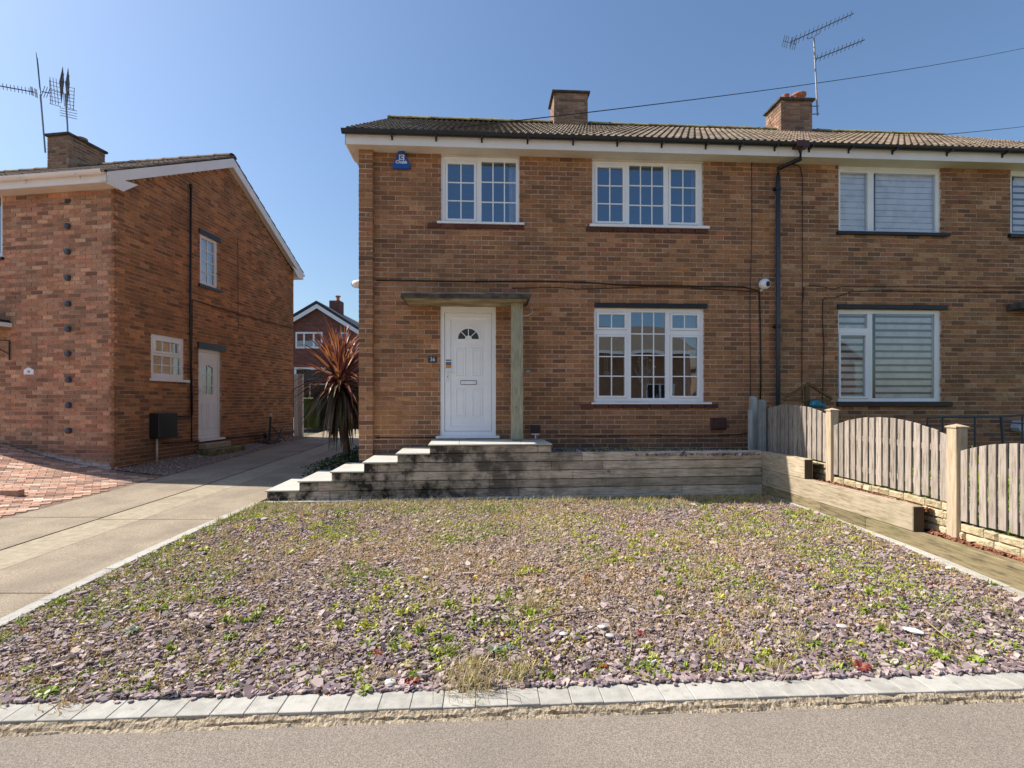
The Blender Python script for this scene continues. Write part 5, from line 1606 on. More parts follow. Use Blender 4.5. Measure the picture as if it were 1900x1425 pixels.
# ridge runs along LF.u at mid depth
eaves(left, LF, -8.4, .12, OVL, ZSL, ZSL + .17, m_fascia, m_soffit, m_fascia, brk=[LF.u(78), LF.u(176)])
VLL = (AP + OVL + .06) / math.cos(PL)
rf, rdl, rzl = roof(left, LF, OVL + .06, ZSL + .16, PL, -8.4, .16, VLL, m_tile_r, limit=300, ridge_m=m_tile_r, shear=-math.tan(R(4.2)))
# barge boards on the gable (white), in the plane just outside the gable wall
BB = Fr(LG.p(0, .135, 0)[:2], LG.ang)
tp = math.tan(PL); bw_ = .2
zr = ZSL + .15 + (AP + OVL + .06) * tp
e0, e1 = -OVL - .05, LGW + OVL + .05
q = MB(); q.prism(BB, [(e0, ZSL + .14 - bw_ + .03), (AP, zr - bw_ - .03), (AP, zr - .02), (e0, ZSL + .16)], 0, .022); q.build('barge_board', m_fascia, left)
q = MB(); q.prism(BB, [(AP, zr - bw_ - .03), (e1, ZSL + .14 - bw_ + .03), (e1, ZSL + .16), (AP, zr - .02)], 0, .022); q.build('barge_board', m_fascia, left)
q = MB(); q.prism(BB, [(e0, ZSL - .045), (.02, ZSL - .045), (.34, ZSL + .2), (e0, ZSL + .1)], -.002, .021); q.build('eaves_box_end', m_fascia, left)
q = MB(); q.prism(BB, [(LGW - .34, ZSL + .2), (LGW - .02, ZSL - .045), (e1, ZSL - .045), (e1, ZSL + .1)], -.002, .021); q.build('eaves_box_end', m_fascia, left)
# verge soffits
for (a_, za, b_, zb) in ((e0, ZSL + .0, AP, zr - bw_ - .01), (AP, zr - bw_ - .01, e1, ZSL + .0)):
    q = MB(); q.quad(LG.p(a_, 0, za), LG.p(b_, 0, zb), LG.p(b_, .14, zb), LG.p(a_, .14, za)); q.build('verge_soffit', m_soffit, left)
eb = Fr(LG.p(LGW, 0, 0)[:2], LG.ang)
q = MB(); q.box(LG, LGW, e1, -8, .135, ZSL - .04, ZSL + .15); q.build('rear_eaves_box', m_fascia, left)
q = MB(); q.tube([LG.p(e1 + .05, -8, ZSL + .1), LG.p(e1 + .05, .16, ZSL + .1)], .045, 8); q.build('rear_gutter', m_fascia, left)
# chimney of the left house
FCL = Fr(LF.p(0, rdl + .35, 0)[:2], LF.ang)
uc0, uc1 = FCL.u(88), FCL.u(127)
ztc = FCL.uz(105, 252)[1]
cl = chimney(left, LF, uc0, uc1, rdl + .35, .95, rzl - .5, ztc, m=m_brick_ch, cap=.06, nobj=40)
q = MB(); pc = LF.p((uc0 + uc1) / 2 + .15, rdl - .1, ztc + .05); q.lathe(pc, [(.13, 0), (.14, .06), (.13, .1), (0, .13)], 16); q.build('chimney_pot', m_pot, cl, smooth=True)
DA = FCL.p(uc0, 0, 0).y - .1
t = aerial([(84, 283), (80, 235), (75, 176)], [((69, 108, .6), (75, 172, 0), 18, .32, .15), ((63, 171, 0), (-14, 157, -.6), 11, .16, 1.3, 1), ((78, 170, 0), (93, 173, .3), 3, .3, .3)], DA, 'left tv aerial with one upright boom and one boom pointing left')
t = aerial([(127, 290), (125, 230), (121, 175)], [((112, 172, 0), (118, 137, .8), 11, .5, .2, 1), ((124, 172, 0), (128, 140, .8), 11, .5, .2)], DA + .05, 'bushy tv aerial with a wide grid reflector on the left house chimney')
q = MB()
def PB(x, y, dy=0): 
    D_ = DA + .05 + dy; return Vector(((x - CX) / FOC * D_, D_, E + (HY - y) / FOC * D_))
for k in range(7):
    q.tube([PB(92, 150 + k * 7), PB(113, 156 + k * 7)], .007, 4); q.tube([PB(122, 160 + k * 6.5), PB(138, 164 + k * 6.5)], .007, 4)
q.tube([PB(92, 148), PB(94, 192)], .008, 4); q.tube([PB(138, 163), PB(136, 205)], .008, 4)
for k in range(4): q.tube([PB(111, 200 + k * 4.5), PB(143, 206 + k * 5)], .007, 4)
q.build('grid_reflector', m_alu, t)
# window at the frame edge, canopy, bracket, plaque, wall caps
_, w9 = window(LF, left, (-90, 4.5, 336, 480), [(-80, -40, 345, 470, 1, 1, 0), (-34, -2, 345, 470, 1, 1, 0)], sill=(-96, 8, 480, 485), sillm=m_black, m=m_upvc_l)
a = LF.rect(-120, 28, 601, 612); 
pc = thing('door_canopy', LF.p(a[1] - .5, .2, a[2]), 'small white edged door canopy with a black bracket at the left edge', 'canopy')
a1 = LF.uz(20, 606)
q = MB(); zc2 = LF.uz(22, 607)[1]; ur = LF.u(24)
q.box(LF, ur - 1.4, ur, .0, .34, zc2 - .005, zc2 + .07); q.build('canopy_edge', m_upvc_l, pc, bevel=.01)
q = MB(); q.box(LF, ur - 1.4, ur - .03, .0, .32, zc2 + .072, zc2 + .12); q.build('canopy_felt', m_black, pc, bevel=.02)
q = MB(); q.box(LF, ur - 1.38, ur - .05, .0, .3, zc2 - .05, zc2 - .006); q.build('canopy_board', m_canopy_u, pc)
ub = LF.u(19.5); zb1, zb0 = LF.uz(19, 632)[1], LF.uz(19, 668)[1]
q = MB(); q.tube([LF.p(ub, .02, zb1), LF.p(ub, .02, zb0)], .012, 6); q.tube([LF.p(ub, .02, zb0 + .1), LF.p(ub - .25, .25, zb1)], .01, 6); q.tube([LF.p(ub, .02, zb1), LF.p(ub - .25, .25, zb1)], .01, 6); q.build('bracket', m_black, pc)
a = LF.rect(45.5, 63.5, 682, 695)
pq = thing('number_plaque', LF.p((a[0] + a[1]) / 2, 0, a[2]), 'white house-shaped number plaque on the buff brick front at left', 'house number')
q = MB(); um = (a[0] + a[1]) / 2; q.prism(LF, [(a[0], a[2]), (a[1], a[2]), (a[1], a[2] + .085), (um + .02, a[3]), (um - .02, a[3]), (a[0], a[2] + .085)], 0, .015); q.build('plaque', m_white, pq, bevel=.002)
text('38', LF, um, .016, a[2] + .05, .06, m_black, pq, name='numerals')
for k, (x, y) in enumerate(((126, 373, ), (127, 420), (127.5, 468), (127.5, 516), (128, 564), (128, 611), (128, 656.5), (129, 705), (129, 752), (129, 799))):
    u_, z_ = LF.uz(x, y)
    words = ('grey square vent block just under the eaves', 'topmost round black cap, just under the grey vent block on the left wall', 'second round black cap from the top of the wall column', 'third round black cap from the top of the wall column',
             'round black cap in the wall column just above canopy level', 'round black cap in the wall column level with the white canopy', 'round black cap in the wall column just above the number plaque', 'round black cap in the wall column just below the number plaque',
             'round black cap second from the bottom of the wall column', 'lowest round black cap of the wall column')
    q = MB()
    if k == 0: q.box(LF, u_ - .055, u_ + .055, -.02, .012, z_ - .035, z_ + .035)
    else: q.lathe(LF.p(u_, 0, z_), [(.05, 0), (.055, .015), (.052, .045), (.03, .055), (0, .056)], 14, axis=LF.p(0, 1, 0) - LF.p(0, 0, 0))
    tag(q.build('round_vent' if k else 'square_vent', m_pipe if k else m_canopy, smooth=False), words[k], 'vent', 'column of vent caps on the left wall')
# pipes and cables on the gable
def gp_(x, y, d=.05):
    u_, z_ = LG.uz(x, y); return LG.p(u_, d, z_)
q = MB(); q.tube([gp_(350, 347), gp_(349, 600), gp_(352, 770)], .022, 8); q.lathe(gp_(350, 347) - Vector((0, 0, .02)), [(.03, 0), (.04, .03), (.03, .08), (0, .09)], 10)
tag(q.build('waste_pipe', m_black, smooth=True), 'tall black pipe running up the gable wall beside the upper window', 'drainpipe')
cable(LG, [(320, 772), (340, 773), (352, 773)], .012, 'short black cable from the meter box to the tall black pipe', d=.02)
cable(LG, [(354, 818), (354, 700), (355, 556), (400, 570), (475, 592), (541, 609)], .011, 'black cable up the gable wall and sloping away above the side door', d=.02)
cable(LG, [(440, 440), (441, 610)], .005, 'faint thin cable high on the gable wall right of the small window', m_cable_b, d=.015)
cable(LG, [(300, 823), (355, 819), (430, 811), (500, 806), (545, 802)], .01, 'black cable along the foot of the gable wall', d=.02)
# meter box and its pipe
a = (LG.u(267), LG.u(303)); z1 = LG.uz(267, 767)[1]; z0 = LG.uz(267, 815)[1]
mbx = thing('meter_box', LG.p(a[0] + .2, .15, z0), 'black meter box on the gable wall with a pale pipe beneath', 'meter box')
u0_ = LG.u(267) + .0
q = MB(); q.box(LG, u0_ + .12, u0_ + .62, .0, .2, z0 + .0, z1); q.build('box', m_black, mbx, bevel=.01)
q = MB(); q.tube([LG.p(u0_ + .2, .1, z0), LG.p(u0_ + .2, .1, E - 1.2)], .02, 8); q.build('pale_pipe', m_cream, mbx, smooth=True)
q = MB(); q.tube([LG.p(u0_ + .2, .1, E - 1.2), LG.p(u0_ + .2, .1, E - 1.4)], .03, 8); q.build('pipe_foot', m_black, mbx, smooth=True)
# black stand with crossed legs near the far end of the gable
us_ = LG.u(488); pg = LG.p(us_, .25, 0); gz = E + ground_h(pg.x, pg.y)
hs = thing('hose_stand', (pg.x, pg.y, gz), 'black upright hose stand with crossed legs against the far end of the gable wall', 'hose stand')
q = MB(); q.tube([LG.p(us_ - .05, .2, gz), LG.p(us_ + .02, .2, gz + .7)], .03, 8); q.build('upright', m_black, hs)
q = MB(); q.tube([LG.p(us_ + .05, .2, gz + .45), LG.p(us_ + .55, .35, gz)], .012, 6); q.tube([LG.p(us_ + .6, .2, gz + .36), LG.p(us_ + .1, .35, gz + .06)], .02, 6); q.build('crossed_leg', m_black, hs)
q = MB(); q.lathe(LG.p(us_ - .2, .2, gz + .22), [(0, 0), (.085, 0), (.085, .05), (0, .05)], 14, axis=(-.8, -.6, 0)); q.build('reel', m_black, hs)
q = MB(); q.lathe(LG.p(us_ + .02, .2, gz + .7), [(.03, 0), (.05, .03), (.04, .08), (0, .1)], 10); q.build('nozzle', m_cream, hs)
q = MB(); q.box(LG, us_ - .35, us_ + .2, .05, .4, gz - .02, gz + .07); tag(q.build('drain_surround', m_canopy, bevel=.01), 'dark drain surround at the foot of the black hose stand', 'drain')
# brick edging planter at the left edge and loose edging on the paving
pln = thing('brick_planter', LF.p(-2.2, .35, E - 1), 'low dark brick planter edge at the foot of the left wall', 'planter')
u9 = LF.u(34)
for k in range(7):
    q = MB(); a_ = u9 - .11 * (k + 1); q.box(LF, a_ + .006, a_ + .104, .1, .22, E - 1.1, E - .87); q.build('brick', m_redbrick, pln, bevel=.004)
q = MB(); q.box(LF, u9 - .8, u9 - .02, .01, .12, E - 1.1, E - .88); q.build('soil_fill', m_soil, pln)
e_y = 1.27 * 950 / 165
le = thing('paving_edging', (-6.9, 6.95, E - 1.2), 'short row of loose dark edging bricks lying on the red paving', 'edging bricks')
ce = Vector((-6.72, 7.15, 0)); 
for k in range(4):
    x = -6.86 - k * .212; y = 7.05; g = G(x, y).z
    f5 = Fr((x, y), R(2)); q = MB(); q.box(f5, -.104, .104, -.05, .05, g - .03, G(-7.1, y).z + .055); q.build('brick', m_pave, le, bevel=.006)

# ------------------------------------------------------------------ passage between the houses
def xyz(x, y, D_): return Vector(((x - CX) / FOC * D_, D_, E + (HY - y) / FOC * D_))
gpst = thing('gate_post', xyz(553, 808, 15.4), 'pair of pale boards on edge closing the far corner of the left gable', 'gate post')
for (x0, x1) in ((545.5, 550.5), (552.5, 561)):
    q = MB(); a_, b_ = xyz(x0, 694, 15.4), xyz(x1, 694, 15.4); zb_ = xyz(553, 812, 15.4).z
    q.hexa([Vector((a_.x, 15.4, zb_)), Vector((b_.x, 15.4, zb_)), Vector((b_.x, 15.5, zb_)), Vector((a_.x, 15.5, zb_)), Vector((a_.x, 15.4, a_.z)), Vector((b_.x, 15.4, a_.z)), Vector((b_.x, 15.5, a_.z)), Vector((a_.x, 15.5, a_.z))])
    q.build('board', m_upvc_l if x0 < 550 else plain('cream_board', (.62, .52, .42), .7), gpst)
# green wheelie bin
D_ = 17.5; wb0 = xyz(563, 796, D_); gz = E + ground_h(wb0.x, D_)
wbn = thing('wheelie_bin', (wb0.x + .3, D_, gz), 'green wheelie bin standing at the end of the driveway', 'bin')
FB = Fr((wb0.x, D_), 0)
q = MB(); q.hexa([FB.p(.05, 0, gz), FB.p(.4, 0, gz), FB.p(.4, -.5, gz), FB.p(.05, -.5, gz), FB.p(0, .05, gz + .95), FB.p(.45, .05, gz + .95), FB.p(.45, -.6, gz + .95), FB.p(0, -.6, gz + .95)]); q.build('body', m_wheelie, wbn)
q = MB(); q.box(FB, -.02, .47, -.62, .07, gz + .952, gz + 1.02); q.build('lid', m_wheelie, wbn, bevel=.02)
q = MB(); q.tube([FB.p(.0, -.5, gz + .08), FB.p(.45, -.5, gz + .08)], .08, 10); q.build('wheels', m_black, wbn)
# dark timber gate / shed front across the passage end
D_ = 18.5; gz = E + ground_h(-6, D_)
sh = thing('garden_shed', (-6.6, D_, gz), 'dark garden shed with a pale frame behind the spiky plant', 'shed')
FS = Fr((xyz(560, 700, D_).x, D_), 0)
q = MB(); q.box(FS, 0, 3.2, -2.4, 0, gz, gz + 1.55); q.build('walls', m_canopy, sh)
for k in range(14):
    q = MB(); q.box(FS, .02 + k * .225, .225 + k * .225, 0.001, .02, gz, gz + 1.5); q.build('board', m_canopy, sh)
q = MB(); q.box(FS, .28, .33, .022, .05, gz, gz + 1.62); q.box(FS, .98, 1.03, .022, .05, gz, gz + 1.62); q.box(FS, .331, .979, .022, .05, gz + 1.57, gz + 1.62); q.build('white_frame', m_upvc_l, sh)
q = MB(); q.box(FS, -.1, 3.3, -2.5, .1, gz + 1.64, gz + 1.72); q.build('roof_felt', m_fardark, sh)

# far house at the end
DF = 29.0
FF_ = Fr((0, DF), 0)
far = thing('far_house', (-10.5, DF + 3, E - .9), 'red brick house with a white edged gable seen through the gap', 'house')
ap = FF_.uz(590.5, 566); e0 = FF_.uz(478, 632); e1 = FF_.uz(703, 637)
fw = FF_.rect(548.5, 598.5, 616, 646.5)
q = MB(); zg = E - .9
q.holed(FF_, e0[0] + .3, e1[0] - .3, zg, e0[1], [fw], -.3, 0); q.prism(FF_, [(e0[0] + .3, e0[1]), (e1[0] - .3, e0[1]), (ap[0], ap[1] - .1)], -.3, 0)
q.build('gable_wall', m_farbrick, far)
q = MB(); q.box(FF_, e0[0] + .3, e1[0] - .3, -7, -6.7, zg, e0[1]); q.box(FF_, e1[0] - .6, e1[0] - .31, -6.7, -.3, zg, e0[1]); q.box(FF_, e0[0] + .3, e0[0] + .6, -6.7, -.3, zg, e0[1]); q.build('other_walls', m_farbrick, far)
q = MB(); q.holed(FF_, fw[0], fw[1], fw[2], fw[3], [(fw[0] + .09, fw[0] + .44, fw[2] + .1, fw[3] - .1), (fw[0] + .53, fw[0] + .98, fw[2] + .1, fw[3] - .1), (fw[0] + 1.08, fw[1] - .09, fw[2] + .1, fw[3] - .1)], -.05, .02); fwo = q.build('window', m_upvc, far)
for (a_, b_) in ((.09, .44), (.53, .98), (1.08, fw[1] - fw[0] - .09)):
    q = MB(); q.quad(FF_.p(fw[0] + a_, -.02, fw[2] + .1), FF_.p(fw[0] + b_, -.02, fw[2] + .1), FF_.p(fw[0] + b_, -.02, fw[3] - .1), FF_.p(fw[0] + a_, -.02, fw[3] - .1)); q.build('pane', m_glass, fwo)
fw2 = FF_.rect(629, 646, 617, 629)
q = MB(); q.box(FF_, fw2[0], fw2[1], .001, .03, fw2[2], fw2[3]); w_ = q.build('window', m_upvc, far)
q = MB(); q.box(FF_, fw2[0] + .08, fw2[1] - .08, .031, .035, fw2[2] + .08, fw2[3] - .08); q.build('pane', m_teal, w_)
q = MB(); q.box(FF_, e0[0] + .4, e1[0] - .4, -6.5, -.35, e0[1] - 2.3, e0[1] - 2.2); q.box(FF_, e0[0] + .4, e1[0] - .4, -2.5, -2.4, zg, e0[1]); q.build('room_interior', m_dark, far)
for (p, q_) in ((e0, ap), (ap, e1)):
    q = MB(); q.prism(FF_, [(p[0], p[1] - .22), (q_[0], q_[1] - .22), (q_[0], q_[1] + .02), (p[0], p[1] + .02)], .2, .24); q.build('barge_board', m_upvc, far)
    q = MB(); q.hexa([FF_.p(p[0], .22, p[1] + .02), FF_.p(q_[0], .22, q_[1] + .02), FF_.p(q_[0], -7.2, q_[1] + .02), FF_.p(p[0], -7.2, p[1] + .02), FF_.p(p[0], .3, p[1] + .2), FF_.p(q_[0], .3, q_[1] + .2), FF_.p(q_[0], -7.2, q_[1] + .2), FF_.p(p[0], -7.2, p[1] + .2)])
    q.build('roof_slope', m_fardark, far)
fc = FF_.rect(591, 612, 553, 590)
q = MB(); q.box(FF_, fc[0], fc[1], -2.4, -1.7, fc[2], fc[3] + .2); q.build('chimney', m_farbrick, far)
q = MB(); q.lathe(FF_.p((fc[0] + fc[1]) / 2 + .1, -2, fc[3] + .2), [(.1, 0), (.1, .26), (.16, .27), (.16, .33), (0, .34)], 12); q.build('chimney_pot', m_pot, far)
gr_ = FF_.rect(547.5, 590, 682, 800)
q = MB(); q.box(FF_, gr_[0], gr_[0] + .1, .02, .12, zg, gr_[3]); q.box(FF_, gr_[0] + .101, gr_[1] + 1, .02, .12, gr_[3] - .12, gr_[3]); q.build('garage_frame', m_upvc, far)
q = MB(); q.box(FF_, gr_[0] + .1, gr_[1] + 1, -.01, .015, zg, gr_[3] - .12); q.build('garage_door', m_canopy, far)
f2h = thing('far_house', (-9, 38, E - .8), 'beige tiled roof rising behind the far red brick house', 'house')
DB = 36.0; FB2 = Fr((0, DB), 0); a0 = FB2.uz(600, 640); a1 = FB2.uz(742, 583)
SL = SlopeFr(FB2, 0, a0[1], R(35)); vl = (a1[1] - a0[1]) / math.sin(R(35))
me = tile_mesh(.33, .42, 1, m_fartile)
q = MB(); q.quad(SL.p(a0[0], 0, 0), SL.p(a1[0], 0, 0), SL.p(a1[0], vl, 0), SL.p(a0[0], vl, 0)); q.quad(SL.p(a0[0], vl, 0), SL.p(a1[0], vl, 0), FB2.p(a1[0], -2 * vl * .82, a0[1]), FB2.p(a0[0], -2 * vl * .82, a0[1])); rb = q.build('roof', m_fartile, f2h)
bs = np.array([v.co[:] for v in me.vertices]); pf_ = [tuple(p.vertices) for p in me.polygons]; VV, FFc = [], []
for j in range(int(vl / .38)):
    for i in range(int((a1[0] - a0[0]) / .33)):
        A = np.array(SL.matrix(a0[0] + i * .33, j * .38, .01)); o = len(VV) * len(bs); VV.append(bs @ A[:3, :3].T + A[:3, 3]); FFc += [tuple(i_ + o for i_ in f) for f in pf_]
np_mesh('roof_tiles', np.concatenate(VV), [i for f in FFc for i in f], [len(f) for f in FFc], m_fartile, rb, kind='stuff')
q = MB(); q.box(FB2, a0[0] + .2, a1[0] - .2, -5, -.3, E - .8, a0[1] + .05); q.build('walls', m_farbrick, f2h)

# ------------------------------------------------------------------ overhead wires
def wire(p, q_, sag, label, r=.009):
    P = []
    for k in range(25):
        t_ = k / 24; v = Vector(p).lerp(Vector(q_), t_); v.z -= sag * 4 * t_ * (1 - t_); P.append(v)
    m = MB(); m.tube(P, r, 6); tag(m.build('overhead_wire', m_cable, smooth=True), label, 'wire', 'overhead wires')
s0 = FA.p(FA.u(663), OV + .03, ZF - .06)
wire(xyz(661, 257, 7.75), xyz(2100, 38, 30), .5, 'long overhead wire rising from the left eaves across the sky to the right')
wire(xyz(1735, 251, 12.6), xyz(2000, 221, 26), .05, 'short overhead wire low over the right end of the roof')
wire(xyz(1467, 290, 7.95), xyz(2000, 180, 4.5), .0, 'thin wire leaving the eaves by the downpipe', .003) if False else None

# ------------------------------------------------------------------ the houses over the road (seen only as reflections in the panes)
def opp_house(x0, x1, y0, depth, he, hr, label, gable=False):
    t = thing('opposite_house', ((x0 + x1) / 2, y0 - depth / 2, E - 1.5), label, 'house', 'houses across the road')
    f = Fr((0, y0), math.pi)          # outward = +y (towards us)
    z0, ze, zr = E - 1.5, E + he, E + hr
    wins = [(-x0 - 2.6, -x0 - .9), (-x1 + 1.0, -x1 + 2.8)]
    holes = [(a, b_, E - .2, E + 1.1) for a, b_ in wins]
    q = MB(); q.holed(f, -x1, -x0, z0, ze, holes, -.25, 0); q.build('front_wall', m_oppbrick, t)
    q = MB(); q.box(f, -x1, -x0, -depth, -depth + .2, z0, ze); q.box(f, -x1, -x1 + .2, -depth + .2, -.25, z0, ze); q.box(f, -x0 - .2, -x0, -depth + .2, -.25, z0, ze); q.build('other_walls', m_oppbrick, t)
    for h in holes:
        q = MB(); q.holed(f, h[0], h[1], h[2], h[3], [(h[0] + .08, (h[0] + h[1]) / 2 - .04, h[2] + .08, h[3] - .08), ((h[0] + h[1]) / 2 + .04, h[1] - .08, h[2] + .08, h[3] - .08)], -.1, -.03); wn_ = q.build('window', m_upvc, t)
        q = MB(); q.box(f, h[0] + .05, h[1] - .05, -.09, -.08, h[2] + .05, h[3] - .05); q.build('pane', m_teal if False else m_dark, wn_)
    if not gable:
        for s_ in (1, -1):
            q = MB(); d0 = .45 if s_ == 1 else -depth - .45; dm = -depth / 2
            q.hexa([f.p(-x1 - .2, d0, ze), f.p(-x0 + .2, d0, ze), f.p(-x0 + .2, dm, zr), f.p(-x1 - .2, dm, zr), f.p(-x1 - .2, d0, ze + .12), f.p(-x0 + .2, d0, ze + .12), f.p(-x0 + .2, dm, zr + .12), f.p(-x1 - .2, dm, zr + .12)])
            q.build('roof', m_tile_r, t)
        q = MB(); q.box(f, -x1 - .2, -x0 + .2, .43, .56, ze - .02, ze + .16); q.build('gutter', m_upvc, t)
        q = MB(); q.box(f, -(x0 + x1) / 2 - .4, -(x0 + x1) / 2 + .4, -depth / 2 - .4, -depth / 2 + .3, zr - .3, zr + .9); q.build('chimney', m_oppbrick, t)
    else:
        um = -(x0 + x1) / 2
        q = MB(); q.prism(f, [(-x1, ze), (-x0, ze), (um, zr)], -.25, 0); q.build('gable', m_oppbrick, t)
        for a_ in (-x1 - .3, -x0 + .3):
            q = MB(); q.hexa([f.p(a_, .3, ze - .1), f.p(um, .3, zr), f.p(um, -depth, zr), f.p(a_, -depth, ze - .1), f.p(a_, .3, ze + .05), f.p(um, .3, zr + .15), f.p(um, -depth, zr + .15), f.p(a_, -depth, ze + .05)]); q.build('roof', m_tile_r, t)
opp_house(1.0, 13.5, -13.5, 8, 2.9, 5.0, 'brick house with a long tiled roof across the road')
opp_house(17, 24, -13.0, 9, 2.6, 5.4, 'gable fronted brick house across the road', gable=True)
opp_house(-14, -3.5, -13.5, 8, 2.6, 4.8, 'brick house across the road opposite the driveway')

# ------------------------------------------------------------------ slate chippings
def chips(name, n, xyfun, zfun, size, thick, m, tilt=.35, asp=(.45, .9), lift=(0, .012), parent=None, **kw):
    XY = xyfun(n); n = len(XY)
    L = rng.lognormal(math.log(size), .32, n)
    if name == 'slate_chippings': L = L * (1 - .3 * np.exp(-((XY[:, 0] * .36) ** 2 + ((XY[:, 1] - 4.9) * .5) ** 2)))
    Wd = L * rng.uniform(*asp, n); T_ = rng.uniform(*thick, n)
    ang0 = rng.uniform(0, 2 * np.pi, n)
    k = 6
    th = np.linspace(0, 2 * np.pi, k, endpoint=False)[None] + rng.uniform(-.32, .32, (n, k))
    rr = rng.uniform(.72, 1.12, (n, k))
    lx = np.cos(th) * rr * L[:, None] / 2; ly = np.sin(th) * rr * Wd[:, None] / 2
    ax = np.clip(rng.normal(0, tilt, n), -.75, .75); ay = np.clip(rng.normal(0, tilt, n), -.75, .75)
    ca, sa = np.cos(ang0)[:, None], np.sin(ang0)[:, None]
    px_, py_ = lx * ca - ly * sa, lx * sa + ly * ca
    zt_ = px_ * np.tan(ax)[:, None] + py_ * np.tan(ay)[:, None]
    zc_ = zfun(XY[:, 0], XY[:, 1]) + rng.uniform(lift[0], lift[1], n) + np.abs(L) * .12 * (np.abs(ax) + np.abs(ay))
    top = np.stack([XY[:, :1] + px_ * .92, XY[:, 1:] + py_ * .92, zc_[:, None] + zt_ + T_[:, None] / 2], 2)
    bot = np.stack([XY[:, :1] + px_, XY[:, 1:] + py_, zc_[:, None] + zt_ - T_[:, None] / 2], 2)
    V = np.concatenate([top, bot], 1).reshape(-1, 3)
    fb = np.concatenate([np.arange(6)] + [np.array([(j + 1) % 6, j, j + 6, (j + 1) % 6 + 6]) for j in range(6)])
    Lp = (fb[None] + (np.arange(n) * 12)[:, None]).ravel()
    cn = np.tile(np.array([6] + [4] * 6), n)
    return np_mesh(name, V, Lp, cn, m, parent, kind='stuff', **kw)

def in_garden(n, ybias=1.0):
    X = rng.uniform(GX0 + .0, 3.78, int(n * 1.15)); t_ = rng.uniform(0, 1, len(X)) ** ybias
    y0 = 2.722 + .055 * X; y1 = 6.86 + (X + 3.3) * .0945 - .115
    Y = y0 + (y1 - y0) * t_
    xr = 3.665 + (7.5 - Y) * .0165
    ok = X < xr - .02
    return np.stack([X[ok], Y[ok]], 1)[:n]
gz_np = lambda x, y: garden_z(x, y) + .004 * np.sin(x * 3.1) * np.cos(y * 2.7)
chips('slate_chippings', 62000, lambda n: in_garden(n, 1.0), gz_np, .0255, (.003, .007), m_slate, tilt=.24, label='plum and grey slate chippings covering the whole front garden bed', cat='slate chippings')
chips('large_slate_chippings', 7000, lambda n: in_garden(n, 2.6), gz_np, .04, (.005, .011), m_slate, tilt=.18, lift=(.004, .016), label='larger slate pieces scattered on top towards the kerb', cat='slate chippings')
# a few strays on the setts
def strays(n):
    u_ = rng.uniform(-3.4, 3.3, n); d_ = rng.uniform(.0, .1, n) ** 1.4
    return np.stack([KF.O[0] + u_ * KF.c + d_ * KF.s, KF.O[1] + u_ * KF.s - d_ * KF.c], 1)
chips('stray_slate', 60, strays, lambda x, y: np.full(len(x), E - 1.512), .032, (.004, .008), m_slate, tilt=.05, lift=(0, .001), label='stray slate chips lying on the kerb stones', cat='slate chippings')

def mulch_xy(n):
    u_ = rng.uniform(.9, 4.9, n); lo = .115; d_ = rng.uniform(.115, .3, n)
    X = SW.O[0] + u_ * SW.c - d_ * SW.s; Y = SW.O[1] + u_ * SW.s + d_ * SW.c
    return np.stack([X, Y], 1)
def mulch_z(x, y):
    u_ = 7.54 - y
    return E + np.where(u_ < 2.72, -1.015 + (u_ > 1.9) * 0 - .01 * u_, -1.235 - (u_ - 2.72) * .02)
chips('bark_mulch', 3800, mulch_xy, mulch_z, .03, (.004, .01), m_mulch, tilt=.5, lift=(0, .02), label='red brown bark mulch between the sleepers and the stone wall', cat='mulch')
def soil_xy(n):
    return np.stack([rng.uniform(.6, 3.6, n), rng.uniform(7.35, 8.1, n)], 1)
chips('bed_slate', 2200, soil_xy, lambda x, y: np.full(len(x), E - .775), .035, (.004, .01), m_slate, tilt=.5, label='dark slate chips in the raised bed under the window', cat='slate chippings')
def gravel_xy(n):
    t_ = rng.uniform(0, 1, n); u_ = t_ * 6.3; wdt = .95 - .5 * t_
    d_ = rng.uniform(0, 1, n) * wdt
    return np.array([LG.p(a, b_, 0)[:2] for a, b_ in zip(u_, d_)])
gh = np.vectorize(lambda x, y: E + ground_h(x, y))
b = MB()
for k in range(10):
    t0, t1 = k / 10, (k + 1) / 10; pts = []
    for t_, w_ in ((t0, 0), (t0, 1), (t1, 1), (t1, 0)):
        p = LG.p(t_ * 6.3, w_ * (.97 - .5 * t_), 0); pts.append((p.x, p.y, E + ground_h(p.x, p.y) + .004))
    b.quad(*pts[::-1])
b.build('gravel_margin', m_pavebase, kind='structure')
chips('pink_gravel', 7000, gravel_xy, gh, .022, (.01, .018), m_pebble, tilt=.4, asp=(.6, 1), label='pinkish gravel margin along the foot of the gable wall', cat='gravel')

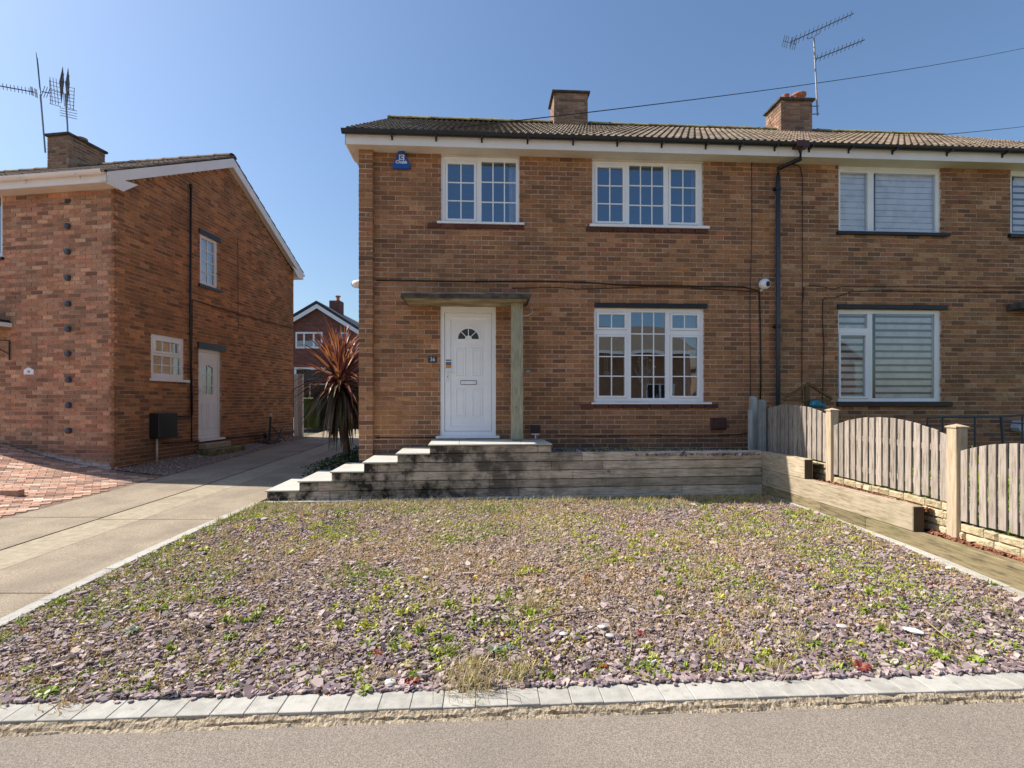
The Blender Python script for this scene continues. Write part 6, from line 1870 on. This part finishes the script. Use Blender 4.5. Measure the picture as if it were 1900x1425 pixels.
# ------------------------------------------------------------------ weeds
def clumpy(n, xyf, scale, thr, seed):
    """rejection-sample positions through smooth random blobs"""
    r2 = np.random.default_rng(seed)
    cs = r2.uniform([-3.4, 2.6], [3.9, 7.6], (int(60 * scale), 2)); rad = r2.uniform(.08, .45, len(cs))
    P = xyf(n * 4)
    d = ((P[:, None, :] - cs[None]) ** 2).sum(2) / (rad[None] ** 2)
    w_ = np.exp(-d).sum(1)
    P = P[(w_ + r2.uniform(-.25, .25, len(P))) > thr]
    return P[:n]
def blades(name, P, length, width, m, lean=.5, tuft=1, z=gz_np, mats=None, spread=.02, parent=None, **kw):
    n = len(P) * tuft
    B = np.repeat(P, tuft, 0) + rng.normal(0, spread, (n, 2))
    L = rng.uniform(length[0], length[1], n); W_ = rng.uniform(width[0], width[1], n)
    a = rng.uniform(0, 2 * np.pi, n); ln = np.abs(rng.normal(0, lean, n)) + .1
    dx, dy = np.cos(a), np.sin(a); sx, sy = -dy, dx
    z0 = z(B[:, 0], B[:, 1]) - .002
    def pt(s, wmul, side):
        r = L * s; hor = np.sin(ln * s * 1.3) * r; ver = np.cos(ln * s * 1.3) * r
        return np.stack([B[:, 0] + dx * hor + sx * W_ * wmul * side, B[:, 1] + dy * hor + sy * W_ * wmul * side, z0 + ver], 1)
    V = np.stack([pt(0, .7, -1), pt(0, .7, 1), pt(.5, 1, 1), pt(.5, 1, -1), pt(1, 0, 0)], 1).reshape(-1, 3)
    fb = np.array([0, 1, 2, 3, 3, 2, 4]); Lp = (fb[None] + (np.arange(n) * 5)[:, None]).ravel(); cn = np.tile([4, 3], n)
    return np_mesh(name, V, Lp, cn, m, parent, kind='stuff', **kw)
def back_bias(n): return in_garden(n, .75)
def back_edge(n):
    P = in_garden(n * 6, .3); t_ = P[:, 1] - (6.75 + (P[:, 0] + 3.3) * .0945); P = P[t_ > -.35 - rng.uniform(0, .4, len(P))]; return P[:n]
def left_edge(n):
    Y = rng.uniform(2.7, 6.8, n); return np.stack([-3.3 + np.abs(rng.normal(0, .12, n)), Y], 1)
def front_edge(n):
    X = rng.uniform(-3.2, 3.6, n); return np.stack([X, 2.75 + .055 * X + np.abs(rng.normal(0, .12, n))], 1)
blades('dry_moss', clumpy(38000, in_garden, 3.0, .7, 1), (.01, .03), (.002, .0055), m_rust, lean=.9, label='rusty dried moss and seedlings between the chippings', cat='moss')
blades('dry_grass', clumpy(26000, in_garden, 2.6, .75, 2), (.015, .055), (.0012, .0028), m_straw, lean=.8, label='straw coloured dry grass threaded through the slate', cat='grass')
blades('green_weeds', clumpy(1800, back_bias, .8, .6, 3), (.015, .045), (.003, .009), m_green, lean=.9, tuft=8, spread=.02, label='small green weeds growing among the chippings', cat='weeds')
blades('yellow_green_weeds', clumpy(2600, back_bias, .9, .6, 4), (.012, .035), (.004, .009), m_lime, lean=1.0, tuft=7, spread=.025, label='yellow green clover patches among the chippings', cat='weeds')
blades('leafy_weeds', clumpy(120, in_garden, .4, .35, 21), (.03, .065), (.005, .011), m_green, lean=1.0, tuft=22, spread=.016, label='leafy green weeds sprouting in little clumps all over the slate', cat='weeds')
blades('yellow_weeds', clumpy(190, back_bias, .45, .35, 22), (.025, .055), (.005, .011), m_lime, lean=1.1, tuft=24, spread=.02, label='yellow green weed clumps all over the slate', cat='weeds')
blades('straw_tufts', in_garden(130, .8), (.04, .11), (.0014, .003), m_straw, lean=.6, tuft=26, spread=.02, label='small straw tufts all over the slate', cat='grass')
blades('moss_clumps', clumpy(800, back_bias, 1.0, .35, 23), (.01, .03), (.003, .007), m_rust, lean=1.0, tuft=55, spread=.04, label='tan and rusty moss cushions between the slate chips', cat='moss')
blades('red_weeds', in_garden(46, 1.5), (.015, .035), (.004, .009), m_redweed, lean=1.1, tuft=24, spread=.022, label='small red leaved weeds in the slate', cat='weeds')
blades('lime_weed_patches', clumpy(2600, in_garden, .35, .55, 9), (.012, .04), (.003, .008), m_lime, lean=.9, tuft=7, spread=.02, label='bright yellow green weed patches here and there in the slate', cat='weeds')
blades('back_edge_weeds', back_edge(550), (.02, .06), (.002, .006), m_green, lean=.7, tuft=5, spread=.02, label='green weeds crowding the back edge of the slate bed', cat='weeds')
blades('back_edge_dry_stalks', back_edge(1500), (.02, .11), (.0012, .003), m_straw, lean=.6, tuft=4, spread=.03, label='dry stalks along the foot of the sleeper wall', cat='grass')
blades('back_edge_moss', back_edge(5000), (.01, .03), (.002, .006), m_rust, lean=.9, tuft=2, label='rusty moss along the back of the slate bed', cat='moss')
blades('edging_weeds', left_edge(240), (.02, .06), (.002, .006), m_green, lean=.8, tuft=9, spread=.02, label='green weeds along the left edging', cat='weeds')
blades('edging_moss', left_edge(1500), (.01, .03), (.002, .005), m_rust, lean=.9, tuft=2, label='rusty moss along the left edging', cat='moss')
blades('kerb_moss', front_edge(3500), (.008, .028), (.002, .005), m_rust, lean=.9, tuft=2, spread=.02, label='rusty moss along the inside of the kerb', cat='moss')
blades('kerb_weeds', front_edge(160), (.02, .055), (.003, .008), m_green, lean=.8, tuft=12, spread=.02, label='green weeds along the inside of the kerb', cat='weeds')

def px_g(x, y):
    """point of the garden bed under a picture position"""
    D_ = 4.0
    for _ in range(20):
        X = (x - CX) / FOC * D_; D_ = (E - garden_z(X, D_)) * FOC / (y - HY)
    return (x - CX) / FOC * D_, D_
def px_many(L): return np.array([px_g(x, y) for x, y in L])
# tufts and rosettes one can pick out in the picture
def rosette(x, y, r, n, m, label, cat='weed', up=.35, wd=.18, name='weed', grp='weeds one can pick out in the slate'):
    X, Y = px_g(x, y); z_ = garden_z(X, Y) + .006; q = MB()
    for k in range(n):
        a = 2 * math.pi * k / n * 2.4 + random.uniform(-.3, .3); L = r * random.uniform(.6, 1.1); e = up * random.uniform(.5, 1.6)
        d = Vector((math.cos(a), math.sin(a), 0)); s_ = Vector((-d.y, d.x, 0)) * L * wd
        b0 = Vector((X, Y, z_)); m1 = b0 + d * L * .55 + Vector((0, 0, L * e)); t_ = b0 + d * L + Vector((0, 0, L * e * .7))
        q.quad(b0 - s_ * .3, b0 + s_ * .3, m1 + s_, m1 - s_); q.quad(m1 - s_, m1 + s_, t_)
    tag(q.build(name, m), label, cat, grp)
RS = [(88, 1292, .06, 22, m_green, 'bright green weed at the far left end of the kerb'), (176, 1292, .045, 14, m_green, 'small bright weed left of the kerb joints near the left end'),
      (50, 1245, .05, 14, m_green, 'green weed near the bottom left corner of the bed'), (205, 1170, .03, 12, m_green, 'little green weed left of centre in the slate'),
      (380, 1022, .06, 20, m_lime, 'yellow green cushion weed by the left edging'), (538, 1028, .05, 18, m_lime, 'lime green cushion weed right of the left edging'),
      (310, 1115, .05, 12, m_green, 'upright leafy weed in the left part of the slate'), (245, 1175, .06, 20, m_sage, 'grey green feathery weed in the left part of the slate'),
      (677, 1285, .05, 16, m_green, 'dark green rosette on the kerb edge left of centre'), (915, 1210, .055, 18, m_sage, 'silvery green leafy weed near the bottom centre'),
      (943, 1203, .05, 16, m_sage, 'silvery green weed just right of its twin near the bottom centre'), (810, 1230, .035, 14, m_green, 'green weed left of the large dry tuft'),
      (1240, 1140, .04, 14, m_green, 'green weed right of the centre twig'), (1100, 970, .05, 14, m_lime, 'yellow green weed in the middle distance right of centre'),
      (1498, 965, .06, 16, m_green, 'green leafy weed close to the right edging'), (1335, 1112, .06, 18, m_lime, 'yellow green patch weed in the right half'),
      (1675, 1130, .05, 12, m_green, 'upright green weed at the right, above the white stone'), (1555, 1065, .05, 12, m_green, 'slender green weed in the right middle distance'),
      (1730, 1215, .05, 14, m_green, 'low green weed near the lower right'), (1590, 1200, .05, 16, m_lime, 'yellow flowered green weed left of the white stone'),
      (1750, 1225, .055, 18, m_green, 'dark green leafy weed near the right end of the kerb'), (1812, 1232, .06, 18, m_green, 'green weed close above the kerb at the right'),
      (1815, 1165, .04, 12, m_green, 'small green weed far right'), (1880, 1200, .045, 12, m_green, 'green weed at the right edge of the picture'),
      (640, 1000, .05, 16, m_lime, 'lime weed in the back left of the slate'), (760, 930, .05, 16, m_green, 'green weed against the back edging left of the platform'),
      (905, 940, .05, 16, m_lime, 'bright weed against the back edging under the doorstep'), (600, 1075, .03, 12, m_sage, 'faint grey green weed left of centre'),
      (480, 1215, .045, 12, m_green, 'green weed in the lower left slate'), (560, 1205, .04, 12, m_green, 'green weed below the left centre'),
      (770, 1195, .03, 10, m_redweed, 'red leaved weed left of the dry tuft'), (1010, 1175, .035, 14, m_redweed, 'crimson weed by the centre twig'), (1010, 1150, .03, 12, m_redweed, 'crimson weed just behind the centre twig'),
      (700, 1215, .04, 14, m_redweed, 'reddish weed near the bottom left of centre'), (765, 1270, .05, 20, m_redweed, 'red brown weed by the kerb left of the dry tuft'), (1600, 1243, .06, 26, m_redweed, 'dark red weed by the kerb at the right'),
      (1190, 1180, .045, 18, m_redweed, 'rusty red weed right of centre'), (1118, 1240, .04, 16, m_redweed, 'rusty weed by the kerb right of centre')]
for a_ in RS: rosette(*a_)
def tuft(x, y, n, L, m, label, w_=(.001, .0028), spr=.03, lean=.45):
    X, Y = px_g(x, y)
    o = blades('grass_tuft', np.array([[X, Y]]), L, w_, m, lean=lean, tuft=n, spread=spr)
    del o['kind']; tag(o, label, 'grass tuft', 'grass tufts in the slate')
for a_ in [(880, 1262, 420, (.04, .17), m_straw, 'largest straw coloured grass tuft, close to the kerb', (.001, .0028), .09), (960, 1255, 160, (.03, .12), m_straw, 'dry grass tuft right of the largest one', (.001, .0025), .06),
           (835, 1215, 120, (.03, .09), m_green, 'green grass tuft just behind the largest dry one', (.001, .0025), .04), (1305, 1073, 110, (.04, .1), m_straw, 'pale spiky grass tuft in the right half'),
           (800, 1125, 60, (.03, .07), m_straw, 'small straw tuft left of centre'), (990, 1125, 110, (.04, .1), m_straw, 'wide straw tuft above the centre twig', (.001, .0025), .04),
           (1255, 1010, 60, (.03, .07), m_straw, 'faint straw tuft in the middle distance'), (408, 968, 60, (.04, .1), m_straw, 'dry tuft on the left edging'), (1345, 1205, 90, (.05, .13), m_straw, 'thin tall dry tuft near the kerb right of centre', (.001, .002), .06),
           (1480, 1190, 60, (.03, .1), m_straw, 'thin dry tuft left of the white stone'), (1440, 1245, 90, (.03, .09), m_straw, 'straw tuft on the kerb edge right of centre', (.001, .002), .05), (1420, 895, 60, (.06, .14), m_straw, 'dry stalks in the shaded corner by the sleeper walls', (.001, .002), .12),
           (25, 1280, 200, (.03, .08), m_straw, 'yellow tuft at the bottom left corner', (.001, .0025), .1), (140, 1300, 120, (.02, .06), m_rust, 'rusty tuft on the kerb at the left', (.0015, .003), .06)]:
    tuft(*a_)
# dandelion flowers
for (x, y, w_) in ((882, 1082, 'single yellow flower in the middle of the slate'), (1196, 1042, 'yellow flower in the right half of the slate'), (1172, 1066, 'yellow flower low in the right half of the slate')):
    X, Y = px_g(x, y); z_ = garden_z(X, Y); t = thing('yellow_flower', (X, Y, z_), w_, 'flower', 'yellow flowers in the slate')
    q = MB(); q.tube([(X, Y, z_), (X + .003, Y, z_ + .05)], .0015, 5); q.build('stem', m_green, t)
    q = MB(); q.lathe((X + .003, Y, z_ + .05), [(0, 0), (.016, .003), (.015, .009), (0, .011)], 9); q.build('petals', m_yellow, t)
# twigs
def twig(pts, r, label, lift=.03, m=None):
    P = [Vector((*px_g(x, y), 0)) for x, y in pts]
    for k, p in enumerate(P): p.z = garden_z(p.x, p.y) + lift + .012 * math.sin(k * 2.1)
    q = MB(); q.tube(P, [r * (1 - .5 * k / len(P)) for k in range(len(P))], 6)
    tag(q.build('dead_stalk', m or m_straw, smooth=True), label, 'twig', 'dead stalks lying on the slate')
twig([(972, 1164), (1030, 1152), (1090, 1140), (1145, 1136)], .006, 'longest dead stalk lying across the slate at the centre', m=plain('dead_stalk_brown', (.3, .2, .12), .8))
twig([(1162, 1146), (1168, 1170), (1172, 1200), (1168, 1230)], .003, 'thin pale stalk curving down right of centre')
twig([(1100, 1130), (1130, 1160)], .003, 'short pale stalk beside the longest one')
twig([(1712, 1155), (1740, 1182), (1778, 1205)], .0045, 'pale stalk right of the white stone')
twig([(1705, 1200), (1740, 1206), (1762, 1207)], .003, 'short stalk under the pale one at the right')
twig([(622, 1208), (650, 1222), (668, 1224)], .003, 'short straw stalk near the lower left of centre')
twig([(930, 1148), (955, 1164)], .003, 'short pale stalk left of the longest one')
# pale stones and litter
def pebble(x, y, r, label, m, flat=.4, asp=1.0, rot=0):
    X, Y = px_g(x, y); z_ = garden_z(X, Y) + r * flat + .008
    bm = bmesh.new(); bmesh.ops.create_icosphere(bm, subdivisions=2, radius=r)
    for v in bm.verts:
        v.co *= random.uniform(.88, 1.08); v.co.z *= flat; v.co.x *= asp
    me = bpy.data.meshes.new('stone'); bm.to_mesh(me); bm.free(); me.materials.append(m)
    o = bpy.data.objects.new('stone', me); place(o, Matrix.Translation((X, Y, z_)) @ Matrix.Rotation(rot, 4, 'Z')); tag(o, label, 'stone', 'pale stones on the slate')
m_pale = mat('pale_stone', [(.3, (.4, .39, .36, 1)), (.7, (.62, .6, .56, 1))], scale=20, rough=.8)
pebble(1694, 1176, .03, 'long white stone near the lower right', m_white, .45, 1.9, -.9)
pebble(1760, 1058, .02, 'white lump beside the right edging', m_white, .6, 1.3)
pebble(1562, 1166, .028, 'flat grey white stone left of the long white one', m_pale, .3, 1.3)
pebble(790, 1076, .025, 'pale angular stone in the middle distance left of centre', m_pale, .5)
pebble(755, 1112, .018, 'small pale stone left of centre', m_pale, .6)
pebble(698, 1040, .018, 'small pale stone in the back left', m_pale, .6)
pebble(724, 1272, .03, 'pale slate stone by the kerb left of centre', m_pale, .35, 1.1)
pebble(1117, 1167, .024, 'grey green stone right of the longest stalk', m_pale, .35, 1.3)
pebble(1045, 1180, .022, 'cream stone under the longest stalk', m_pale, .35, 1.4)
pebble(1132, 1184, .025, 'light grey stone right of the cream one', m_pale, .35, 1.2)
X, Y = px_g(1214, 1232); z_ = garden_z(X, Y) + .02
q = MB(); q.tube([(X - .04, Y, z_), (X - .015, Y - .008, z_ - .004), (X + .012, Y, z_ + .004)], .004, 6); tag(q.build('litter', m_white), 'curl of white plastic on the slate near the kerb', 'litter')

# ------------------------------------------------------------------ planting at the corner of the house
# spiky cordyline
CB = Vector((-2.93, 9.15, E - 1.12))
cord = thing('cordyline', CB, 'spiky bronze and orange palm-like plant at the left corner of the brick house', 'plant')
head = CB + Vector((-.13, -.05, 1.42))
q = MB(); q.tube([CB - Vector((0, 0, .1)), CB + Vector((-.02, -.03, .35)), CB + Vector((-.07, -.05, .8)), head], [.085, .06, .055, .06], 10); q.build('trunk', m_bark, cord, smooth=True)
def side_x(y): return FA.p(0, 0, 0).x - (y - 8.0) * .058 - .03
for k in range(290):
    f = k / 290
    el = R(88 - 165 * f ** 1.25) + random.uniform(-.12, .12)      # inner leaves upright, outer ones hang
    az = k * 2.39996 + random.uniform(-.2, .2)
    L = random.uniform(.78, 1.12) * (1 if f < .6 else .98)
    h0 = head + Vector((0, 0, .16 * (1 - f) - .18 * f))
    d = Vector((math.cos(az), math.sin(az), 0)); up = Vector((0, 0, 1)); sd_ = Vector((-d.y, d.x, 0))
    W_ = random.uniform(.021, .034)
    pts = []; p = h0 + d * .03; e = el; n = 6
    droop = random.uniform(.02, .2) + .1 * (f > .35)
    for s_ in range(n + 1):
        t_ = s_ / n; w2 = W_ * (1 - .25 * abs(t_ - .35)) * (1 if t_ < .6 else max(.04, (1 - t_) / .4))
        a_, b_ = p - sd_ * w2, p + sd_ * w2
        keel = (d * math.sin(e) * -1 + up * math.cos(e)) * w2 * -.35
        pts.append((a_, p + keel, b_))
        p = p + (d * math.cos(e) + up * math.sin(e)) * (L / n)
        e -= droop * (1 if e > -1.4 else 0)
    m_ = MB()
    def cl(v):
        v = v.copy(); lim_ = side_x(v.y)
        if v.y > 7.98 and v.x > lim_: v.x = lim_
        elif v.y <= 7.98 and v.x > -2.5: v.y = min(v.y, 7.9)
        return v
    for s_ in range(n):
        for i in (0, 1):
            m_.quad(cl(pts[s_][i]), cl(pts[s_][i + 1]), cl(pts[s_ + 1][i + 1]), cl(pts[s_ + 1][i]))
    m_.build('leaf', m_cord if f < .55 or random.random() < .12 else m_cord_l, cord, smooth=False)
# dark ground cover beside the steps
def leaves(name, P, size, m, zf, **kw):
    n = len(P); L = rng.uniform(size * .6, size * 1.3, n); a = rng.uniform(0, 2 * np.pi, n); e = rng.uniform(-.2, .9, n)
    z0 = zf(P); dx, dy = np.cos(a) * np.cos(e), np.sin(a) * np.cos(e); dz = np.sin(e); sx, sy = -np.sin(a), np.cos(a)
    def pt(s, w_, side): return np.stack([P[:, 0] + dx * L * s + sx * L * w_ * side, P[:, 1] + dy * L * s + sy * L * w_ * side, z0 + dz * L * s], 1)
    V = np.stack([pt(0, 0, 0), pt(.45, .34, -1), pt(1, 0, 0), pt(.45, .34, 1)], 1).reshape(-1, 3)
    Lp = (np.arange(4)[None] + (np.arange(n) * 4)[:, None]).ravel()
    return np_mesh(name, V, Lp, np.full(n, 4), m, kind='stuff', **kw)
n = 4200
t_ = rng.uniform(0, 1, n); Yc = 7.95 + t_ * 3.2
Xc = (-3.3 + t_ * .2) + rng.uniform(0, 1, n) * (.72 - t_ * .1)
mound = lambda P: E - 1.2 + .04 * (P[:, 1] - 7.9) + rng.uniform(0, .16, len(P)) + .13 * np.clip((P[:, 0] + 3.35) / .8, 0, 1)
leaves('ground_cover', np.stack([Xc, Yc], 1), .05, m_ivy, mound, label='dark green ground cover between the driveway and the steps', cat='ground cover')
strip_path('bed_kerb', [(-3.36, 7.95, E - 1.25), (-3.2, 9.5, E - 1.2)], .09, .7, 0)
# weeds and wild flowers behind the fence
P = np.stack([rng.uniform(4.15, 8.5, 9000), rng.uniform(3.2, 8.0, 9000)], 1)
zl = lambda x, y: E - 1.3 + (y - 2.3) * .065
blades('neighbour_grass', P, (.04, .16), (.004, .01), m_green, lean=.5, tuft=3, spread=.04, z=zl, label='long green grass in the garden behind the picket fence', cat='grass')
P = np.stack([rng.uniform(5.2, 6.3, 130), rng.uniform(6.0, 6.7, 130)], 1)
fl_ = thing('wild_flowers', (5.6, 6.3, E - 1.05), 'clump of yellow flowers peeping over the fence right of the third post', 'flowers')
q = MB(); q2 = MB()
for k in range(26):
    x, y = random.gauss(5.42, .1), random.gauss(6.15, .08); h_ = random.uniform(.3, .62)
    q.tube([(x, y, E - 1.05), (x + random.uniform(-.05, .05), y, E - 1.05 + h_)], .005, 4); 
    tp_ = Vector((x, y, E - 1.05 + h_ - .02))
    q.quad(tp_, tp_ + Vector((.05, 0, -.05)), tp_ + Vector((.02, .02, -.12)))
    if k % 2: q2.lathe(tp_ + Vector((0, 0, .01)), [(0, 0), (.022, .005), (.02, .02), (0, .025)], 8)
q.build('stems', m_lime, fl_); q2.build('flower_heads', m_yellow, fl_)
# a few weeds in the raised bed
P = np.stack([rng.uniform(.7, 3.6, 60), rng.uniform(7.6, 8.1, 60)], 1)
blades('bed_weeds', P, (.03, .09), (.004, .01), m_green, lean=.7, tuft=5, spread=.03, z=lambda x, y: np.full(len(x), E - .77), label='a few weeds in the raised bed against the wall', cat='weeds')
